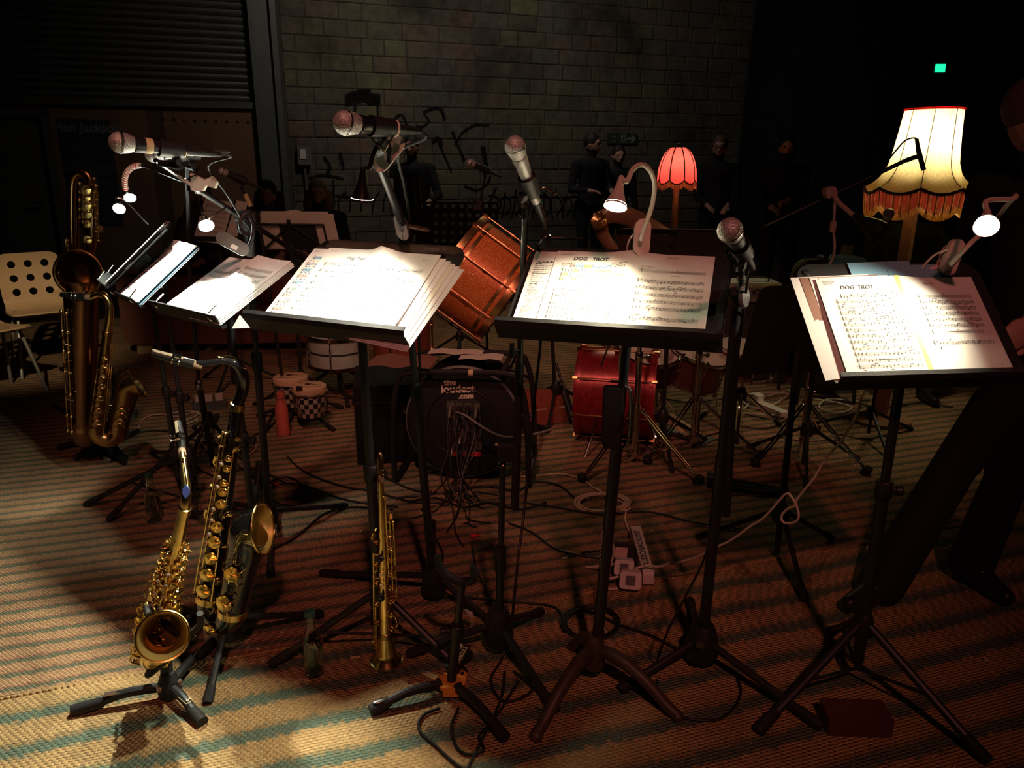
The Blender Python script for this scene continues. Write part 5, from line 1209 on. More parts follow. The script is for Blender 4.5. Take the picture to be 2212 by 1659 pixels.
MB().lathe([(0.0,0.0125),(0.036,0.0125),(0.036,0.018),(0.012,0.022),(0.009,0.12),(0,0.125)], b0, (0,0,1), 16).build('peg', 'rubber', pg)

# ---------------------------------------------- old baritone and second tenor, far left
O = at(192,905,3.62); T = at(188,560,3.62)
sx = thing('baritone_saxophone', 'tall aged brown baritone saxophone with looped top at the far left', 'saxophone', O - V((0,0,0.15)))
X = Sax(sx, O, T, (0.30,-0.95,0), 0.03, 0.05, 0.062, 0.745, 0.098, 'brass_dark', 'brass_old', 0.03)
X.body(end_dir=V((0.25,-0.80,0.55))); MB().torus(X.bp[-1], X.br[-1]+0.001, 0.0065, X.bp[-1]-X.bp[-2], 36, 8).build('bell_rim', 'brass', sx)
lp = sm([at(186,565,3.62), at(196,520,3.62), at(199,450,3.62), at(199,410,3.62), at(194,386,3.62), at(182,374,3.62), at(168,374,3.62), at(157,388,3.62), at(154,412,3.62), at(153,470,3.62), at(155,545,3.62)], 8)
MB().tube(lp, [0.03,0.026,0.022,0.02,0.018], 18).build('crook_loop', 'brass_old', sx)
lp2 = sm([at(164,548,3.66), at(164,480,3.66), at(166,420,3.66)], 6); MB().tube(lp2, 0.017, 14).build('inner_tube', 'brass_dark', sx)
for k, (px, py, r_) in enumerate(((186,410,0.024),(186,427,0.021),(187,444,0.023),(187,462,0.025),(189,484,0.018),(189,518,0.020))):
    c = at(px,py,3.555); n = (V((0,0,HCAM))-c).normalized(); o = MB().lathe([(0,0),(r_*0.9,0),(r_,0.003),(r_,0.008),(r_*0.85,0.011),(0,0.012)], c, n, 18).build('key_cup', 'brass', sx); MB().tube([c+n*0.012-V((r_,0,0)), c+n*0.014+V((r_,0,0.3*r_))], 0.0025, 6).build('key_arm', 'brass_old', o)
for (x0, x1, y0, y1) in ((203,208,385,500),(207,213,400,520),(172,172,395,470),(178,179,420,480),(146,143,520,560)):
    a, b = at(x0,y0,3.56), at(x1,y1,3.56); r_o = MB().tube([a,b], 0.005, 8).build('key_rod', 'brass_old', sx); p_ = MB()
    for k in range(5): p_.ell(a.lerp(b,k/4), (0.009,0.009,0.009), seg=8, rings=6)
    po = p_.build('rod_posts', 'brass', r_o); po['kind'] = 'stuff'
kb = MB(); kb.tube(sm([at(146,512,3.56), at(142,520,3.55), at(142,545,3.55), at(147,555,3.56), at(156,560,3.56)], 6), 0.006, 8); kb.build('key_guard', 'brass_old', sx)
for i_, rc in ((2,0.028),(6,0.03),(10,0.03),(14,0.03)): X.bell_key(i_, X.B*0.55-X.C*0.83, rc, guard=i_ != 2)
for ph_ in (-0.55, -0.95):
    e_ = (X.B*math.cos(ph_)+X.C*math.sin(ph_)); a_ = [X.bp[i_]+e_*(X.br[i_]+0.016) for i_ in range(0, 19, 3)]; r_o = MB().tube(a_, 0.0048, 8).build('key_rod', 'brass_old', sx); p_ = MB()
    for q_ in a_: p_.ell(q_, (0.009,0.009,0.009), seg=8, rings=6)
    po = p_.build('rod_posts', 'brass', r_o); po['kind'] = 'stuff'
for z, rc in ((0.1,0.026),(0.2,0.028),(0.32,0.026),(0.42,0.024),(0.52,0.022)): X.cup(z, R(-120), rc)
X.rod(0.05, 0.6, R(-150), 0.014, 0.004, 7); X.rod(0.05, 0.6, R(-170), 0.014, 0.004, 7)
ck = MB(); ck.ell(at(214,495,3.58), (0.022,0.02,0.018)); ck.build('mouth_cork', 'cork', sx)
bs = G(205,985); b_s = thing('saxophone_stand', 'dark tripod stand under the baritone saxophone', 'saxophone stand', (bs.x,bs.y+0.12,0))
b3 = V((bs.x,bs.y+0.12,0)); 
for t in (G(135,975), G(268,1000), G(122,885)):
    d = V((t.x-b3.x,t.y-b3.y,0)); l = MB().tube(sm([b3+V((0,0,0.05)), b3+d*0.5+V((0,0,0.05)), b3+d+V((0,0,0.028))], 5), [0.016,0.014,0.014], 10).build('leg', 'plastic_black', b_s); MB().ell(b3+d+V((0,0,0.024)), (0.024,0.024,0.02), seg=10, rings=6).build('rubber_foot', 'rubber', l)
up = MB(); up.tube(sm([b3+V((0,0,0.04)), b3+V((0.03,0.12,0.3)), at(226,790,3.8)], 6), 0.015, 10); up.build('upright', 'plastic_black', b_s)
yk = MB(); a = at(226,790,3.8); yk.tube(sm([a+V((-0.14,-0.14,0.02)), a+V((-0.10,-0.02,0)), a, a+V((0.06,-0.04,0)), a+V((0.09,-0.16,0.03))], 6), 0.011, 8); yk.build('yoke', 'rubber', b_s)
# second tenor in front of it
O = at(208,925,3.42); T = at(232,716,3.42)
sx = thing('tenor_saxophone', 'aged brass tenor saxophone with curved neck in front of the baritone', 'saxophone', O - V((0,0,0.1)))
X = Sax(sx, O, T, (0.93,0.30,0), 0.019, 0.037, 0.048, 0.235, 0.076, 'brass_old', 'brass_old', 0.03)
X.body(end_dir=(0.86,0.30,0.42))
nv = lambda px, py, Y: ((at(px,py,Y)-X.O).dot(X.B), (at(px,py,Y)-X.O).dot(X.A), (at(px,py,Y)-X.O).dot(X.C))
X.neck([nv(232,716,3.42), nv(236,690,3.42), nv(237,662,3.42), nv(229,643,3.42), nv(214,637,3.42), nv(198,642,3.42), nv(186,642,3.42)], [0.019,0.018,0.0165,0.015,0.013,0.0115,0.011], V((-1,0,0.05)), 0.11, 0.02, 'brass', reed_side=(0,0,1))
for k, z in enumerate((0.04,0.10,0.16,0.22,0.27,0.32,0.36)): X.cup(z, R(-80), 0.023-0.0016*k)
X.rod(0.0, 0.42, R(-45), 0.014, 0.003, 7); X.rod(0.05, 0.42, R(-20), 0.012, 0.003, 7); X.rod(0.0, 0.3, R(-120), 0.012, 0.003, 6)
X.bell_key(6, -X.C, 0.026); X.bell_key(11, -X.C, 0.026)
hb = G(225,985); t2 = thing('saxophone_stand', 'dark stand with hooked yoke under the aged tenor saxophone', 'saxophone stand', (hb.x,hb.y,0))
h3 = V((hb.x,hb.y,0))
for t in (G(160,1000), G(272,1010), G(300,940)):
    d = V((t.x-h3.x,t.y-h3.y,0)); MB().tube(sm([h3+V((0,0,0.05)), h3+d*0.5+V((0,0,0.045)), h3+d+V((0,0,0.026))], 5), [0.015,0.013,0.013], 10).build('leg', 'plastic_black', t2)
MB().tube(sm([h3+V((0,0,0.03)), h3+V((0.01,0.05,0.15)), at(248,870,3.5)], 6), 0.013, 10).build('upright', 'plastic_black', t2)

# ---------------------------------------------- empty stand with orange hub
hb = G(975,1500); es = thing('saxophone_stand', 'empty black instrument stand with orange hub and U shaped yoke', 'saxophone stand', (hb.x,hb.y,0)); h3 = V((hb.x,hb.y,0))
up0, up1 = h3+V((0,0,0.03)), at(998,1258,1.86); MB().tube([up0, up0.lerp(up1,0.55)], 0.0135, 12).build('upright', 'black_metal', es); MB().tube([up0.lerp(up1,0.5), up1], 0.011, 12).build('inner_tube', 'black_metal', es)
collar(es, up0.lerp(up1,0.55), up1-up0, 0.02, 0.035); knob(es, up0.lerp(up1,0.55)+V((-0.018,-0.004,0)), (-1,-0.2,0), 0.012, 0.03)
yk = MB(); yk.tube(sm([at(945,1200,1.83), at(947,1218,1.83), at(957,1236,1.84), at(985,1254,1.85), at(1012,1256,1.85), at(1024,1246,1.83), at(1022,1222,1.82)], 7), [0.010,0.012,0.012,0.012,0.010], 12); yk.build('yoke', 'rubber', es)
hm = MB(); hm.prism([(-0.045,-0.018),(-0.05,0.0),(-0.02,0.03),(0.03,0.045),(0.045,0.03),(0.04,-0.02),(0.02,-0.034),(-0.02,-0.034)], h3+V((0,0,0.036)), V((1,0,0)), V((0,1,0)), 0.012); hm.build('orange_hub', 'orange_hub', es, 0.5)
hm = MB(); hm.box(h3+V((0.002,-0.036,0.035)), (0.045,0.006,0.028)); hm.build('hub_plate', 'orange_hub', es, None)
for dx, dy in ((-0.036,0.0),(0.03,0.028),(0.026,-0.018),(-0.005,0.02)): MB().cyl(h3+V((dx,dy,0.046)), h3+V((dx,dy,0.051)), 0.006, 10).build('bolt', 'black_metal', es)
for t, nm in ((G(800,1552),0),(G(1092,1612),0),(G(1012,1428),1)):
    d = V((t.x-h3.x,t.y-h3.y,0)); dn = d.normalized(); sd = V((-dn.y,dn.x,0)); l = MB().tube(sm([h3+dn*0.03+V((0,0,0.042)), h3+d*0.5+V((0,0,0.05)), h3+d*0.8+V((0,0,0.036))], 5), [0.014,0.013,0.012], 10).build('leg', 'plastic_black', es)
    MB().tube(sm([h3+d*0.76+V((0,0,0.038)), h3+d*0.9+V((0,0,0.028)), h3+d+V((0,0,0.025))], 5), [0.014,0.017,0.016], 12).build('rubber_foot', 'rubber', l)
    if nm:
        pl_ = MB(); c = h3+d*0.62+V((0,0,0.062)); pl_.box(c, (0.10,0.024,0.002), dn, sd, (0,0,1)); pl_.build('name_plate', 'plastic_black', l, None)
        tx = MB(); add_text(tx, 'HERCULE', 0.019, c+V((0,0,0.0016)), dn, sd, bold=0.0005); tx.build('leg_lettering', 'label_gold', l, None)
    elif t.x < h3.x: MB().ell(h3+d*0.86+V((0,0,0.047)), (0.026,0.009,0.004), dn, sd, (0,0,1), 12, 6).build('foot_cap', 'steel', l)
# ================================================================== MICROPHONES AND THEIR STANDS
def microphone(name, label, head, d, r=0.0255, L=0.135, body='black_metal', band='steel', tape=None, style='vocal', tail=True, grp=None):
    head = V(head); d = V(d).normalized(); t = thing(name, label, 'microphone', head, grp)
    MB().lathe([(0,-r)]+[(r*math.sin(PI*k/16), -r*math.cos(PI*k/16)) for k in range(1,9)]+[(r*1.0,0.0),(r*0.98,r*0.35),(r*0.88,r*0.8),(r*0.72,r*1.2)], head, d, 28).build('grille', 'mic_grille', t)
    MB().lathe([(r*1.0,-0.0032),(r*1.04,-0.002),(r*1.04,0.002),(r*1.0,0.0032)], head+d*0.001, d, 28).build('grille_band', band, t)
    b0 = head + d*r*1.2; s_ = L
    MB().lathe([(r*0.70,0),(r*0.78,0.002),(r*0.78,0.01),(r*0.73,0.019),(r*0.70,0.03),(r*0.52,s_*0.75),(r*0.48,s_),(0,s_)], b0, d, 24).build('handle', body, t)
    if tape:
        for h, m in tape: MB().lathe([(r*0.74,-0.009),(r*0.76,-0.008),(r*0.73,0.008),(r*0.70,0.009)], b0+d*h, d, 20).build('tape_band', m, t)
    if tail: MB().lathe([(r*0.42,0),(r*0.42,0.018),(r*0.36,0.05),(r*0.2,0.075),(0,0.075)], b0+d*s_, d, 14).build('cable_plug', 'plastic_black', t)
    return t, b0 + d*s_*0.62, b0+d*(s_+0.07)
def mic_clip(root, c, d, down):
    c, d, dn = V(c), V(d).normalized(), V(down).normalized(); x = d.cross(dn).normalized()
    mb = MB(); mb.lathe([(0.0215,-0.03),(0.0235,-0.03),(0.0205,0.032),(0.0185,0.032)], c, d, 20); mb.build('mic_clip', 'plastic_black', root)
    nb = MB(); nb.tube([c+dn*0.018, c+dn*0.05], [0.009,0.008], 10); nb.tube([c+dn*0.034-x*0.012, c+dn*0.034+x*0.012], 0.0085, 10); nb.build('clip_joint', 'plastic_black', root)
    return c+dn*0.05
def cable(name, label, pts, r=0.0032, m='cable_black', n=8, grp=None, cat='cable', seg=6):
    P = sm([V(p) for p in pts], n); base = P[0].copy(); base.z = max(0, min(p.z for p in P)-r)
    o = MB().tube(P, r, seg).build(name, m, None, origin=base); return tag(o, label, cat, grp)

# mic 1: boom from the left stand
h1 = at(259,308,2.0); t1 = at(424,328,2.12)
_, c1, e1 = microphone('microphone', 'black vocal microphone with gold tape pointing left on the left boom', h1, t1-h1, 0.0262, 0.145, 'black_metal', 'steel', [(0.035,'label_gold'),(0.115,'brass')])
st1 = thing('microphone_stand', 'black boom microphone stand reaching over the left scores', 'microphone stand', (-0.95,2.75,0))
tripod(st1, (-0.95,2.75), 0.14, [G(745,1103), G(586,1252), G(470,1090)], 0.0105, hub_r=0.026, hub_h=0.09)
pv = at(530,470,2.62); pole(st1, (-0.95,2.75,0.03), V((-0.95,2.75,0)).lerp(pv, 0.6), 0.0135); pole(st1, V((-0.95,2.75,0)).lerp(pv, 0.55), pv, 0.0105, name='inner_tube'); collar(st1, V((-0.95,2.75,0)).lerp(pv, 0.6), (0,0,1), 0.019, 0.07)
bt = mic_clip(st1, c1, t1-h1, (0.25,0.35,-0.9)); be = at(640,545,2.82)
MB().tube([bt, at(344,352,2.16)], 0.009, 10).build('boom_head', 'plastic_black', st1)
MB().tube([at(336,346,2.14), at(425,408,2.36)], 0.0066, 10).build('boom_tip', 'chrome', st1)
MB().tube([at(425,408,2.36), be], 0.0085, 10).build('boom', 'black_metal', st1); collar(st1, at(428,410,2.365), be-bt, 0.0105, 0.04, 'steel')
cl_ = MB(); cl_.box(pv, (0.05,0.03,0.05)); cl_.tube([pv+V((-0.03,0,0)), pv+V((0.045,-0.01,0))], 0.02, 14); cl_.build('boom_clamp', 'plastic_black', st1); knob(st1, pv+V((0.0,-0.03,-0.03)), (0.3,-1,0), 0.02, 0.035)
MB().tube([be, be+(be-pv).normalized()*0.06], 0.013, 10).build('counterweight', 'rubber', st1)
cable('microphone_cable', 'black cable running along the left microphone boom', [e1, e1+V((0.02,0.03,-0.005)), at(450,360,2.3), at(490,420,2.45), at(520,470,2.5), at(541,500,2.55), at(548,560,2.62), at(556,760,2.72), at(566,1000,2.74), G(560,1180,0.018), G(520,1150,0.018)], 0.0034)
# second microphone behind it
h = at(330,334,2.30); _, c_, e_ = microphone('microphone', 'smaller grey microphone half hidden behind the left boom microphone', h, V((1,0.5,0.05)), 0.022, 0.11, 'black_gloss')
st_ = thing('microphone_stand', 'slim dark microphone stand behind the left scores', 'microphone stand', (-1.02,2.95,0))
b_ = G(462,1010); st_.location = (b_.x,b_.y,0)
tripod(st_, b_, 0.25, [G(395,1050), G(560,1045), G(420,930)], 0.009); pole(st_, b_, at(430,830,b_.y), 0.0145); pole(st_, at(430,835,b_.y), at(408,560,b_.y-0.05), 0.0095, name='inner_tube'); collar(st_, at(430,832,b_.y), (0,0,1), 0.018, 0.05, 'steel')
bt = mic_clip(st_, c_, V((1,0.5,0.05)), (0.2,0.3,-0.9)); MB().tube([bt, at(405,360,2.5), at(408,560,b_.y-0.05)], 0.007, 10).build('boom', 'black_metal', st_)

# mic 2
h2 = at(746,265,1.76); t2 = at(840,276,1.84)
_, c2, e2 = microphone('microphone', 'vocal microphone with pink tape pointing left above the central score', h2, t2-h2, 0.0268, 0.10, 'black_gloss', 'steel', [(0.092,'lamp_pink')])
st2 = thing('microphone_stand', 'tall boom microphone stand rising behind the central score', 'microphone stand', (-0.265,2.33,0))
bs2 = V((-0.265,2.33,0)); tripod(st2, bs2, 0.10, [G(1064,1358), G(700,1250), G(935,1140)], 0.0105, hub_r=0.032, hub_h=0.11)
pv = at(868,500,2.16); pole(st2, bs2+V((0,0,0.02)), bs2.lerp(pv,0.62), 0.0135); pole(st2, bs2.lerp(pv,0.6), pv, 0.0105, name='inner_tube'); collar(st2, bs2.lerp(pv,0.62), (0,0,1), 0.018, 0.06)
bt = mic_clip(st2, c2, t2-h2, (0.05,0.35,-0.9))
wr = MB(); 
for dx in (-0.026, 0.026): wr.tube(sm([c2+V((dx,0,-0.018)), c2+V((dx*0.6,0.005,-0.035)), bt+V((0,0,-0.006))], 4), 0.0022, 6)
wr.build('clip_spring', 'chrome', st2)
a1 = at(812,338,1.9); MB().tube([bt, a1], 0.009, 10).build('boom_head', 'plastic_black', st2); MB().tube([a1, at(884,520,2.2)], [0.0105,0.0115], 14).build('boom', 'black_gloss', st2)
cl_ = MB(); cl_.prism(rrect(0.034,0.07,0.018), at(866,492,2.12), V((0.97,0,-0.2)), V((-0.2,0.25,0.95)).normalized(), 0.03, V((0,1,0))); cl_.build('boom_clamp', 'plastic_grey', st2, 0.5)
MB().lathe([(0,0),(0.006,0),(0.006,0.006),(0,0.006)], at(867,494,2.115), (0,-1,0.2), 10).build('clamp_bolt', 'black_metal', st2)
MB().tube([at(880,488,2.16), at(926,498,2.2)], [0.0075,0.006], 10).build('clamp_handle', 'copper_leg', st2)
cable('microphone_cable', 'black cable hanging beside the central microphone boom', [e2, e2+V((0.012,0.01,-0.015)), at(862,330,1.98), at(873,400,2.08), at(886,480,2.18), at(900,620,2.28), at(912,900,2.34), G(930,1130,0.018), G(1010,1130,0.018)], 0.0042)

# mic 3
h3_ = at(1113,316,1.95); t3 = at(1164,452,2.08)
_, c3, e3 = microphone('microphone', 'silver grey vocal microphone tilted beside the orange drum', h3_, t3-h3_, 0.0256, 0.155, 'mic_grey', 'steel')
st3 = thing('microphone_stand', 'black stand with an upright boom tube left of the centre right score', 'microphone stand', (-0.04,2.03,0))
bs3 = V((-0.04,2.03,0)); tripod(st3, bs3, 0.11, [G(888,1425), G(1166,1335), G(1196,1545)], 0.0115, hub_r=0.034, hub_h=0.11)
tp3 = at(1086,985,2.06); pole(st3, bs3+V((0,0,0.05)), bs3.lerp(tp3,0.5), 0.013); pole(st3, bs3.lerp(tp3,0.45), tp3, 0.0095, name='inner_tube'); collar(st3, bs3.lerp(tp3,0.5), (0,0,1), 0.017, 0.09)
cl_ = MB(); cl_.box(tp3+V((0.01,0,0.01)), (0.05,0.035,0.045)); cl_.build('boom_clamp', 'plastic_black', st3, None); MB().torus(tp3-V((0,0,0.025)), 0.012, 0.003, (0,0,1), 16, 6).build('chrome_ring', 'chrome', st3)
MB().tube([at(1112,1100,2.10), at(1123,780,2.16)], 0.0125, 12).build('boom', 'black_metal', st3); MB().tube([at(1122,800,2.155), at(1134,470,2.2)], 0.009, 12).build('boom_tip', 'steel', st3)
kb = MB(); kb.tube([at(1106,742,2.15), at(1106,772,2.15)], 0.008, 10); kb.tube([at(1106,757,2.15), at(1124,757,2.16)], 0.005, 8); kb.build('wing_knob', 'plastic_black', st3)
bt = mic_clip(st3, c3, t3-h3_, (-0.5,0.1,-0.86)); MB().tube([at(1134,470,2.2), at(1135,445,2.19), bt], [0.012,0.009,0.009], 12).build('swivel', 'plastic_black', st3); MB().lathe([(0.014,-0.002),(0.016,-0.001),(0.016,0.001),(0.014,0.002),(0,0.002)], at(1134,466,2.2), (0,0,1), 16).build('thread_flange', 'chrome', st3)
cable('microphone_cable', 'grey cable dropping from the silver grey microphone', [e3, e3+V((0.005,0.01,-0.03)), at(1168,520,2.06), at(1162,548,2.2), at(1170,700,2.22), at(1155,860,2.25), at(1135,1080,2.2), at(1120,1200,2.1), at(1110,1300,2.05), V((0.0,2.06,0.12)), G(1085,1420,0.018), G(1060,1470,0.018), G(1090,1515,0.018), G(1150,1490,0.018), G(1110,1450,0.018)], 0.0042)

# mic 4
h4 = at(1577,497,1.60); d4 = (at(1606,546,1.70)-h4)
_, c4, e4 = microphone('microphone', 'vocal microphone with round silver grille facing the viewer at right', h4, d4, 0.0258, 0.13, 'black_metal', 'steel')
st4 = thing('microphone_stand', 'black boom microphone stand between the two right music stands', 'microphone stand', (0.56,1.98,0))
bs4 = V((0.565,1.985,0)); tripod(st4, bs4, 0.09, [G(1345,1500), G(1765,1580), G(1490,1312)], 0.0115, hub_r=0.038, hub_h=0.11)
tp4 = at(1592,655,1.93); pole(st4, bs4+V((0,0,0.04)), bs4.lerp(tp4,0.62), 0.0155); pole(st4, bs4.lerp(tp4,0.6), tp4, 0.0125, name='inner_tube')
MB().tube([at(1568,1112,2.1), at(1590,700,1.98)], 0.0135, 12).build('boom', 'black_metal', st4); MB().tube([at(1590,705,1.98), at(1603,575,1.85)], 0.008, 12).build('boom_tip', 'black_metal', st4)
cl_ = MB(); cl_.tube([at(1588,640,1.95), at(1603,640,1.87)], 0.026, 16); cl_.build('boom_clamp', 'plastic_black', st4); MB().lathe([(0.0,0.0),(0.028,0.0),(0.029,0.004),(0.025,0.010),(0,0.018)], at(1604,641,1.87), (0.75,-0.6,0.1), 20).build('clamp_disc', 'plastic_grey', st4)
MB().box(at(1512,1392,1.92), (0.02,0.006,0.02)).build('hub_bolt', 'steel', st4)
bt = mic_clip(st4, c4, d4, (0.05,0.2,-0.95)); MB().tube([at(1603,575,1.85), bt], 0.009, 10).build('swivel', 'plastic_black', st4); MB().box(at(1596,538,1.70), (0.008,0.004,0.008)).build('yellow_mark', 'tape_yellow', st4, None)
tps = MB(); 
for y_ in (600, 622): tps.lathe([(0.009,-0.006),(0.0105,-0.005),(0.0105,0.005),(0.009,0.006)], at(1601-(y_-600)*0.05,y_,1.87), (0,0.2,1), 12)
tps.build('tape_wraps', 'plastic_black', st4)
cable('microphone_cable', 'black cable looping down from the right microphone to the rug', [e4, e4+V((0.0,0.03,-0.03)), at(1600,720,1.95), at(1560,1000,1.95), at(1530,1180,1.9), at(1480,1290,1.87), at(1440,1370,1.86), G(1418,1440,0.019), G(1428,1510,0.019), G(1480,1550,0.019), G(1560,1550,0.019), G(1600,1500,0.019), G(1588,1450,0.019)], 0.0036)

# ------------------------------------------------ farther microphones
def far_mic(label, hx, hy, Y, d, r, stand_label, foot, pv, m='black_metal'):
    h = at(hx,hy,Y); _, c, e = microphone('microphone', label, h, d, r, 0.11, m, 'steel')
    s = thing('microphone_stand', stand_label, 'microphone stand', (foot[0],foot[1],0)); f = V((foot[0],foot[1],0))
    tripod(s, f, 0.16, [f+V((0.32*math.cos(a),0.32*math.sin(a),0)) for a in (0.4,2.5,4.6)], 0.009)
    pole(s, f+V((0,0,0.04)), pv, 0.009); b = mic_clip(s, c, d, (0,0.2,-0.95)); MB().tube([b, pv], 0.0065, 8).build('boom', 'black_metal', s); return s, pv
pv = at(560,480,4.3); far_mic('small brown microphone on a taped boom behind the left scores', 481,371,4.2, V((1,0.4,-0.5)), 0.022, 'taped boom stand behind the left scores', (pv.x+0.05,4.35), pv)
s_ = thing('orange_tape', 'strip of pale orange tape on the boom behind the left scores', 'tape', at(536,425,4.2)); MB().tube([at(530,420,4.2), at(541,445,4.22)], 0.013, 8).build('tape_wrap', 'label_gold', s_)
pv = at(1040,420,4.9); s5, _ = far_mic('small far microphone with pale grille in front of the graffiti wall', 1016,352,4.8, V((1,0.3,-0.45)), 0.024, 'thin far microphone stand behind the orange drum', (pv.x+0.03,5.0), pv)
MB().tube(sm([at(1030,440,4.85), at(1024,432,4.84), at(1017,426,4.83), at(1011,440,4.83), at(1009,462,4.83)], 6), 0.006, 8).build('cable_loop', 'black_metal', s5); cl_ = MB(); cl_.box(at(1031,443,4.88), (0.05,0.05,0.06)); cl_.build('clamp', 'plastic_black', s5, None)
pv = at(1932,600,3.9); far_mic('dark round microphone seen end on in front of the guitarist', 1920,461,3.9, V((0.1,0.6,-0.8)), 0.026, 'dark microphone stand in front of the guitarist', (pv.x,3.95), pv)
# long thin boom with pencil microphone in front of the big lampshade
e_, a_ = at(1652,489,3.6), at(1890,378,3.55); f = V((a_.x-0.55,3.62,0)); bs_ = thing('microphone_stand', 'long thin boom stand crossing in front of the fringed lampshade', 'microphone stand', f)
pv = at(1800,421,3.57); f = V((pv.x,pv.y,0)); bs_.location = f; tripod(bs_, f, 0.2, [f+V((0.3*math.cos(a),0.3*math.sin(a),0)) for a in (0.2,2.3,4.4)], 0.009); pole(bs_, f, pv, 0.010)
MB().tube([e_, a_], 0.0055, 8).build('boom', 'black_metal', bs_); MB().tube([a_, at(1962,344,3.5)], 0.009, 8).build('boom_tip', 'black_metal', bs_)
pm = thing('microphone', 'slim black pencil microphone hanging before the lit lampshade', 'microphone', at(1990,365,3.48)); MB().tube([at(1980,300,3.48), at(1984,325,3.48)], [0.008,0.0095], 10).build('plug', 'black_metal', pm); MB().tube([at(1984,325,3.48), at(1995,367,3.48)], 0.0105, 12).build('barrel', 'black_metal', pm)
cl_ = MB(); cl_.tube([at(1958,347,3.5), at(1972,341,3.49), at(1988,337,3.48)], 0.010, 8); cl_.build('mic_holder', 'plastic_black', bs_)
cable('microphone_cable', 'thin black cable arching over the pencil microphone', [at(1980,300,3.48), at(1972,298,3.5), at(1955,304,3.5), at(1938,322,3.52), at(1915,350,3.54), at(1892,374,3.55)], 0.004)
# unlit clip lamp on that boom, with inline switch
bl_ = at(1797,416,3.5); lp = thing('clip_lamp', 'pinkish clip lamp with inline switch clamped on the long thin boom', 'lamp', bl_)
MB().prism(rrect(0.05,0.05,0.018), bl_, V((0.9,0,0.4)), V((-0.4,0,0.9)), 0.05, V((0,1,0))).build('clip_body', 'lamp_pink', lp, 0.5)
MB().tube(sm([at(1800,420,3.48), at(1812,438,3.47), at(1828,452,3.46), at(1842,464,3.45)], 6), 0.011, 10).build('gooseneck', 'lamp_pink', lp)
MB().lathe([(0.011,0),(0.018,0.03),(0.045,0.10),(0.05,0.14),(0.047,0.14),(0.04,0.10)], at(1842,464,3.45), at(1888,494,3.4)-at(1842,464,3.45), 16).build('lamp_head', 'plastic_black', lp)
MB().tube(sm([at(1804,430,3.48), at(1802,465,3.48), at(1801,500,3.48), at(1803,535,3.48), at(1798,560,3.5), at(1786,585,3.5), at(1785,640,3.5)], 6), 0.006, 8).build('lamp_lead', 'cable_white', lp); MB().prism(rrect(0.022,0.052,0.009), at(1801,490,3.47), V((1,0,0)), V((0,0,1)), 0.02, V((0,1,0))).build('inline_switch', 'lamp_pink', lp, 0.5)
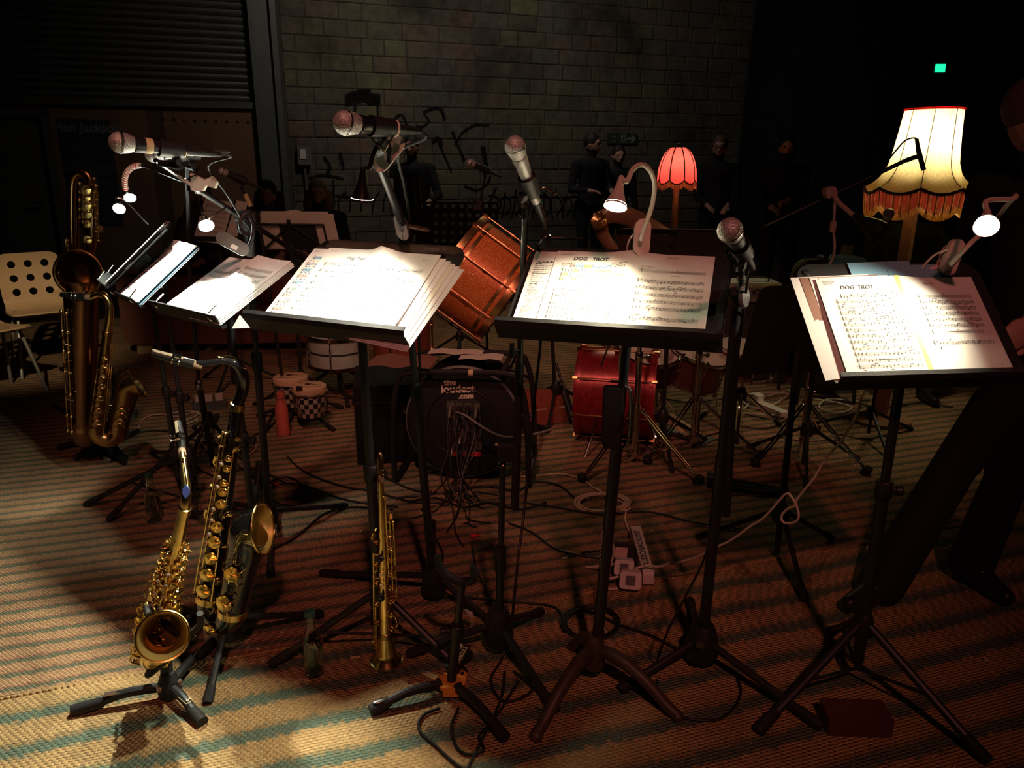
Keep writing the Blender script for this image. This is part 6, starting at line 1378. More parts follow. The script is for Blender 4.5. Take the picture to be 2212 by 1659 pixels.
# ================================================================== CHAIRS, DRUMS, REEL, LAMPS, AMPLIFIERS
def holed_shell(path, w, cols, rows_t, hr, th):
    """bent plywood shell: path of points in the local y-z plane, width along x, round holes at (col, t)"""
    pass
def make_chair():
    # shell profile (local): front edge -> seat -> bend -> back top; faces -y
    prof = sm([V((0,-0.21,0.455)), V((0,-0.12,0.448)), V((0,0.02,0.435)), V((0,0.13,0.437)), V((0,0.185,0.47)), V((0,0.215,0.55)), V((0,0.245,0.68)), V((0,0.265,0.83))], 6)
    n = len(prof); cum = [0]
    for i in range(1, n): cum.append(cum[-1]+(prof[i]-prof[i-1]).length)
    Lt = cum[-1]
    def at_s(s):
        s = max(0, min(Lt, s)); k = max(i for i in range(n) if cum[i] <= s+1e-9); k = min(k, n-2); t = (s-cum[k])/(cum[k+1]-cum[k]); return prof[k].lerp(prof[k+1], t)
    def wid(s):
        e = 0.20 if s > Lt*0.62 else 0.205
        for d in (s, Lt-s):
            if d < 0.06: e = min(e, 0.14+0.06*math.sqrt(max(0, 1-((0.06-d)/0.06)**2)))
        if Lt*0.42 < s < Lt*0.62: e -= 0.012*math.sin((s/Lt-0.42)/0.2*PI)
        return e
    holes = [(x, s, 0.026) for x in (-0.105, 0, 0.105) for s in (Lt-0.08, Lt-0.18, Lt-0.28)]
    mb = MB(); th = 0.011; K = 16; ds = 0.02
    def P3(x, s, o):
        a, b = at_s(s-0.004), at_s(s+0.004); t = (b-a).normalized(); nn = V((0, -t.z, t.y)); 
        p = at_s(s); curve = 0.35*x*x*(1 if s > Lt*0.6 else 0.0)
        return V((x, p.y-curve, p.z)) + nn*o
    rows = [0.0]; 
    # strips between hole rows are plain, strips with holes are cell rings
    bands = []; s = 0.0; hs = sorted({h[1] for h in holes})
    while s < hs[0]-0.05: bands.append((s, min(s+0.03, hs[0]-0.05), False)); s = min(s+0.03, hs[0]-0.05)
    for h in hs: bands.append((h-0.05, h+0.05, True))
    for a in (hs[-1]+0.05, hs[-1]+0.06, hs[-1]+0.07): 
        b = min(a+0.01, Lt); bands.append((a, b, False))
    for side in (1, -1):
        o = th/2*side
        for a, b, hol in bands:
            if b-a < 1e-6: continue
            if not hol:
                xs0 = [wid(a)*(-1+2*i/8) for i in range(9)]; xs1 = [wid(b)*(-1+2*i/8) for i in range(9)]
                for i in range(8): mb.quad(*( [P3(xs0[i],a,o), P3(xs0[i+1],a,o), P3(xs1[i+1],b,o), P3(xs1[i],b,o)] if side == 1 else [P3(xs0[i],a,o), P3(xs1[i],b,o), P3(xs1[i+1],b,o), P3(xs0[i+1],a,o)]))
            else:
                sc_ = (a+b)/2; xe = [-0.1575,-0.0525,0.0525,0.1575]
                for c in range(3):
                    cx_ = (xe[c]+xe[c+1])/2; hw, hh = 0.0525, 0.05; ring, outr = [], []
                    for k in range(K):
                        an = 2*PI*k/K+PI/K; ring.append((cx_+0.026*math.cos(an), sc_+0.026*math.sin(an))); q = max(abs(math.cos(an))/hw, abs(math.sin(an))/hh); outr.append((cx_+math.cos(an)/q, sc_+math.sin(an)/q))
                    for k in range(K):
                        k2 = (k+1) % K; mb.quad(P3(*ring[k],o), P3(*ring[k2],o), P3(*outr[k2],o), P3(*outr[k],o))
                    for sx_, sy_ in ((1,1),(-1,1),(-1,-1),(1,-1)):
                        cor = (cx_+sx_*hw, sc_+sy_*hh); near = sorted(range(K), key=lambda k: (outr[k][0]-cor[0])**2+(outr[k][1]-cor[1])**2)[:2]; mb.add([P3(*outr[near[0]],o), P3(*outr[near[1]],o), P3(*cor,o)], [(0,1,2)])
                    if side == 1:
                        for k in range(K): k2 = (k+1) % K; mb.quad(P3(*ring[k],th/2), P3(*ring[k2],th/2), P3(*ring[k2],-th/2), P3(*ring[k],-th/2))
                for sg in (-1, 1):
                    for (s0_, s1_) in ((a,(a+b)/2),((a+b)/2,b)): mb.quad(P3(sg*0.1575,s0_,o), P3(sg*wid(s0_),s0_,o), P3(sg*wid(s1_),s1_,o), P3(sg*0.1575,s1_,o))
    ss = sorted({b for q in bands for b in q[:2]} | {(q[0]+q[1])/2 for q in bands if q[2]})
    for i in range(len(ss)-1):
        for sg in (-1, 1): mb.quad(P3(sg*wid(ss[i]),ss[i],th/2), P3(sg*wid(ss[i+1]),ss[i+1],th/2), P3(sg*wid(ss[i+1]),ss[i+1],-th/2), P3(sg*wid(ss[i]),ss[i],-th/2))
    for e in (ss[0], ss[-1]):
        for i in range(8): x0, x1 = wid(e)*(-1+2*i/8), wid(e)*(-1+2*(i+1)/8); mb.quad(P3(x0,e,th/2), P3(x1,e,th/2), P3(x1,e,-th/2), P3(x0,e,-th/2))
    return mb
ch = thing('plywood_chair', 'pale moulded plywood chair with nine round holes in its back', 'chair', (0,0,0), 'plywood chairs')
shell = make_chair().build('shell', 'birch', ch, 0.7)
for sx_ in (-1, 1):
    for (y0, y1) in ((-0.10,-0.20),(0.10,0.20)):
        MB().tube(sm([V((sx_*0.04,y0*0.9,0.425)), V((sx_*0.13,y0,0.424)), V((sx_*0.165,y0*1.05,0.40)), V((sx_*0.215,y1,0.012))], 6), 0.0105, 10).build('leg', 'grey_tube', ch)
fr = MB(); fr.box((0,0,0.428), (0.12,0.22,0.008)); fr.build('seat_plate', 'grey_tube', ch, None)
def copy_tree(o, parent=None):
    c = copy_obj(o, parent)
    for q in [x for x in bpy.data.objects if x.parent == o and x != c]: copy_tree(q, c)
    return c
cp_ = G(112,800); ch.location = (cp_.x, cp_.y, 0.0); ch.rotation_euler = (0,0,R(40)); ch['label'] = 'pale moulded plywood chair with nine round holes in its back, far left'
c2_ = copy_tree(ch); q = at(-38,705,4.75); c2_.location = (q.x, q.y, 0.0); c2_.rotation_euler = (0,0,R(62)); c2_['label'] = 'second plywood chair cut off by the left edge, only its seat edge and legs showing'

# brown sofa behind the left scores
sf = thing('sofa', 'low brown leather sofa on pale wooden feet behind the left stands', 'sofa', (-2.35,5.9,0))
so = at(268,740,5.85); SX = V((0.998,0.06,0)); SY = V((-0.06,0.998,0)); base = V((so.x,so.y,0))
def sb(a, b, c, d, e, f, nm, m, r=0.05):
    MB().prism(rrect(b-a, f-e, min(r,(f-e)/2.1,(b-a)/2.1), 5, (a+b)/2, (e+f)/2), base+SY*c, SX, V((0,0,1)), -(d-c), SX.cross(V((0,0,1))) ).build(nm, m, sf, 0.6)
def sb2(a, b, c, d, e, f, nm, m, r=0.05): MB().prism(rrect(b-a, f-e, min(r,(f-e)/2.1), 5, (a+b)/2, (e+f)/2), base+SY*c, SX, V((0,0,1)), d-c, SY).build(nm, m, sf, 0.6)
sb2(0.0,1.85,0.0,0.16,0.09,0.62,'back','sofa',0.06); sb2(0.02,0.2,0.16,0.5,0.09,0.55,'arm','sofa',0.06); sb2(1.65,1.83,0.16,0.5,0.09,0.55,'arm','sofa',0.06); sb2(0.2,0.92,0.16,0.5,0.22,0.42,'cushion','sofa',0.05); sb2(0.93,1.65,0.16,0.5,0.22,0.42,'cushion','sofa',0.05)
for a in (0.08, 1.70):
    for c in (0.03, 0.42): MB().prism([(0,0),(0.12,0),(0.12,0.085),(0,0.085)], base+SX*a+SY*c, SX, V((0,0,1)), 0.06, SY).build('foot', 'wood_pale', sf, None)

# ------------------------------------------------ drums
def drum(root, c, ax, r, L, shell_m, hoop_m, lugs=8, head_m='drum_head', rod_m='chrome', hoop_w=0.02, x=None, hoops=True, lug_len=None, phase=0.0, bands=False):
    c, ax = V(c), V(ax).normalized(); X_, Y_ = ortho(ax)
    if x is not None: X_ = (V(x)-ax*V(x).dot(ax)).normalized(); Y_ = ax.cross(X_)
    sh = MB().lathe([(r,-L/2),(r,L/2)], c, ax, 44); sh = sh.build('shell', shell_m, root)
    for s_ in (-1, 1):
        hd = MB().lathe([(0,0),(r*0.985,0),(r*1.0,-0.004)] if s_ > 0 else [(0,0),(r*0.985,0),(r*1.0,0.004)], c+ax*(s_*(L/2+0.004)), ax, 44).build('drum_head', head_m, root)
        hp = MB(); h0 = L/2-hoop_w*0.75; a_, b_ = (h0, h0+hoop_w) if s_ > 0 else (-h0-hoop_w, -h0)
        hp.lathe([(r*1.0+0.004,a_),(r+0.012,a_),(r+0.013,(a_+b_)/2),(r+0.012,b_),(r+0.002,b_)], c, ax, 44); hp.build('hoop', hoop_m, root)
        if bands: MB().lathe([(r+0.0012,0),(r+0.0022,0.001),(r+0.0022,0.016),(r+0.0012,0.017)], c+ax*(s_*(L/2-0.055) - 0.008), ax, 44).build('inlay_band', hoop_m, root)
    for k in range(lugs):
        a = 2*PI*k/lugs+phase; e = X_*math.cos(a)+Y_*math.sin(a)
        rd = MB(); rd.tube([c+e*(r+0.018)-ax*(L/2+0.01), c+e*(r+0.018)+ax*(L/2+0.01)], 0.0036, 8); ro = rd.build('tension_rod', rod_m, root)
        lg = MB()
        for s_ in ((-0.22,0.22) if not lug_len else (0.0,)):
            lg.tube([c+e*(r+0.001)+ax*(L*s_), c+e*(r+0.02)+ax*(L*s_)], 0.006, 8); lg.tube([c+e*(r+0.018)+ax*(L*s_-(lug_len or 0.016)), c+e*(r+0.018)+ax*(L*s_+(lug_len or 0.016))], 0.0065, 8)
        for s_ in (-1, 1): lg.box(c+e*(r+0.014)+ax*(s_*(L/2+0.002)), (0.02,0.012,0.026), e, ax.cross(e), ax)
        lg.build('lug', rod_m, ro)['kind'] = 'stuff'
    return X_, Y_
# tilted orange sparkle drum
oc = at(1040,606,3.95); oax = (at(1104,648,3.93)-at(1004,575,3.965)).normalized()
od = thing('bass_drum', 'orange sparkle bass drum with brass hoops tilted on its stand', 'drum', oc-V((0,0,0.35)))
drum(od, oc, oax, 0.262, 0.335, 'orange_sparkle', 'gold_hoop', 10, 'drum_head', 'gold_hoop', 0.034, lug_len=0.012, phase=0.22, bands=True)
ods = thing('drum_stand', 'low black cradle stand under the tilted orange drum', 'drum stand', (oc.x,oc.y,0))
tripod(ods, oc, 0.20, [V((oc.x+0.36*math.cos(a),oc.y+0.36*math.sin(a),0)) for a in (0.3,2.4,4.4)], 0.011); pole(ods, (oc.x,oc.y,0.05), (oc.x,oc.y,0.50), 0.014)
for dx in (-0.12, 0.14): MB().tube(sm([V((oc.x,oc.y,0.42)), V((oc.x+dx,oc.y-0.06,0.42)), V((oc.x+dx*1.3,oc.y-0.1,0.52))], 5), 0.010, 8).build('cradle_arm', 'chrome', ods)
kb = MB(); kb.prism(rrect(0.16,0.24,0.03), at(1108,600,4.2), V((0.8,0,-0.6)), V((0.6,0,0.8)), 0.03, V((0,1,0))); kb.build('red_board', 'red_case', ods, 0.5)

# red satin kick drum, shell seen from the side
kc = at(1333,862,3.98); kc.z = 0.262
kax = V((0.975,-0.22,0.0)).normalized()
kd = thing('bass_drum', 'red satin bass drum lying on its side behind the centre right stand', 'drum', (kc.x,kc.y,0))
drum(kd, kc, kax, 0.235, 0.40, 'red_satin', 'red_satin', 8, 'drum_head', 'brass_old', 0.03, x=(0,-1,0.1), lug_len=0.02, phase=0.35)
for s_ in (-1, 1): MB().tube(sm([kc+kax*(s_*0.12)+V((0,-0.2,-0.05)), kc+kax*(s_*0.16)+V((0,-0.3,-0.14)), V((kc.x+s_*0.2,kc.y-0.33,0.016))], 5), 0.007, 8).build('spur', 'chrome', kd)
MB().lathe([(0,0),(0.018,0),(0.018,0.05),(0,0.05)], kc+V((0,0,0.235)), (0,0,1), 14).build('tom_mount', 'chrome', kd)
# wooden tom on top of it (only the dark rim is seen under the desk)
tc_ = at(1395,785,4.0); td = thing('rack_tom', 'dark red rack tom mounted above the red bass drum', 'drum', tc_)
drum(td, tc_+V((0,0,0.02)), (0.1,-0.35,0.93), 0.165, 0.16, 'wood_dark', 'chrome', 6, lug_len=0.012)
# small timbale style drums and toms to the right
fc = at(1500,790,4.0); ft_ = thing('floor_tom', 'dark wine red floor tom with chrome rims left of the black stand', 'drum', (fc.x,fc.y,0))
drum(ft_, fc, (0.25,-0.2,0.95), 0.155, 0.17, 'wood_dark', 'chrome', 8, 'drum_head', 'chrome', 0.014, lug_len=0.014)
for a in (0.5,2.6,4.7): e = V((math.cos(a)*0.17,math.sin(a)*0.17,0)); MB().tube(sm([fc+e+V((0,0,0.05)), fc+e+V((0,0,-0.15)), V((fc.x+e.x*1.25,fc.y+e.y*1.25,0.014))], 5), 0.006, 8).build('leg', 'chrome', ft_)
gc = at(1608,775,4.1); gt = thing('snare_drum', 'chrome edged snare drum beside the right microphone pole', 'drum', (gc.x,gc.y,0)); gc = V((gc.x,gc.y,gc.z))
drum(gt, gc, (0.12,-0.12,0.98), 0.16, 0.13, 'brass_dark', 'chrome', 10, 'drum_head', 'chrome', 0.014)
gs = thing('snare_stand', 'chrome stand carrying the chrome edged snare drum', 'drum stand', (gc.x,gc.y,0)); tripod(gs, gc, 0.22, [V((gc.x+0.25*math.cos(a),gc.y+0.25*math.sin(a),0)) for a in (0.2,2.3,4.4)], 0.009, 'chrome'); pole(gs, (gc.x,gc.y,0.05), (gc.x,gc.y,gc.z-0.09), 0.011, 'chrome'); 
for a in (0.5,2.6,4.7): MB().tube(sm([V((gc.x,gc.y,gc.z-0.11)), V((gc.x+0.1*math.cos(a),gc.y+0.1*math.sin(a),gc.z-0.1)), V((gc.x+0.17*math.cos(a),gc.y+0.17*math.sin(a),gc.z-0.055))], 4), 0.006, 8).build('basket_arm', 'chrome', gs)
# grey tom and red drums at centre left
sc_ = at(728,752,4.75); sd = thing('tom_drum', 'grey shelled tom with dark stripe under the central score', 'drum', (sc_.x,sc_.y,0))
drum(sd, sc_, (0.02,-0.05,1), 0.175, 0.20, 'cloth_pale', 'brass_dark', 6, 'drum_head', 'chrome', 0.02, lug_len=0.05); MB().lathe([(0.1755,-0.006),(0.177,-0.005),(0.177,0.005),(0.1755,0.006)], sc_, (0.02,-0.05,1), 40).build('dark_stripe', 'plastic_black', sd)
ss_ = thing('snare_stand', 'dark folding stand under the grey shelled tom', 'drum stand', (sc_.x,sc_.y,0)); tripod(ss_, sc_, 0.2, [V((sc_.x+0.28*math.cos(a),sc_.y+0.28*math.sin(a),0)) for a in (0.9,3.0,5.1)], 0.010); pole(ss_, (sc_.x,sc_.y,0.05), (sc_.x,sc_.y,sc_.z-0.13), 0.012)
for a in (0.5,2.6,4.7): MB().tube([V((sc_.x,sc_.y,sc_.z-0.14)), V((sc_.x+0.17*math.cos(a),sc_.y+0.17*math.sin(a),sc_.z-0.105))], 0.007, 8).build('basket_arm', 'chrome', ss_)
rc_ = at(868,752,5.2); rd_ = thing('floor_tom', 'dark red floor tom with brass hoops behind the cable reel', 'drum', (rc_.x,rc_.y,0)); rc_.z = max(rc_.z, 0.3)
drum(rd_, rc_, (0,0,1), 0.2, 0.38, 'red_case', 'gold_hoop', 8, 'drum_head', 'gold_hoop', 0.024)
for a in (0.3,2.4,4.5): MB().tube([rc_+V((0.215*math.cos(a),0.215*math.sin(a),0.1)), V((rc_.x+0.225*math.cos(a),rc_.y+0.225*math.sin(a),0.012))], 0.007, 8).build('leg', 'chrome', rd_)

# bongos with checkered shells
bg = thing('bongo_drums', 'pair of bongos with checkered shells and straw coloured skins', 'bongos', G(645,905))
for (px, py, r_, Y_, h_, nm) in ((627,813,0.099,4.35,0.17,'large'),(668,833,0.092,4.12,0.17,'small')):
    c = at(px,py,Y_); body = MB(); prof = [(r_*0.80,-h_),(r_*0.92,-h_*0.75),(r_*0.98,-h_*0.4),(r_*0.97,-0.01)]
    body.lathe(prof, c, (0,0,1), 32); o = body.build('shell', 'checker_shell', bg)
    uv = o.data.uv_layers.new(name='UVMap')
    for lp_ in o.data.loops:
        v = o.data.vertices[lp_.vertex_index].co + V(bg.location) - c; uv.data[lp_.index].uv = ((math.atan2(v.y, v.x)+PI)/(2*PI)*22, -v.z/h_*6)
    MB().lathe([(0,0.004),(r_*0.9,0.004),(r_*1.0,0.0),(r_*1.04,-0.02),(r_*1.0,-0.034)], c, (0,0,1), 36).build('drum_skin', 'skin_head', bg)
    MB().torus(c-V((0,0,0.036)), r_*1.04, 0.005, (0,0,1), 36, 8).build('rim', 'chrome', bg)
    for k in range(5):
        a = k*2*PI/5+0.5; e = V((math.cos(a),math.sin(a),0)); MB().tube(sm([c+e*r_*1.06+V((0,0,-0.036)), c+e*r_*1.12+V((0,0,-0.06)), c+e*r_*0.98+V((0,0,-h_*0.95))], 5), 0.0036, 6).build('tension_rod', 'chrome', bg)
    gs_ = MB()
    for k in (-1, 1): gs_.prism([(-r_*0.8,0.012*k+0.035*k-0.004),(r_*0.8,-0.03+0.012*k+0.004),(r_*0.8,-0.03+0.012*k+0.012),(-r_*0.8,0.012*k+0.035*k+0.006)], c+V((0,0,0.0045)), V((1,0,0)), V((0,1,0)), 0.0008)
    gs_.build('stain_stripe', 'amber_stripe', bg, None); MB().box(c+V((-0.01,0.01,0.0055)), (0.03,0.03,0.001)).build('centre_mark', 'wood_dark', bg, None)
MB().box(at(650,850,4.25)-V((0,0,0.05)), (0.06,0.1,0.06)).build('centre_block', 'wood_dark', bg, None)
bx_ = thing('bongo_stand', 'dark low stand under the bongos', 'drum stand', G(645,905)); bl3 = V(bx_.location); tripod(bx_, bl3, 0.10, [G(560,905), G(720,935), G(640,860)], 0.010)
tg = thing('tape_tag', 'small dark tape tag on the rim of the smaller bongo', 'tape', at(646,838,4.02)); MB().box(at(646,838,4.02), (0.035,0.003,0.02)).build('tag', 'plastic_black', tg, None)

# ------------------------------------------------ cable reel with stage box
RX = V((0.985,-0.10,0)).normalized(); RZ = V((0,0,1)); RYv = RZ.cross(RX); rcn = at(1000,935,3.36); rcn.z = 0.30
rl = thing('cable_reel', 'black cable reel on a tube frame with a panel full of plugs', 'cable reel', (rcn.x,rcn.y,0))
def rp(a, b, c): return V((rcn.x,rcn.y,0)) + RX*a + RZ*b + RYv*c      # c away from the viewer
fl = MB(); fl.lathe([(0,0),(0.245,0),(0.262,0.006),(0.268,0.018),(0.262,0.028),(0.24,0.03),(0,0.03)], rp(0,0.30,0.0), RYv, 44); fl.build('front_flange', 'plastic_black', rl)
fl = MB(); fl.lathe([(0.262,0.0),(0.27,0.006),(0.27,0.02),(0.262,0.03)], rp(0,0.30,-0.001), RYv, 44); fl.build('flange_rim', 'plastic_grey', rl)
MB().torus(rp(0,0.30,-0.002), 0.165, 0.004, RYv, 44, 6).build('inner_ring', 'plastic_black', rl)
MB().lathe([(0.2,0.03),(0.2,0.26)], rp(0,0.30,0), RYv, 30).build('cable_core', 'cable_black', rl); MB().lathe([(0,0.26),(0.262,0.26),(0.268,0.275),(0.26,0.29),(0,0.29)], rp(0,0.30,0), RYv, 44).build('back_flange', 'plastic_black', rl)
for c_ in (-0.05, 0.33):
    MB().tube(sm([rp(-0.32,0.03,c_), rp(-0.31,0.35,c_), rp(-0.285,0.50,c_), rp(-0.24,0.545,c_), rp(0,0.555,c_), rp(0.22,0.55,c_), rp(0.27,0.50,c_), rp(0.30,0.35,c_), rp(0.31,0.03,c_)], 7), 0.0135, 10).build('frame_tube', 'black_metal', rl)
for a, b in ((-0.31,0.03),(0.31,0.03),(-0.2,0.552),(0.19,0.552)): MB().tube([rp(a,b,-0.05), rp(a,b,0.33)], 0.0125, 10).build('cross_tube', 'black_metal', rl)
MB().tube([rp(-0.31,0.30,0.14), rp(0.31,0.30,0.14)], 0.012, 10).build('axle', 'steel', rl)
MB().tube(sm([rp(0.155,0.20,-0.004), rp(0.18,0.205,-0.03), rp(0.225,0.195,-0.03), rp(0.235,0.165,-0.03)], 5), 0.008, 8).build('crank', 'label_gold', rl)
lt = MB(); 
for t_, sz, x_, z_ in (('the',0.042,-0.055,0.505),('loudest',0.052,-0.02,0.474),('.com',0.036,0.018,0.442)): add_text(lt, t_, sz, rp(x_,z_-0.012,-0.0025), RX+RZ*0.06, RZ, bold=0.0016)
lt.build('logo_lettering', 'logo_cream', rl, None)
MB().prism(rrect(0.155,0.25,0.006), rp(0.005,0.285,-0.001), RX, RZ, -0.012, RYv).build('socket_panel', 'dial_dark', rl, 0.5)
plug_c = []
for j in range(4):
    for i in range(4):
        c = rp(-0.052+0.04*i+0.002*j, 0.382-0.062*j, -0.013); MB().prism(rrect(0.032,0.04,0.004), c, RX, RZ, -0.004, RYv).build('socket', 'socket_metal', rl, 0.5)
        if (i, j) in ((3,2),(3,3)): continue
        d = (-RYv*0.8-RZ*0.6).normalized(); pb = MB(); pb.lathe([(0,0),(0.0105,0),(0.0105,0.03),(0.009,0.045),(0.006,0.065),(0,0.066)], c-RYv*0.004, d, 12); pb.build('plug', 'black_metal' if (i+j) % 3 else 'socket_metal', rl); plug_c.append(c+d*0.062)
MB().prism(rrect(0.155,0.022,0.002), rp(0.005,0.153,-0.013), RX, RZ, -0.001, RYv).build('red_strip', 'red_tape', rl, None)
# cables leaving the plugs
ends = [(860,1075),(915,1105),(950,1090),(985,1120),(1010,1075),(1045,1100),(1075,1070),(1030,1140),(930,1060),(965,1150),(1095,1090),(1000,1180),(1060,1130),(890,1120),(1140,1075),(905,1075)]
for k, c in enumerate(plug_c):
    e = G(*ends[k % len(ends)], 0.014); m1 = c + (-RYv*0.05-RZ*0.08); m2 = V((m1.x+rnd.uniform(-0.05,0.05), m1.y-0.05-rnd.random()*0.06, 0.12)); m3 = V((m2.x*0.6+e.x*0.4, m2.y*0.6+e.y*0.4, 0.016))
    cable('signal_cable', 'dark signal cable hanging from the plug panel of the cable reel', [c, m1, m2, m3, (m3+e)/2+V((rnd.uniform(-0.06,0.06),rnd.uniform(-0.06,0.06),0.002)), e], 0.0036, 'cable_black', 6, 'signal cables hanging from the reel')
cable('signal_cable', 'grey cable arching right from the plug panel of the cable reel', [rp(-0.02,0.37,-0.06), rp(0.03,0.365,-0.09), rp(0.12,0.31,-0.1), rp(0.2,0.27,-0.08), rp(0.32,0.262,-0.02), rp(0.42,0.27,0.05)], 0.005, 'grey_tube')
# papers lying on top of the frame, chart book
for k, (px, py, w_, h_, m_, lb) in enumerate(((868,772,0.30,0.22,'paper_brown','open brown toned chart book lying on top of the cable reel'),(1040,787,0.20,0.12,'paper_cream','folded cream paper lying on the right of the cable reel top'),(985,765,0.26,0.10,'paper_cream','long cream paper lying at the back of the cable reel'))):
    c = at(px,py,3.42+0.08*k); c.z = 0.575+0.004*k; o = thing('paper_sheet', lb, 'paper', c)
    MB().grid(lambda u, v: c+RX*((u-0.5)*w_)+RYv*((v-0.5)*h_)+RZ*(0.02*math.sin(u*PI*2)**2*(0.6 if k == 0 else 0.3)), 10, 4, 0.001).build('sheet', m_, o, 0.8)
MB().lathe([(0.014,-0.012),(0.0155,-0.011),(0.0155,0.011),(0.014,0.012)], rp(0.05,0.554,-0.05), RX, 16).build('tape_wrap', 'label_gold', rl)
# red case beside the reel, black box left of it
rcs = thing('instrument_case', 'open red instrument case on the rug right of the cable reel', 'case', G(1165,905)); q = V(rcs.location)
MB().prism(rrect(0.30,0.16,0.02), q+V((0.02,0,0.10)), V((0.92,0.38,-0.1)).normalized(), V((0.05,0.3,0.95)).normalized(), 0.05).build('lid', 'red_case', rcs, 0.5)
MB().prism(rrect(0.34,0.2,0.02), q+V((0.0,-0.05,0.014)), V((0.92,0.38,0)), V((-0.38,0.92,0)), 0.09).build('tray', 'red_case', rcs, 0.5)
bxx = thing('equipment_case', 'dark flight case standing left of the cable reel', 'case', G(845,1010)); q = V(bxx.location)
MB().prism(rrect(0.34,0.40,0.012), q+V((0,0.03,0.215)), V((0.98,0.17,0)), V((0,0,1)), 0.42, V((-0.17,0.98,0))).build('box', 'black_gloss', bxx, 0.5); MB().prism(rrect(0.36,0.012,0.004), q+V((0,0.025,0.33)), V((0.98,0.17,0)), V((0,0,1)), 0.43, V((-0.17,0.98,0))).build('lid_edge', 'plastic_black', bxx, 0.5)

# ------------------------------------------------ cymbal and hardware stands (chrome, double braced)
def chrome_stand(label, c, h, spread, zc, angs, mtop=None, rub=0.03):
    s = thing('cymbal_stand', label, 'drum stand', (c[0],c[1],0)); c = V((c[0],c[1],0))
    pole(s, c+V((0,0,0.05)), c+V((0,0,h*0.55)), 0.0145, 'chrome', 'lower_tube'); pole(s, c+V((0,0,h*0.5)), c+V((0,0,h)), 0.010, 'chrome', 'upper_tube'); collar(s, c+V((0,0,h*0.55)), (0,0,1), 0.02, 0.05, 'chrome'); collar(s, c+V((0,0,zc)), (0,0,1), 0.021, 0.04, 'chrome', 'leg_collar'); collar(s, c+V((0,0,0.075)), (0,0,1), 0.019, 0.03, 'chrome', 'brace_collar')
    knob(s, c+V((0.02,-0.01,h*0.55)), (1,-0.5,0), 0.012, 0.03, 'chrome')
    for a in angs:
        e = V((math.cos(a),math.sin(a),0)); sd = V((-e.y,e.x,0)); k = c+e*0.025+V((0,0,zc)); f = c+e*spread+V((0,0,0.03)); md = c+e*spread*0.45+V((0,0,zc*0.62))
        lg = MB()
        for w_ in (-0.010, 0.010): lg.tube(sm([k+sd*w_, md+sd*w_, f+sd*w_*0.6], 5), 0.0052, 6)
        l = lg.build('leg', 'chrome', s); MB().lathe([(0,-0.03),(rub*0.75,-0.028),(rub*0.7,0.02),(0,0.03)], f, (e*0.5+V((0,0,0.9))), 10).build('rubber_foot', 'rubber', l)
        MB().tube([c+e*0.02+V((0,0,0.075)), c+e*spread*0.55+V((0,0,zc*0.5))], 0.0045, 6).build('brace', 'chrome', s)
    return s
b_ = G(1373,1015); chrome_stand('chrome double braced cymbal stand in front of the red bass drum', (b_.x,b_.y+0.05), 1.02, 0.36, 0.30, (-0.75,-2.45,1.4))
b_ = G(1505,990); chrome_stand('chrome stand with crossed legs right of the red bass drum', (b_.x,b_.y+0.1), 0.95, 0.34, 0.29, (-2.5,-0.4,1.3))
b_ = G(1748,1000); chrome_stand('chrome braced stand beside the trailing white cable', (b_.x,b_.y+0.12), 0.62, 0.36, 0.27, (-2.55,-0.95,1.0))
# bass drum pedal
pdl = thing('drum_pedal', 'metal bass drum pedal with pale printed footboard', 'pedal', G(1475,945)); q = V(pdl.location)
MB().prism(rrect(0.10,0.26,0.02), q+V((0,0,0.05)), V((0.75,0.66,0)), V((-0.62,0.7,0.3)).normalized(), 0.012).build('footboard', 'label_gold', pdl, 0.5); MB().box(q+V((0.02,0,0.012)), (0.14,0.3,0.01), (0.75,0.66,0), (-0.66,0.75,0)).build('base_plate', 'black_metal', pdl, None); MB().tube([q+V((-0.09,0.1,0.02)), q+V((-0.11,0.1,0.28))], 0.006, 8).build('post', 'chrome', pdl); MB().tube([q+V((-0.14,0.02,0.26)), q+V((0.0,0.12,0.08))], 0.005, 8).build('beater_rod', 'chrome', pdl)
tx = MB(); add_text(tx, 'GIBRAL', 0.05, q+V((0,0,0.0665))+V((-0.02,0.0,0.008)), V((-0.62,0.7,0.3)).normalized(), V((-0.75,-0.66,0)), bold=0.001); tx.build('footboard_print', 'wood_dark', pdl, None)
# little percussion microphone stand left of the kick
ps = G(1200,905); pst = thing('microphone_stand', 'small dark boom stand in front of the red bass drum', 'microphone stand', (ps.x,ps.y,0)); tripod(pst, ps, 0.2, [V((ps.x+0.28*math.cos(a),ps.y+0.28*math.sin(a),0)) for a in (0.3,2.4,4.5)], 0.009); pole(pst, (ps.x,ps.y,0.03), at(1184,514,ps.y), 0.011); MB().tube([at(1201,785,ps.y), at(1222,850,ps.y-0.1), at(1235,905,ps.y-0.2)], 0.008, 8).build('boom', 'chrome', pst); MB().tube([at(1218,845,ps.y-0.1), at(1236,900,ps.y-0.2)], 0.02, 10).build('drum_microphone', 'black_metal', pst)

gY = ps.y; gl_ = thing('gooseneck_light', 'slim unlit chrome gooseneck light beside the silver grey microphone', 'lamp', at(1181,512,gY))
MB().tube(sm([at(1181,508,gY), at(1176,460,gY), at(1166,425,gY), at(1168,410,gY), at(1180,405,gY), at(1196,418,gY)], 8), 0.0045, 8).build('gooseneck', 'chrome', gl_); MB().ell(at(1197,419,gY), (0.013,0.013,0.013), seg=10, rings=8).build('light_tip', 'chrome', gl_); MB().lathe([(0,0),(0.03,0),(0.03,0.01),(0.01,0.018),(0,0.018)], at(1181,512,gY), (0,0,1), 12).build('foot', 'chrome', gl_); MB().tube([at(1183,511,gY), at(1258,514,gY)], 0.004, 6).build('rail', 'chrome', gl_)
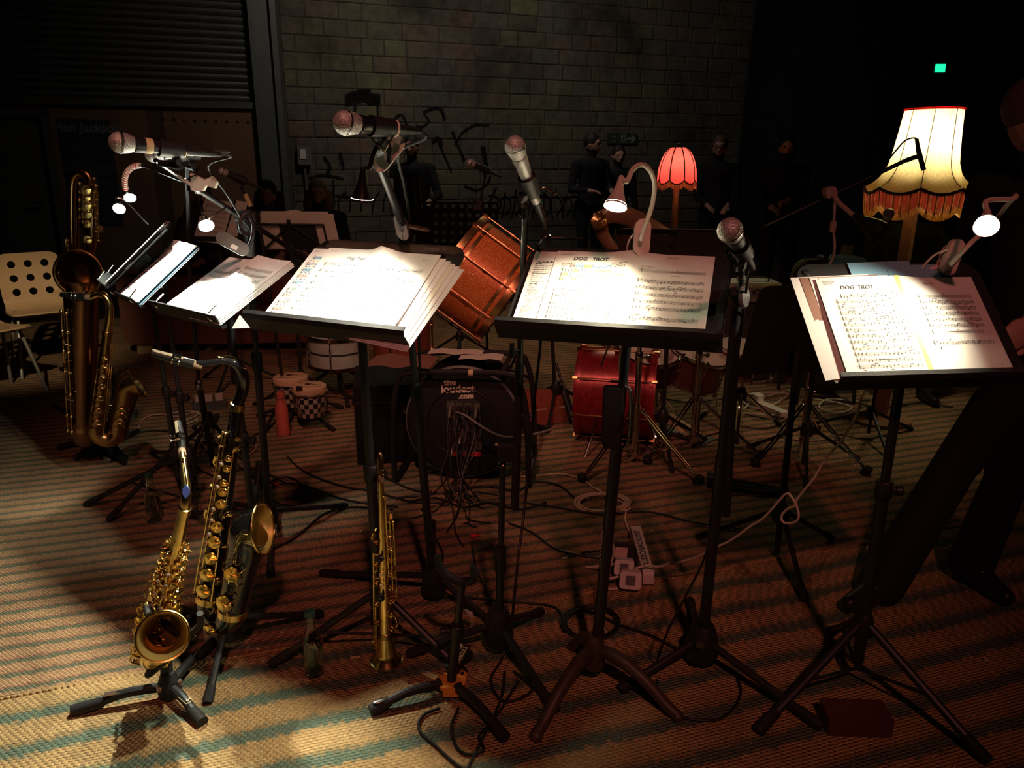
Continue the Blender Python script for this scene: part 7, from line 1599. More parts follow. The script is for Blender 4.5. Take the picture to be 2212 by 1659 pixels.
# ------------------------------------------------ standing lamps
def scallop_lamp_red():
    c = at(1462,388,7.0); t = thing('floor_lamp', 'small red scalloped lampshade with pink fringe on a wooden post', 'lamp', (c.x,c.y,0))
    nseg = 8; K = 10; r1, h = 0.172, 0.27; ax = V((0,0,1))
    def surf(u, v):                      # u around, v 0 bottom .. 1 top
        a = 2*PI*u*1.0 + 0.2; k = (u*nseg) % 1; sag = 4*k*(1-k)
        r = r1*math.sqrt(max(0.02, 1-(v*0.93)**2.2))*(0.93+0.07*sag); z = h*v - 0.035*sag*(1-v)**2
        return c + V((math.cos(a)*r, math.sin(a)*r, z))
    for k in range(nseg):
        MB().grid(lambda u, v: surf((k+u)/nseg, v), 8, 12).build('shade_panel', 'shade_red', t, 1.2)
        MB().tube([surf(k/nseg, v/12) for v in range(13)], 0.006, 6).build('seam', 'wood_dark', t)
    fg = MB(); rows = 150
    for i in range(rows):
        p = surf(i/rows, 0); fg.tube([p, p+V((0,0,-0.05-0.008*rnd.random()))], 0.0032, 4)
    f = fg.build('fringe', 'fringe_pink', t); f['kind'] = 'stuff'
    MB().tube([surf(i/96, 0)+V((0,0,-0.002)) for i in range(96)], 0.006, 6, closed=True).build('braid', 'red_case', t)
    MB().lathe([(0,0),(0.02,0),(0.014,0.02),(0.008,0.05),(0,0.055)], c+V((0,0,h*0.93)), ax, 12).build('finial', 'brass', t)
    MB().tube([V((c.x,c.y,0.03)), c+V((0,0,0.02))], [0.034,0.028], 10).build('post', 'wood_pale', t); MB().lathe([(0,0),(0.16,0),(0.16,0.02),(0.05,0.04),(0,0.05)], (c.x,c.y,0.0), ax, 24).build('base', 'wood_lamp', t)
    o = MB().ell(c+V((0,0,0.12)), (0.03,0.03,0.04), seg=12, rings=8).build('bulb', 'bulb_warm', t)
    l = lamp('lamp_light', 'POINT', c+V((0.0,-0.05,0.15)), None, 0.9, (1,0.7,0.45), 0.03); l.parent = t; l.location = l.location - t.location
scallop_lamp_red()
def big_lamp():
    c = at(1985,405,4.25); t = thing('floor_lamp', 'tall cream lampshade with dark red fringe glowing at the right', 'lamp', (c.x,c.y,0)); ns = 8; h = 0.395; tilt = V((0.06,0.0,1)).normalized()
    prof = [(0.0,0.268),(0.06,0.232),(0.15,0.195),(0.3,0.17),(0.5,0.158),(0.75,0.148),(1.0,0.140)]
    def rad_(v): return float(np.interp(v, [a for a, b in prof], [b for a, b in prof]))
    def surf(u, v):
        a = 2*PI*u + 0.35; k = (u*ns) % 1; sag = 4*k*(1-k); r = rad_(v)*(1-0.035*sag); z = h*v + 0.0 - 0.028*sag*(1-v)**3 + 0.0
        return c + V((math.cos(a)*r, math.sin(a)*r, 0)) + tilt*z
    for k in range(ns):
        MB().grid(lambda u, v: surf((k+u)/ns, v), 8, 16).build('shade_panel', 'shade_cream', t, 1.2); MB().tube([surf(k/ns, v/16) for v in range(17)], 0.0022, 6).build('seam', 'wood_dark', t)
    MB().tube([surf(i/96, 1.0) for i in range(96)], 0.006, 6, closed=True).build('top_braid', 'shade_red', t); MB().tube([surf(i/120, 0.0) for i in range(120)], 0.008, 6, closed=True).build('bottom_braid', 'wood_dark', t)
    sk = MB(); n = 240; f2 = MB(); ts_ = MB()
    def hang(u, d): p = surf(u, 0); q_ = V((p.x-c.x, p.y-c.y, 0)); return p + V((0,0,-d)) - q_*0.02*d/0.07
    for i in range(n):
        u0, u1 = i/n, (i+0.86)/n; k = (u0*ns*1.0) % 1; d = 0.082+0.018*(4*k*(1-k))
        sk.quad(hang(u0,0.0), hang(u1,0.0), hang(u1,d), hang(u0,d))
        f2.tube([hang(u0,d), hang(u0,d+0.034)], 0.003, 4)
        if i % 6 == 0: ts_.tube([hang(u0,0.004), hang(u0,d+0.004)], 0.0034, 6); ts_.ell(hang(u0,d+0.006), (0.006,0.006,0.006), seg=6, rings=4)
    o = sk.build('red_fringe', 'fringe_red', t, None); o['kind'] = 'stuff'; o = f2.build('gold_fringe', 'fringe_gold', t); o['kind'] = 'stuff'; o = ts_.build('tassels', 'fringe_gold', t); o['kind'] = 'stuff'
    ft = V((at(1950,600,4.25).x-0.02, 4.25, 0.0)); top = c+V((-0.02,0,0.05))
    MB().tube([ft+V((0,0,0.02)), top], [0.045,0.036], 4).build('post', 'wood_lamp', t, 0.3); MB().lathe([(0,0.0),(0.17,0.0),(0.17,0.03),(0.06,0.05),(0,0.06)], ft, (0,0,1), 24).build('base', 'wood_lamp', t)
    MB().ell(c+tilt*0.24, (0.03,0.03,0.045), seg=12, rings=8).build('bulb', 'bulb_warm', t)
    l = lamp('lamp_light', 'POINT', c+tilt*0.25, None, 36, (1,0.82,0.5), 0.035); l.parent = t; l.location = l.location - t.location
    # three wires carry the shade
    w_ = MB()
    for k in range(3): w_.tube([c+V((-0.02,0,0.05)), surf(k/3+0.05, 0.98)], 0.002, 4)
    w_.build('shade_carrier', 'brass_old', t)
big_lamp()

# ------------------------------------------------ harp-like instrument, far stands, amplifiers
hp_ = thing('lever_harp', 'small brown lever harp with a carved round crown behind the centre right stand', 'harp', at(1330,560,4.70)-V((0,0,0.5)))
nk_ = sm([at(1296,478,4.70), at(1320,463,4.70), at(1362,470,4.70), at(1410,495,4.73), at(1452,520,4.76), at(1500,548,4.79)], 8); MB().tube(nk_, [0.045,0.053,0.056,0.053,0.05], 12, flat=0.55).build('neck', 'wood_harp', hp_)
MB().tube(sm([at(1296,480,4.70), at(1302,505,4.70), at(1318,530,4.70), at(1338,552,4.70), at(1380,620,4.73)], 6), [0.047,0.038,0.031,0.031], 12).build('pillar', 'wood_harp', hp_)
cr = MB(); cc = at(1293,476,4.67); cr.ell(cc, (0.05,0.047,0.053), seg=18, rings=12)
for k in range(6): cr.torus(cc+V((0,-0.044,0)), 0.012+0.006*k, 0.0042, V((0.2,-1,0.2)), 16, 5)
for k in range(8): a = k*PI/4; cr.ell(cc+V((0.041*math.cos(a),-0.019,0.044*math.sin(a))), (0.012,0.011,0.012), seg=8, rings=6)
cr.build('carved_crown', 'gold_hoop', hp_)
MB().tube([at(1500,548,4.79), at(1380,640,4.76)], [0.08,0.11], 12).build('sound_box', 'wood_harp', hp_)
for k in range(12): a, b = nk_[8+k*2], at(1490-k*9,556+k*7,4.78); MB().tube([a, b], 0.0009, 4).build('string', 'pearl', hp_)
hs = thing('harp_stand', 'dark wooden stool carrying the lever harp', 'stool', (hp_.location.x+0.12,4.85,0)); q = V(hs.location); zt_ = at(1400,640,4.78).z-0.03
MB().prism(rrect(0.34,0.30,0.03), q+V((0,0,zt_-0.03)), V((1,0,0)), V((0,1,0)), 0.03).build('seat', 'wood_dark', hs, 0.5)
for dx in (-0.13,0.13):
    for dy in (-0.11,0.11): MB().tube([q+V((dx,dy,zt_-0.03)), q+V((dx*1.15,dy*1.15,0.012))], 0.014, 8).build('leg', 'wood_dark', hs)
def far_stand(label, px, py, Y, psi, tau, w, h, holes=None, foot_dy=0.05, m='desk_black', wire=False):
    fr = Fr(at(px,py,Y), psi, tau); s = thing('music_stand', label, 'music stand', (fr.P(0,h/2,-0.04).x,fr.P(0,h/2,-0.04).y,0)); c = fr.P(0,h*0.4,-0.05); f = V((c.x,c.y,0))
    tripod(s, f, 0.2, [f+V((0.3*math.cos(a),0.3*math.sin(a),0)) for a in (0.5,2.6,4.7)], 0.0095); pole(s, f+V((0,0,0.03)), c, 0.012)
    if wire:
        a = MB()
        for p_, q_ in (((-w/2,0),(w/2,0)),((-w/2,h),(w/2,h)),((-w/2,0),(-w/2,h)),((w/2,0),(w/2,h)),((-w/2,0),(0,h)),((w/2,0),(0,h))): a.tube([fr.P(*p_), fr.P(*q_)], 0.006, 6)
        a.build('wire_frame', 'black_metal', s); MB().tube([fr.P(0,-0.05,-0.005), fr.P(0,h+0.03,-0.005)], 0.012, 8).build('spine', 'black_metal', s); MB().prism(rrect(w*0.55,h*0.95,0.005), fr.P(-w*0.1,h/2,0.004), fr.r, fr.u, 0.002, fr.n).build('black_panel', 'desk_black', s, None)
    else: desk(s, fr, w, h, 0.0, 0.05, 0.012, 0.035, 0.0, holes, m=m)
    return fr
fr = far_stand('perforated black music stand before the graffiti wall', 985,530,5.6, 5, 18, 0.60, 0.32, (10,5,0.017), m='matte_black')
fr = far_stand('folding music stand seen from behind with a backlit page', 640,540,4.6, 186, 25, 0.40, 0.17, wire=True)
sc = score('sheet_music', 'warm backlit page on the folding stand behind the central score', fr); Page(fr, -0.27, 0.0, 0.46, 0.235, 0.009, lambda u, v: 0.012*math.exp(-((u-0.5)/0.06)**2)).build(sc, 'paper_cream'); Page(fr, -0.24, 0.012, 0.40, 0.235, 0.013, lambda u, v: 0.02*math.exp(-((u-0.5)/0.06)**2)).build(sc, 'paper_cream')
fr = far_stand('dark music stand with dim pages behind the small bright lamp', 455,520,4.9, 8, 30, 0.46, 0.28)
sc = score('sheet_music', 'dim pinkish pages on the dark stand behind the small bright lamp', fr); p = Page(fr, -0.12, 0.0, 0.20, 0.29, 0.0, None, R(-6))
for k in range(6): p.staff(0.02, 0.24-0.035*k, 0.16, 0.012, 8, rr)
p.build(sc, 'paper_cream'); Page(fr, 0.09, 0.0, 0.08, 0.28, 0.002, None, R(-8)).build(sc, 'paper_cream')
fr = far_stand('large black music stand desk seen from behind left of the right score', 1690,800,2.72, 172, 20, 0.36, 0.36)
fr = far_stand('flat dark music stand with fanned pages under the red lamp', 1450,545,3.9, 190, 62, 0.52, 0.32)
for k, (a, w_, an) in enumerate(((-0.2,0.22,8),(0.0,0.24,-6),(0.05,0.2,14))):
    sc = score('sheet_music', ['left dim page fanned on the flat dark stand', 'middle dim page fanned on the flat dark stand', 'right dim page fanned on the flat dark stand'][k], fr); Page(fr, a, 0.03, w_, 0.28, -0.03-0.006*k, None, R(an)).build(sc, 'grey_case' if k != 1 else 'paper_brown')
# amplifier with name plate
ac = at(1640,632,5.6); am = thing('guitar_amplifier', 'white fronted guitar amplifier with handle behind the black stand', 'amplifier', (ac.x,ac.y,0))
MB().prism(rrect(0.42,0.14,0.012), V((ac.x-0.05,ac.y,ac.z)), V((1,0,0)), V((0,0,1)), 0.25, V((0,1,0))).build('head_cabinet', 'amp_white', am, 0.5); MB().prism(rrect(0.36,0.075,0.004), V((ac.x-0.05,ac.y-0.002,ac.z)), V((1,0,0)), V((0,0,1)), -0.006, V((0,1,0))).build('control_panel', 'amp_panel', am, 0.5)
MB().prism(rrect(0.44,0.62,0.02), V((ac.x-0.05,ac.y,ac.z-0.40)), V((1,0,0)), V((0,0,1)), 0.3, V((0,1,0))).build('speaker_cabinet', 'grey_case', am, 0.5)
MB().tube(sm([V((ac.x-0.13,ac.y+0.1,ac.z+0.07)), V((ac.x-0.12,ac.y+0.1,ac.z+0.095)), V((ac.x+0.08,ac.y+0.1,ac.z+0.095)), V((ac.x+0.09,ac.y+0.1,ac.z+0.07))], 4), 0.007, 8).build('handle', 'black_metal', am)
tx = MB(); add_text(tx, 'ORANGE', 0.06, V((ac.x-0.09,ac.y-0.0095,ac.z)), V((1,0,0)), V((0,0,1)), bold=0.0015); tx.build('name_lettering', 'ink', am, None)
cm = MB(); cm.torus(V((ac.x+0.09,ac.y-0.0085,ac.z)), 0.014, 0.0025, (0,1,0), 14, 5); cm.tube([V((ac.x+0.07,ac.y-0.0085,ac.z-0.018)), V((ac.x+0.11,ac.y-0.0085,ac.z-0.018))], 0.002, 5); 
for k in range(3): cm.box(V((ac.x+0.03,ac.y-0.0085,ac.z+0.014-0.012*k)), (0.04,0.001,0.003))
cm.build('crest', 'ink', am, None)
# stage monitor wedge, seat and case at right
mw = thing('stage_monitor', 'grey backed seat rising behind the right stand', 'seat', at(1765,600,4.9)-V((0,0,0.9))); q = at(1765,600,4.9)
q0 = V((q.x,q.y,0)); mw.location = q0
MB().prism(rrect(0.30,0.36,0.12,6), q+V((0,0.02,-0.06)), V((1,0,0)), V((0.0,0.2,0.98)), 0.03, V((0,1,0))).build('back_rest', 'grey_case', mw, 0.5)
mw['category'] = 'chair'; mw.name = 'padded_chair'; mw['label'] = 'grey padded chair back behind the fanned pages of the right score'
MB().tube([q+V((-0.155,0,-0.25)), q+V((-0.13,0.03,0.02)), q+V((-0.06,0.04,0.11)), q+V((0.06,0.04,0.11)), q+V((0.13,0.03,0.02)), q+V((0.155,0,-0.25))], 0.012, 8).build('back_frame', 'black_metal', mw); MB().prism(rrect(0.38,0.38,0.05), V((q.x,q.y-0.18,0.46)), V((1,0,0)), V((0,1,0)), 0.05).build('seat', 'grey_case', mw, 0.5)
for dx in (-0.16,0.16):
    for dy in (-0.34,0.0): MB().tube([V((q.x+dx,q.y+dy,0.47)), V((q.x+dx*1.1,q.y+dy,0.012))], 0.011, 8).build('leg', 'black_metal', mw)
bc = thing('equipment_case', 'blue case on a grey box behind the blue folder', 'case', at(1830,575,4.8)-V((0,0,0.5))); q = at(1830,575,4.8); bc.location = (q.x,q.y,0); MB().prism(rrect(0.24,0.14,0.02), q+V((0,0,-0.02)), V((1,0,0)), V((0,0,1)), 0.2, V((0,1,0))).build('blue_cover', 'blue_case', bc, 0.5); MB().prism(rrect(0.3,q.z-0.1,0.02), V((q.x,q.y,(q.z-0.1)/2+0.012)), V((1,0,0)), V((0,0,1)), 0.25, V((0,1,0))).build('grey_box', 'grey_case', bc, 0.5)
wl_ = thing('cream_panel', 'small cream panel on a post glimpsed behind the hanging switch', 'panel', at(1829,545,6.5)); MB().box(at(1829,545,6.5), (0.09,0.02,0.12)).build('panel', 'pale_window', wl_, None); MB().tube([at(1829,560,6.5), V((at(1829,560,6.5).x,6.5,0.01))], 0.012, 6).build('post', 'black_metal', wl_)
# ================================================================== CABLES, BOTTLES, SMALL THINGS
ga = lambda L, z=0.019: [G(x, y, z) for x, y in L]
# lamp cable from the right stand, hanging to the power strip
lin = lambda px: 1.95 + (1862-px)/(1862-1395)*(2.44-1.95)
cable('lamp_cable', 'long white lamp cable drooping from the right stand to the power strip', [FD.P(-0.1,0.05,-0.04)]+[at(x, y, lin(x)) for x, y in ((1862,856),(1855,885),(1840,915),(1815,955),(1780,995),(1760,1030),(1740,1055),(1722,1078),(1716,1092),(1700,1100),(1688,1115),(1692,1128),(1708,1130),(1723,1122),(1724,1104),(1714,1080),(1700,1066),(1680,1085),(1650,1118),(1622,1136),(1580,1166),(1540,1185),(1500,1205),(1450,1218),(1420,1224))] + [at(1400,1221,2.43), at(1372,1228,2.42)], 0.0038, 'cable_white', 6)
cable('lamp_cable', 'pale lamp cable hanging straight down beside the centre right pole', [FC.P(0.05,0.05,-0.03), at(1340,765,2.0), at(1340,830,2.02), at(1333,910,2.04), at(1332,980,2.06), at(1322,1060,2.09), at(1316,1140,2.11), at(1326,1190,2.13), at(1316,1230,2.14), at(1307,1290,2.15), G(1303,1350,0.018), G(1310,1365,0.018)], 0.0036, 'cable_white', 6)
coil = [(1300+ (62-4*(k//12))*math.cos(2*PI*k/12+0.4), 1086+(22-1.5*(k//12))*math.sin(2*PI*k/12+0.4)) for k in range(50)]
cable('power_cable', 'cream power cable coiled in loops on the red rug', ga([(1125,1030),(1170,1027),(1215,1024),(1258,1036),(1285,1055)])+[G(x+3*rnd.random(), y, 0.019+0.004*(i//12)) for i, (x, y) in enumerate(coil)]+ga([(1352,1098),(1350,1120),(1356,1140),(1362,1156)], 0.02), 0.0042, 'cable_orange', 4)
coil = [(1275+(64-6*(k//10))*math.cos(2*PI*k/10+2.6), 1345+(37-4*(k//10))*math.sin(2*PI*k/10+2.6)) for k in range(24)]
cable('signal_cable', 'black cable coiled on the rug left of the brown cast base', ga([(1005,1290),(1100,1300),(1200,1312)])+[G(x, y, 0.019+0.003*(i//10)) for i, (x, y) in enumerate(coil)]+ga([(1340,1350),(1400,1370),(1450,1395),(1490,1415)]), 0.0042, 'cable_black', 4)
cable('signal_cable', 'black cable looping around the foot of the empty stand', ga([(990,1530),(975,1570),(985,1610),(1010,1630),(1045,1620),(1035,1590),(1060,1560),(1085,1500),(1090,1450)]), 0.0042, 'cable_black', 6)
cable('signal_cable', 'black cable making a wide loop at the bottom edge', ga([(1120,1470),(1090,1520),(1050,1580),(1020,1640),(1000,1660),(940,1610),(905,1575),(915,1545),(950,1530)]), 0.0042, 'cable_black', 6)
far_c = [([(580,1190),(640,1160),(700,1110),(760,1095),(850,1100)],'black cable crossing the rug behind the tenor saxophone'),
 ([(560,1050),(620,1030),(665,1060),(655,1085),(610,1090),(580,1070),(600,1045),(660,1050),(750,1080),(860,1095)],'black cable with a loop behind the tenor bell'),
 ([(1130,1085),(1200,1095),(1300,1110),(1400,1105),(1500,1128),(1600,1142)],'black cable trailing right past the cream coil'),
 ([(1100,1130),(1150,1150),(1190,1180),(1230,1195),(1300,1205),(1340,1195)],'black cable running to the power strip'),
 ([(1020,1170),(1030,1230),(1060,1290),(1075,1340)],'brown cable dropping to the low stand hub'),
 ([(930,1150),(955,1190),(950,1240),(930,1270),(960,1290),(985,1280),(960,1255),(920,1275)],'black cable bundled at the boom stand foot'),
 ([(620,985),(660,1020),(740,1050),(800,1060),(900,1085),(1000,1080)],'black cable crossing under the central stands'),
 ([(410,1000),(470,1030),(540,1010),(620,1045)],'dark cable among the left stand legs'),
 ([(280,935),(350,930),(420,950),(500,960),(560,935)],'dark cable behind the left stand legs'),
 ([(1600,920),(1660,925),(1720,900),(1800,905),(1880,890)],'black cable behind the chrome braced stand'),
 ([(1610,895),(1680,905),(1740,880),(1820,870),(1900,862)],'second black cable behind the chrome braced stand'),
 ([(1430,860),(1500,870),(1560,862),(1640,870)],'black cable behind the floor tom'),
 ([(800,1010),(850,1040),(900,1060),(960,1065),(1040,1050),(1110,1060)],'black cable in front of the cable reel'),
 ([(880,1085),(940,1075),(1000,1095),(1060,1085),(1120,1100),(1180,1085)],'tangled black cable in front of the cable reel, nearer'),
 ([(1120,1060),(1160,1040),(1210,1050),(1240,1075)],'black cable crossing the cream one'),
 ([(1820,860),(1900,880),(1990,870),(2060,880)],'black cable on the floor under the right score')]
for L, lb in far_c: cable('signal_cable', lb, ga(L, 0.019), 0.0042, 'cable_black', 6)
cable('power_cable', 'pink cable looping among the left stand legs', ga([(300,925),(310,905),(340,895),(385,900),(420,890),(440,905),(425,930),(440,960),(470,985),(520,965),(548,955),(552,970),(530,985),(500,975),(480,960)], 0.02), 0.0042, 'cable_pink', 6)
cable('power_cable', 'thin cream cable curling behind the tenor mouthpiece', ga([(360,895),(400,888),(430,892),(400,910),(380,925),(430,905)], 0.02), 0.0036, 'cable_white', 6)
for (L, lb) in (([(1605,885),(1630,865),(1680,850),(1720,838),(1706,842),(1705,850),(1690,862),(1660,880),(1625,880),(1605,865),(1625,850),(1700,850),(1790,855)],'white cable looping around the far power strip'),([(1760,862),(1800,868),(1840,880),(1810,892),(1770,880),(1790,862),(1860,868)],'white cable tangle under the right score'),([(1580,893),(1620,893),(1665,897),(1690,893)],'white cable running to the far power strip')):
    cable('power_cable', lb, ga(L, 0.022), 0.005, 'cable_white', 6)
for (px, py, Y, lb) in ((1023,1157,2.75,'red tape tie on a cable right of the empty stand'),(592,1046,3.0,'red tape tie on a cable behind the tenor bell')):
    c = G(px,py,0.02); o = thing('cable_tie', lb, 'cable tie', V((c.x,c.y,0.01))); mb = MB(); mb.ell(c, (0.014,0.010,0.009), seg=10, rings=6); mb.box(c+V((0.012,0,0.002)), (0.02,0.008,0.003)); mb.build('tape', 'red_tape', o)
# power strip with adapters
a, b = G(1371,1158,0.02), G(1400,1262,0.02); ax = (b-a); L = ax.length; ax.normalize(); sd = V((-ax.y,ax.x,0)); 
ps_ = thing('power_strip', 'white power strip marked with tape lettering, lying on the red rug', 'power strip', V((a.x,a.y,0.012)))
ctr = (a+b)/2; ctr.z = 0.04
MB().prism(rrect(L, 0.05, 0.008), ctr-V((0,0,0.0))-sd*0.02, ax, V((0,0,1)), 0.04, sd).build('body', 'white_plastic', ps_, 0.5)
MB().prism([(-L/2+0.004,-0.02),(L/2-0.03,-0.02),(L/2-0.03,0.02),(-L/2+0.004,0.02)], ctr+V((0,0,0.0255)), ax, sd, 0.001).build('label_tape', 'white_tape', ps_, None)
tx = MB(); add_text(tx, 'AUDIO/BACKLINE', 0.034, ctr+V((0,0,0.0272)), -ax, -sd, bold=0.0006); tx.build('tape_lettering', 'ink', ps_, None)
MB().ell(b+V((0.012,-0.006,0.03))-ax*0.03+sd*-0.02, (0.007,0.006,0.006), seg=8, rings=6).build('red_switch', 'red_led', ps_)
for (px, py, w_, h_, m_, lb) in ((1362,1245,0.075,0.06,'white_plastic','nearer white plug adapter on the marked power strip'),(1348,1218,0.07,0.055,'white_plastic','farther white plug adapter on the marked power strip'),(1342,1186,0.10,0.07,'plastic_black','black plug adapter on the marked power strip')):
    c = G(px,py,0.05); o = thing('plug_adapter', lb, 'plug adapter', V((c.x,c.y,0.012)))
    MB().prism(rrect(w_, h_, 0.012), V((c.x,c.y,0.045)), V((0.98,-0.15,0)), V((0.1,0.3,0.95)).normalized(), 0.05).build('body', m_, o, 0.5)
    MB().prism(rrect(w_*0.45, h_*0.55, 0.003), V((c.x,c.y,0.045))+V((0.98,-0.15,0)).cross(V((0.1,0.3,0.95)))*0.051, V((0.98,-0.15,0)), V((0.1,0.3,0.95)).normalized(), 0.001).build('rating_label', 'plastic_grey' if m_ != 'plastic_black' else 'lamp_pink', o, None)
    MB().tube(sm([V((c.x-w_/2+0.004,c.y,0.05)), V((c.x-w_/2-0.03,c.y-0.006,0.046)), V((c.x-w_/2-0.06,c.y+0.0,0.03)), V((c.x-w_/2-0.05,c.y-0.03,0.02)), V((c.x-w_/2-0.01,c.y-0.035,0.022))] if py > 1230 else [V((c.x-w_/2+0.004,c.y,0.05)), V((c.x-w_/2-0.05,c.y-0.006,0.044)), V((c.x-w_/2-0.10,c.y+0.02,0.024))], 6), 0.0042, 6).build('lead', 'cable_white' if m_ != 'plastic_black' else 'cable_black', o)
c = G(1660,885,0.02); o = thing('power_strip', 'far white power strip with one plug behind the black stand', 'power strip', V((c.x,c.y,0.012))); MB().prism(rrect(0.06,0.30,0.01), V((c.x,c.y,0.013)), V((0.92,0.38,0)), V((-0.38,0.92,0)), 0.035).build('body', 'white_plastic', o, 0.5); MB().prism(rrect(0.06,0.06,0.01), V((c.x-0.04,c.y+0.1,0.048)), V((0.92,0.38,0)), V((-0.38,0.92,0)), 0.04).build('plug', 'white_plastic', o, 0.5)
# bottles
b_ = G(613,943); o = thing('water_bottle', 'coral red steel water bottle standing on the rug', 'bottle', b_)
MB().lathe([(0,0.012),(0.033,0.012),(0.036,0.016),(0.036,0.15),(0.033,0.175),(0.023,0.205),(0.0195,0.215),(0.0195,0.22)], b_, (0,0,1), 28).build('flask', 'red_steel_bottle', o); MB().lathe([(0.0195,0.221),(0.021,0.222),(0.021,0.25),(0.018,0.256),(0,0.257)], b_, (0,0,1), 24).build('cap', 'red_steel_bottle', o)
def glass_bottle(label, b, cap, fill, h=0.205, r=0.0285):
    b = V(b); o = thing('glass_bottle', label, 'bottle', b); z0 = 0.0125
    pr = [(0,z0),(r*0.9,z0),(r,z0+0.006),(r,z0+h*0.50),(r*0.92,z0+h*0.58),(r*0.55,z0+h*0.70),(r*0.46,z0+h*0.78),(r*0.44,z0+h*0.94),(r*0.5,z0+h*0.95),(r*0.5,z0+h*0.98),(r*0.42,z0+h)]
    inn = [(a-0.0024 if a > 0.0024 else 0, z+(0.006 if i < 2 else 0)) for i, (a, z) in enumerate(pr)]
    MB().lathe(pr + list(reversed(inn)), b, (0,0,1), 28).build('glass', 'glass', o)
    if fill: MB().lathe([(0,z0+0.0085),(r*0.86,z0+0.0085),(r-0.003,z0+0.012),(r-0.003,z0+h*fill),(0,z0+h*fill)], b, (0,0,1), 24).build('drink', 'liquid', o)
    if cap: MB().lathe([(r*0.52,z0+h*0.93),(r*0.56,z0+h*0.935),(r*0.54,z0+h*1.01),(r*0.45,z0+h*1.02),(0,z0+h*1.02)], b, (0,0,1), 20).build('mouth_ring', 'cap_green', o)
    MB().lathe([(r+0.0004,z0+h*0.16),(r+0.0008,z0+h*0.165),(r+0.0008,z0+h*0.46),(r+0.0004,z0+h*0.465)], b, (0,0,1), 24, arc=PI*0.9, a0=PI*0.6).build('faint_label', 'glass', o)
glass_bottle('clear glass bottle with dark rim on the rug left of the soprano', G(680,1462), True, 0.44)
glass_bottle('clear glass bottle standing behind the alto saxophone', G(335,1130), True, 0.0, 0.21, 0.03)
b_ = G(692,818); o = thing('plastic_bottle', 'small clear plastic bottle with white cap behind the bongos', 'bottle', b_); MB().lathe([(0,0.012),(0.034,0.012),(0.034,0.12),(0.02,0.15),(0.014,0.165)], b_, (0,0,1), 20).build('body', 'glass', o); MB().lathe([(0.016,0.163),(0.016,0.185),(0,0.186)], b_, (0,0,1), 14).build('cap', 'white_plastic', o)
# red brick
c = G(1856,1596); ex = V((0.97,-0.05,0)).normalized(); ey = V((0.05,0.97,0)).normalized()
o = tag(MB().prism(rrect(0.165,0.085,0.004,2), c+V((0,0.035,0.0125)), ex, ey, 0.05).build('red_brick', 'brick_red', None, 0.5, origin=c), 'dark red brick lying under the right music stand', 'brick')
# gaffer scraps and a card on the rug
for (px, py, w_, m_, lb, an) in ((768,1420,0.03,'label_gold','scrap of pale tape on the rug beside the soprano',0.1),(2130,1425,0.022,'label_gold','scrap of tape on the rug at far right',1.2),(1228,1192,0.03,'white_tape','white tape flag on a cable left of the power strip',-0.2),(1220,1205,0.02,'white_tape','second white tape flag on the cable',0.3)):
    c = G(px,py,0.0145); o = MB().prism(rrect(w_,0.01,0.002), c, V((math.cos(an),math.sin(an),0)), V((-math.sin(an),math.cos(an),0)), 0.001).build('tape_scrap', m_, None, None, origin=c); tag(o, lb, 'tape')
c = G(522,1212,0.0145); o = MB().prism([(-0.05,-0.06),(0.02,-0.07),(0.06,0.03),(-0.005,0.075),(-0.05,0.04)], c, V((1,0,0)), V((0,1,0)), 0.001).build('paper_card', 'lamp_pink', None, None, origin=c); tag(o, 'pinkish paper card lying on the rug behind the tenor bell', 'paper')
for (px, py, lb) in ((1012,1325,'white tape flag on the boom stand leg'),(1000,1400,'white tape flag on the low stand leg')):
    c = at(px,py,2.12 if py < 1350 else 2.0); o = MB().box(c, (0.03,0.012,0.012), (0.8,-0.5,-0.2), (0.5,0.8,0), (0,0,1)).build('tape_flag', 'white_tape', None, None, origin=c); tag(o, lb, 'tape')
# small black remote and pale box by the baritone stand
c = G(283,905); o = thing('effects_pedal', 'small grey effects pedal on a dark board beside the saxophone stands', 'pedal', c); MB().prism(rrect(0.07,0.12,0.008), c+V((0,0,0.013)), V((0.95,0.3,0)), V((-0.3,0.95,0)), 0.03).build('housing', 'grey_case', o, 0.5); MB().box(c+V((0.005,0.03,0.046)), (0.04,0.03,0.004)).build('display', 'tin', o, None)
c = G(455,885); o = thing('power_strip', 'pale multi plug block among the left stand legs', 'power strip', c); MB().prism(rrect(0.2,0.07,0.01), c+V((0,0,0.013)), V((0.95,0.3,0)), V((-0.3,0.95,0)), 0.045).build('body', 'grey_case', o, 0.5)
for k in range(3): MB().prism(rrect(0.045,0.05,0.008), c+V((-0.06+0.055*k,-0.01+0.017*k,0.058)), V((0.95,0.3,0)), V((-0.3,0.95,0)), 0.035).build('plug', 'lamp_pink', o, 0.5)
# folded tripod lying by the right microphone
c = G(1600,1065); o = thing('folded_tripod', 'folded black tripod lying behind the right microphone stand', 'stand', c)
for k in range(3): MB().tube([V((c.x-0.10,c.y+0.03*k,0.03+0.012*k)), V((c.x+0.17+0.02*k,c.y-0.06+0.02*k,0.022))], 0.010, 8).build('leg', 'black_metal', o)
MB().lathe([(0,-0.05),(0.035,-0.05),(0.03,0.05),(0,0.05)], V((c.x-0.10,c.y+0.03,0.055)), (1,-0.25,0), 12).build('hub', 'plastic_black', o)

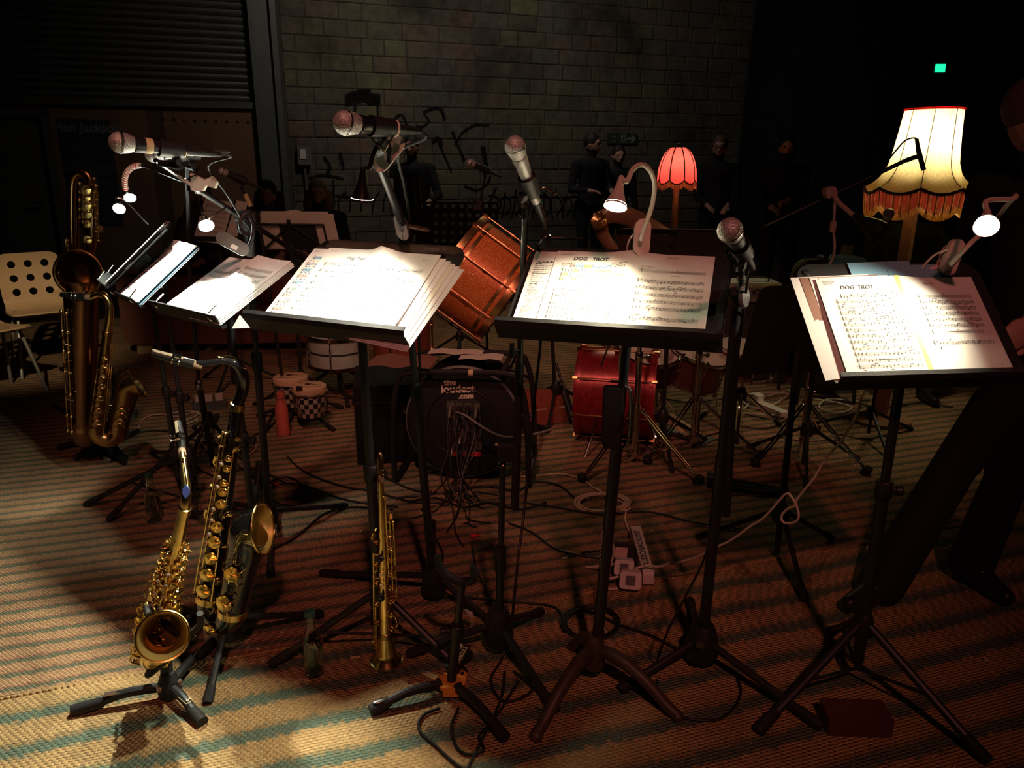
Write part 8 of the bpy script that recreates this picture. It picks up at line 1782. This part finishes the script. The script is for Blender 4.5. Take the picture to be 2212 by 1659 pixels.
# ================================================================== PEOPLE
def remeshed(mb, voxel, smooth=4):
    me = bpy.data.meshes.new('tmp'); me.from_pydata([tuple(v) for v in mb.v], [], mb.f); me.update()
    o = bpy.data.objects.new('tmp', me); COL.objects.link(o)
    m = o.modifiers.new('r', 'REMESH'); m.mode = 'VOXEL'; m.voxel_size = voxel; m.adaptivity = 0
    s_ = o.modifiers.new('s', 'SMOOTH'); s_.iterations = smooth; s_.factor = 0.5
    dg = bpy.context.evaluated_depsgraph_get(); me2 = bpy.data.meshes.new_from_object(o.evaluated_get(dg))
    bpy.data.objects.remove(o); bpy.data.meshes.remove(me); return me2
def person(label, J, mats, voxel=0.012, hair=None, hair_long=False, scale=1.0, grp=None, beard=None, glasses=False, finger=0.0085):
    """J: joints in world space; keys head, face(dir), neck, chest, pelvis, shL, shR, elL, elR, haL, haR, hipL, hipR, knL, knR, anL, anR, toeL, toeR, hdirL, hdirR"""
    k = scale; mb = MB(); segs = []
    def cap(a, b, r0, r1, key, n=10):
        a, b = V(a), V(b); L = (b-a).length; d = (b-a).normalized()
        prof = [(0,-r0)]+[(r0*math.sin(PI/2*i/4), -r0*math.cos(PI/2*i/4)) for i in range(1,5)]+[(r0+(r1-r0)*i/6, L*i/6) for i in range(1,7)]+[(r1*math.cos(PI/2*i/4), L+r1*math.sin(PI/2*i/4)) for i in range(1,4)]+[(0,L+r1)]
        mb.lathe(prof, a, d, n+4); segs.append((a, b, key))
    head = V(J['head']); face = V(J['face']).normalized(); up = V(J.get('up', (0,0,1))); fx = face.cross(up).normalized(); up = fx.cross(face).normalized()
    mb.ell(head, (0.075*k,0.095*k,0.112*k), fx, face, up, 20, 14); segs.append((head-up*0.03, head+up*0.05, 'skin'))
    mb.ell(head-up*0.065*k+face*0.025*k, (0.052*k,0.062*k,0.055*k), fx, face, up, 16, 10)
    cap(head-up*0.005*k+face*0.088*k, head-up*0.032*k+face*0.108*k, 0.010*k, 0.014*k, 'skin', 6)
    for s_ in (-1, 1):
        mb.ell(head+fx*(s_*0.076*k)-face*0.008*k-up*0.01*k, (0.012*k,0.020*k,0.032*k), fx, face, up, 10, 8)
        mb.ell(head+fx*(s_*0.03*k)+face*0.083*k+up*0.024*k, (0.024*k,0.014*k,0.010*k), fx, face, up, 10, 6)
    mb.ell(head-up*0.062*k+face*0.086*k, (0.024*k,0.010*k,0.006*k), fx, face, up, 10, 6); mb.ell(head-up*0.074*k+face*0.085*k, (0.02*k,0.011*k,0.007*k), fx, face, up, 10, 6)
    neck, chest, pel = V(J['neck']), V(J['chest']), V(J['pelvis'])
    cap(neck-V((0,0,0.06*k)), head-up*0.06*k, 0.058*k, 0.052*k, 'skin')
    shL, shR = V(J['shL']), V(J['shR']); ac = (shL-shR).normalized(); td = (neck-pel).normalized(); L = (neck-pel).length
    mb.lathe([(0,-0.12*k),(0.10*k,-0.10*k),(0.155*k,-0.02*k),(0.160*k,L*0.15),(0.150*k,L*0.35),(0.162*k,L*0.6),(0.178*k,L*0.8),(0.165*k,L*0.9),(0.10*k,L*0.98),(0,L*1.02)], pel, td, 24, x=td.cross(ac), sx=0.64); segs.append((pel, neck-td*0.04, 'top'))
    for q in 'LR':
        sh, el, ha = V(J['sh'+q]), V(J['el'+q]), V(J['ha'+q]); mid = (shL+shR)/2
        cap(mid.lerp(sh,0.6), sh, 0.075*k, 0.065*k, 'top'); cap(sh, el, 0.060*k, 0.047*k, 'top'); wr = el.lerp(ha, 0.9); cap(el, wr, 0.047*k, 0.036*k, 'sleeve'); cap(wr, ha, 0.028*k, 0.028*k, 'skin', 6)
        hd = V(J.get('hd'+q, ha-el)).normalized(); pn = V(J.get('pn'+q, (0,0,1))); px_ = hd.cross(pn).normalized(); pn = px_.cross(hd).normalized()
        pc = ha+hd*0.045*k; mb.ell(pc, (0.042*k,0.05*k,0.018*k), px_, hd, pn, 12, 8); segs.append((ha, pc+hd*0.04, 'skin'))
        cu = J.get('curl'+q, 0.7); fl_ = (0.066,0.076,0.071,0.055)
        for i in range(4):
            b0 = pc+hd*0.036*k+px_*((-0.030+0.020*i)*k); l = fl_[i]*k; d1 = (hd*math.cos(cu*0.5)-pn*math.sin(cu*0.5)); d2 = (hd*math.cos(cu*1.3)-pn*math.sin(cu*1.3)); d3 = (hd*math.cos(cu*2.1)-pn*math.sin(cu*2.1))
            p1 = b0+d1*l*0.45; p2 = p1+d2*l*0.33; p3 = p2+d3*l*0.25; cap(b0-hd*0.015*k, p1, finger*k*1.1, finger*k, 'skin', 4); cap(p1, p2, finger*k, finger*k*0.95, 'skin', 4); cap(p2, p3, finger*k*0.95, finger*k*0.8, 'skin', 4)
        tb = pc-px_*0.036*k-hd*0.015*k; t1_ = tb-px_*0.022*k+hd*0.026*k-pn*0.012*k; cap(tb, t1_, 0.013*k, 0.0105*k, 'skin', 4); cap(t1_, t1_+hd*0.026*k-pn*0.010*k+px_*0.006*k, 0.0105*k, 0.0085*k, 'skin', 4)
        hi, kn, an, to = V(J['hip'+q]), V(J['kn'+q]), V(J['an'+q]), V(J['toe'+q])
        cap(pel.lerp(hi,0.5), hi, 0.11*k, 0.10*k, 'legs'); cap(hi, kn, 0.098*k, 0.068*k, 'legs'); cap(kn, an, 0.068*k, J.get('hem',0.055)*k, 'legs'); he = an+V((0,0,0.0)); gd_ = V((to.x-an.x, to.y-an.y, 0)).normalized(); fz = 0.038*k
        hl = V((an.x,an.y,0.012+fz))-gd_*0.035*k; cap(hl, hl+gd_*0.11*k, 0.039*k, 0.042*k, 'shoe'); cap(hl+gd_*0.10*k, hl+gd_*0.20*k-V((0,0,0.008)), 0.042*k, 0.030*k, 'shoe'); cap(V((an.x,an.y,0.07)), an, 0.042*k, 0.046*k, 'legs')
    me = remeshed(mb, voxel); base = V(((V(J['anL']).x+V(J['anR']).x)/2, (V(J['anL']).y+V(J['anR']).y)/2, 0))
    root = thing('person', label, 'person', base, grp); keys = ['skin','top','sleeve','legs','shoe']
    for q in keys: me.materials.append(MATS[mats[q]])
    A_ = np.array([list(s_[0]) for s_ in segs]); B_ = np.array([list(s_[1]) for s_ in segs]); K_ = [keys.index(s_[2]) for s_ in segs]; D_ = B_-A_; DD = (D_**2).sum(1)+1e-9
    cen = np.empty(len(me.polygons)*3, dtype=np.float32); me.polygons.foreach_get('center', cen); cen = cen.reshape(-1,3); best = np.full(len(cen), 1e9); idx = np.zeros(len(cen), dtype=np.int32)
    for i in range(len(segs)):
        t = np.clip(((cen-A_[i])@D_[i])/DD[i], 0, 1); d = np.linalg.norm(cen-(A_[i]+t[:,None]*D_[i]), axis=1)
        if keys[K_[i]] == 'top': d = d-0.09*k
        elif keys[K_[i]] == 'legs': d = d-0.03*k
        m_ = d < best; best[m_] = d[m_]; idx[m_] = K_[i]
    me.polygons.foreach_set('material_index', idx); me.polygons.foreach_set('use_smooth', np.ones(len(idx), dtype=bool))
    co = np.empty(len(me.vertices)*3, dtype=np.float32); me.vertices.foreach_get('co', co); co = co.reshape(-1,3)-np.array(list(base), dtype=np.float32); me.vertices.foreach_set('co', co.ravel()); me.update()
    bo = bpy.data.objects.new('body', me); COL.objects.link(bo); bo.parent = root
    if hair:
        hm_ = MB(); hm_.ell(head+up*(0.032 if voxel < 0.01 else 0.027)*k-face*(0.022 if voxel < 0.01 else 0.014)*k, (0.084*k,0.097*k,(0.094 if voxel < 0.01 else 0.103)*k), fx, face, up, 18, 12)
        if hair_long:
            for s_ in (-1, 0, 1): hm_.tube([head+fx*(s_*0.065*k)-face*0.04*k+up*0.02*k, head+fx*(s_*0.085*k)-face*0.045*k-up*0.12*k, head+fx*(s_*0.08*k)-face*0.03*k-up*0.25*k], [0.05*k,0.055*k,0.03*k], 10)
        hm_.build('hair', hair, root)
    ey = MB()
    for s_ in (-1, 1): ey.ell(head+fx*(s_*0.03*k)+face*0.0885*k+up*0.006*k, (0.013*k,0.007*k,0.006*k), fx, face, up, 10, 6)
    ey.build('eyes', 'hair_dark', root)
    if beard:
        bd = MB(); bd.ell(head-up*0.085*k+face*0.045*k, (0.062*k,0.062*k,0.05*k), fx, face, up, 14, 10); bd.build('beard', beard, root)
    if glasses:
        gl = MB()
        for s_ in (-1, 1): gl.torus(head+fx*(s_*0.032*k)+face*0.105*k+up*0.006*k, 0.024*k, 0.003*k, face, 16, 6)
        gl.tube([head-fx*0.008*k+face*0.105*k+up*0.008*k, head+fx*0.008*k+face*0.105*k+up*0.008*k], 0.003*k, 6)
        for s_ in (-1, 1): gl.tube([head+fx*(s_*0.056*k)+face*0.105*k+up*0.008*k, head+fx*(s_*0.078*k)+up*0.01*k], 0.003*k, 6)
        gl.build('glasses', 'plastic_black', root)
    return root
def std_pose(loc, yaw, H=1.74, hands=None, seated=False, seat=0.46, headyaw=0.0, stance=0.1):
    """local: facing -y, L is +x"""
    c, s_ = math.cos(yaw), math.sin(yaw); loc = V(loc)
    def w(x, y, z): return V((loc.x+x*c-y*s_, loc.y+x*s_+y*c, z))
    def dv(x, y, z): return V((x*c-y*s_, x*s_+y*c, z))
    k = H/1.74; drop = (0.93*k-seat-0.06) if seated else 0.0; z = lambda q: q*k-drop
    J = dict(head=w(0,-0.02,z(1.62)), face=dv(math.sin(headyaw),-math.cos(headyaw),-0.05), neck=w(0,0.0,z(1.47)), chest=w(0,0,z(1.25)), pelvis=w(0,0.02,z(0.95)), shL=w(0.19*k,0.01,z(1.39)), shR=w(-0.19*k,0.01,z(1.39)))
    hands = hands or {'L':(0.27,-0.02,0.80),'R':(-0.27,-0.02,0.80)}
    for q, sg in (('L',1),('R',-1)):
        h = hands[q]; J['ha'+q] = w(h[0],h[1],z(h[2])); sh = V((sg*0.19*k,0.01,1.39)); hv = V(h); md = (sh+hv)/2; Lr = 0.56*k; d = (hv-sh).length; off = math.sqrt(max(0.0, (Lr/2)**2-(d/2)**2))
        e = md + V((sg*0.45,0.55,-0.6)).normalized()*off; J['el'+q] = w(e.x,e.y,z(e.z))
        if seated:
            J['hip'+q] = w(sg*0.10*k,-0.02,seat+0.06); J['kn'+q] = w(sg*0.13*k,-0.45*k,seat+0.05); J['an'+q] = w(sg*0.13*k,-0.42*k,0.10); J['toe'+q] = w(sg*0.15*k,-0.60*k,0.03)
        else:
            J['hip'+q] = w(sg*0.095*k,0.02,z(0.92)); J['kn'+q] = w(sg*stance,-0.01,z(0.50)); J['an'+q] = w(sg*stance,0.03,0.10); J['toe'+q] = w(sg*(stance+0.03),-0.14,0.03)
    return J
M0 = dict(skin='skin', top='cloth_black', sleeve='cloth_black', legs='cloth_black', shoe='leather_black')
# person in dark clothes at the right edge
hipc = V((1.70,2.42,0.90))
J = dict(head=at(2256,252,2.42), face=(0.70,-0.70,-0.05), neck=V((1.63,2.43,1.42)), chest=V((1.66,2.43,1.2)), pelvis=V((1.70,2.42,0.94)), shL=V((1.74,2.26,1.36)), shR=V((1.56,2.60,1.36)),
 elL=V((1.66,2.14,1.10)), haL=at(2222,700,2.16), elR=V((1.62,2.78,1.08)), haR=V((1.75,2.62,0.92)), hdL=(-0.55,-0.25,-0.35), pnL=(0.2,-0.9,0.3), curlL=1.0, hdR=(0.4,-0.2,-0.6),
 hipL=V((1.66,2.34,0.90)), hipR=V((1.72,2.50,0.90)), knL=at(2060,1010,2.36), anL=at(1905,1262,2.34), toeL=G(1850,1320), knR=at(2172,1040,2.46), anR=at(2098,1215,2.46), toeR=G(2190,1330), hem=0.075)
person('person in dark clothes striding past the right stand, cut off by the right edge', J, M0, 0.0065, 'hair_brown')
# accordion player
q = at(893,420,8.6); loc = (q.x,q.y,0)
J = std_pose(loc, R(-8), 1.74, {'L':(0.24,-0.30,1.06),'R':(-0.16,-0.34,1.12)}); person('person playing a black accordion in front of the graffiti wall', J, M0, 0.015, 'hair_dark')
ac_ = thing('accordion', 'black accordion held against the chest before the graffiti wall', 'accordion', (q.x,q.y-0.22,1.0)); cc = V((q.x,q.y-0.24,1.12))
for dx, nm in ((-0.15,'treble_side'),(0.15,'bass_side')): MB().prism(rrect(0.10,0.42,0.02), cc+V((dx,-0.08,0)), V((1,0,0)), V((0,0,1)), 0.16, V((0,1,0))).build(nm, 'black_gloss', ac_, 0.5)
bw = MB(); n = 10
for i in range(n): x0 = -0.10+0.2*i/n; bw.box(cc+V((x0+0.01,0,0)), (0.010,0.15,0.38)); bw.box(cc+V((x0+0.02,0,0)), (0.010,0.12,0.34))
bw.build('bellows', 'leather_black', ac_, None); MB().box(cc+V((-0.19,-0.085,0)), (0.05,0.03,0.36)).build('keyboard', 'pearl', ac_, None)
for k in range(2): MB().tube([cc+V((0.05+0.06*k,-0.085,0.19)), cc+V((0.06+0.06*k,-0.085,-0.17))], 0.006, 6).build('chrome_trim', 'steel', ac_)
# listeners before the back wall
q = at(1275,420,9.6); person('tall dark haired person standing below the exit sign', std_pose((q.x,q.y,0), R(25), 1.80, {'L':(0.14,-0.26,1.1),'R':(-0.14,-0.26,1.1)}, headyaw=0.7), M0, 0.016, 'hair_dark')
q = at(1332,420,9.9); person('shorter dark haired person beside the one below the exit sign', std_pose((q.x,q.y,0), R(10), 1.66), M0, 0.016, 'hair_dark')
q = at(1548,420,8.8); person('person with glasses in black standing between the lamps', std_pose((q.x,q.y,0), R(-10), 1.74, {'L':(0.1,-0.25,1.0),'R':(-0.1,-0.25,1.0)}, headyaw=-0.2), M0, 0.016, 'hair_brown', glasses=True)
q = at(1690,430,7.8); person('bearded person in black with hands joined before the drapes', std_pose((q.x,q.y,0), R(-15), 1.72, {'L':(0.02,-0.28,1.12),'R':(-0.10,-0.28,1.05)}), M0, 0.015, 'hair_dark', beard='hair_dark')
# seated players at the back left
q = at(585,500,7.0); person('seated person with dark bobbed hair behind the backlit page', std_pose((q.x,q.y,0), R(5), 1.68, {'L':(0.14,-0.35,1.1),'R':(-0.14,-0.35,1.1)}, True), dict(M0, top='cloth_plum', sleeve='cloth_plum'), 0.015, 'hair_dark', True)
q = at(692,500,7.2); person('seated person with long fair hair behind the central boom stand', std_pose((q.x,q.y,0), R(12), 1.70, {'L':(0.14,-0.35,1.1),'R':(-0.14,-0.35,1.1)}, True), dict(M0, legs='cloth_pale', shoe='sneaker'), 0.015, 'hair_blond', True)
q = at(440,480,6.6); person('seated person in plum clothes behind the dim left pages', std_pose((q.x,q.y,0), R(-10), 1.68, {'L':(0.14,-0.35,1.1),'R':(-0.14,-0.35,1.1)}, True), dict(M0, top='cloth_plum', sleeve='cloth_plum', shoe='sneaker'), 0.015, 'hair_brown')
for (px, Y, lb) in ((585,7.1,'dark stool under the person with bobbed hair'),(692,7.3,'dark stool under the person with long fair hair'),(440,6.7,'dark stool under the person in plum clothes')):
    q = at(px,500,Y); o = thing('stool', lb, 'stool', (q.x,q.y,0)); MB().lathe([(0,0.40),(0.17,0.40),(0.175,0.425),(0,0.43)], (q.x,q.y,0), (0,0,1), 20).build('seat', 'leather_black', o)
    for k in range(4): a = k*PI/2+0.7; MB().tube([V((q.x+0.12*math.cos(a),q.y+0.12*math.sin(a),0.4)), V((q.x+0.18*math.cos(a),q.y+0.18*math.sin(a),0.0))], 0.012, 8).build('leg', 'black_metal', o)
# guitarist beside the big lamp
q = at(1955,520,5.1); J = std_pose((q.x,q.y,0), R(-12), 1.70, {'L':(0.42,-0.30,1.02),'R':(-0.10,-0.26,1.03)}, True, 0.5); J['curlL'] = 1.0; J['curlR'] = 0.8
person('seated guitarist in dark clothes behind the lamp post', J, M0, 0.012, 'hair_dark')
gt_ = thing('electric_guitar', 'dark electric guitar across the lap of the seated player', 'guitar', V((q.x,q.y-0.2,0.6))); gc_ = V((J['haR'])) + V((0.02,-0.04,-0.06))
MB().prism([(0.20*math.cos(a)*(1+0.12*math.cos(2*a)), 0.15*math.sin(a)*(1-0.2*math.cos(2*a))) for a in [2*PI*k/28 for k in range(28)]], gc_, V((0.97,0,0.2)), V((-0.2,0.1,0.97)), 0.045, V((0,-1,0.1))).build('body', 'black_gloss', gt_, 0.5)
MB().tube([gc_+V((0.17,-0.03,0.035)), gc_+V((0.62,-0.03,0.13))], 0.022, 8, flat=0.5).build('neck', 'wood_dark', gt_); MB().prism(rrect(0.15,0.06,0.02), gc_+V((0.69,-0.04,0.15)), V((0.97,0,0.2)), V((-0.2,0,0.97)), 0.015, V((0,1,0))).build('headstock', 'wood_dark', gt_, 0.5)
for k in range(3): MB().lathe([(0,0),(0.012,0),(0.011,0.012),(0,0.012)], gc_+V((0.06+0.035*k,-0.047,-0.07+0.01*k)), (0,-1,0.1), 10).build('control_knob', 'chrome', gt_)
MB().box(gc_+V((-0.03,-0.05,0)), (0.03,0.01,0.07)).build('bridge', 'chrome', gt_, None)
o = thing('stool', 'dark stool under the seated guitarist', 'stool', (q.x,q.y+0.05,0)); MB().lathe([(0,0.43),(0.17,0.43),(0.175,0.46),(0,0.47)], (q.x,q.y+0.05,0), (0,0,1), 20).build('seat', 'leather_black', o)
for k in range(4): a = k*PI/2+0.7; MB().tube([V((q.x+0.12*math.cos(a),q.y+0.05+0.12*math.sin(a),0.43)), V((q.x+0.18*math.cos(a),q.y+0.05+0.18*math.sin(a),0.0))], 0.012, 8).build('leg', 'black_metal', o)
for (px, py, an, lb) in ((480,750,-0.4,'left pale sneaker on the floor before the brown sofa'),(517,744,0.3,'right pale sneaker on the floor before the brown sofa')):
    c = G(px,py); d = V((math.sin(an),-math.cos(an),0)); o = thing('sneaker', lb, 'shoe', c, 'pale sneakers before the sofa')
    up_ = MB(); up_.tube(sm([c-d*0.10+V((0,0,0.06)), c-d*0.04+V((0,0,0.062)), c+d*0.06+V((0,0,0.05)), c+d*0.14+V((0,0,0.035))], 5), [0.04,0.046,0.046,0.03], 12); up_.build('upper', 'sneaker', o)
    so_ = MB(); so_.prism([(0.05*math.cos(a)*(1 if math.sin(a) > 0 else 0.9), 0.145*math.sin(a)) for a in [2*PI*k/20 for k in range(20)]], c+d*0.02+V((0,0,0.012)), V((-d.y,d.x,0)), d, 0.022, V((0,0,1))); so_.build('sole', 'sneaker', o, 0.5)
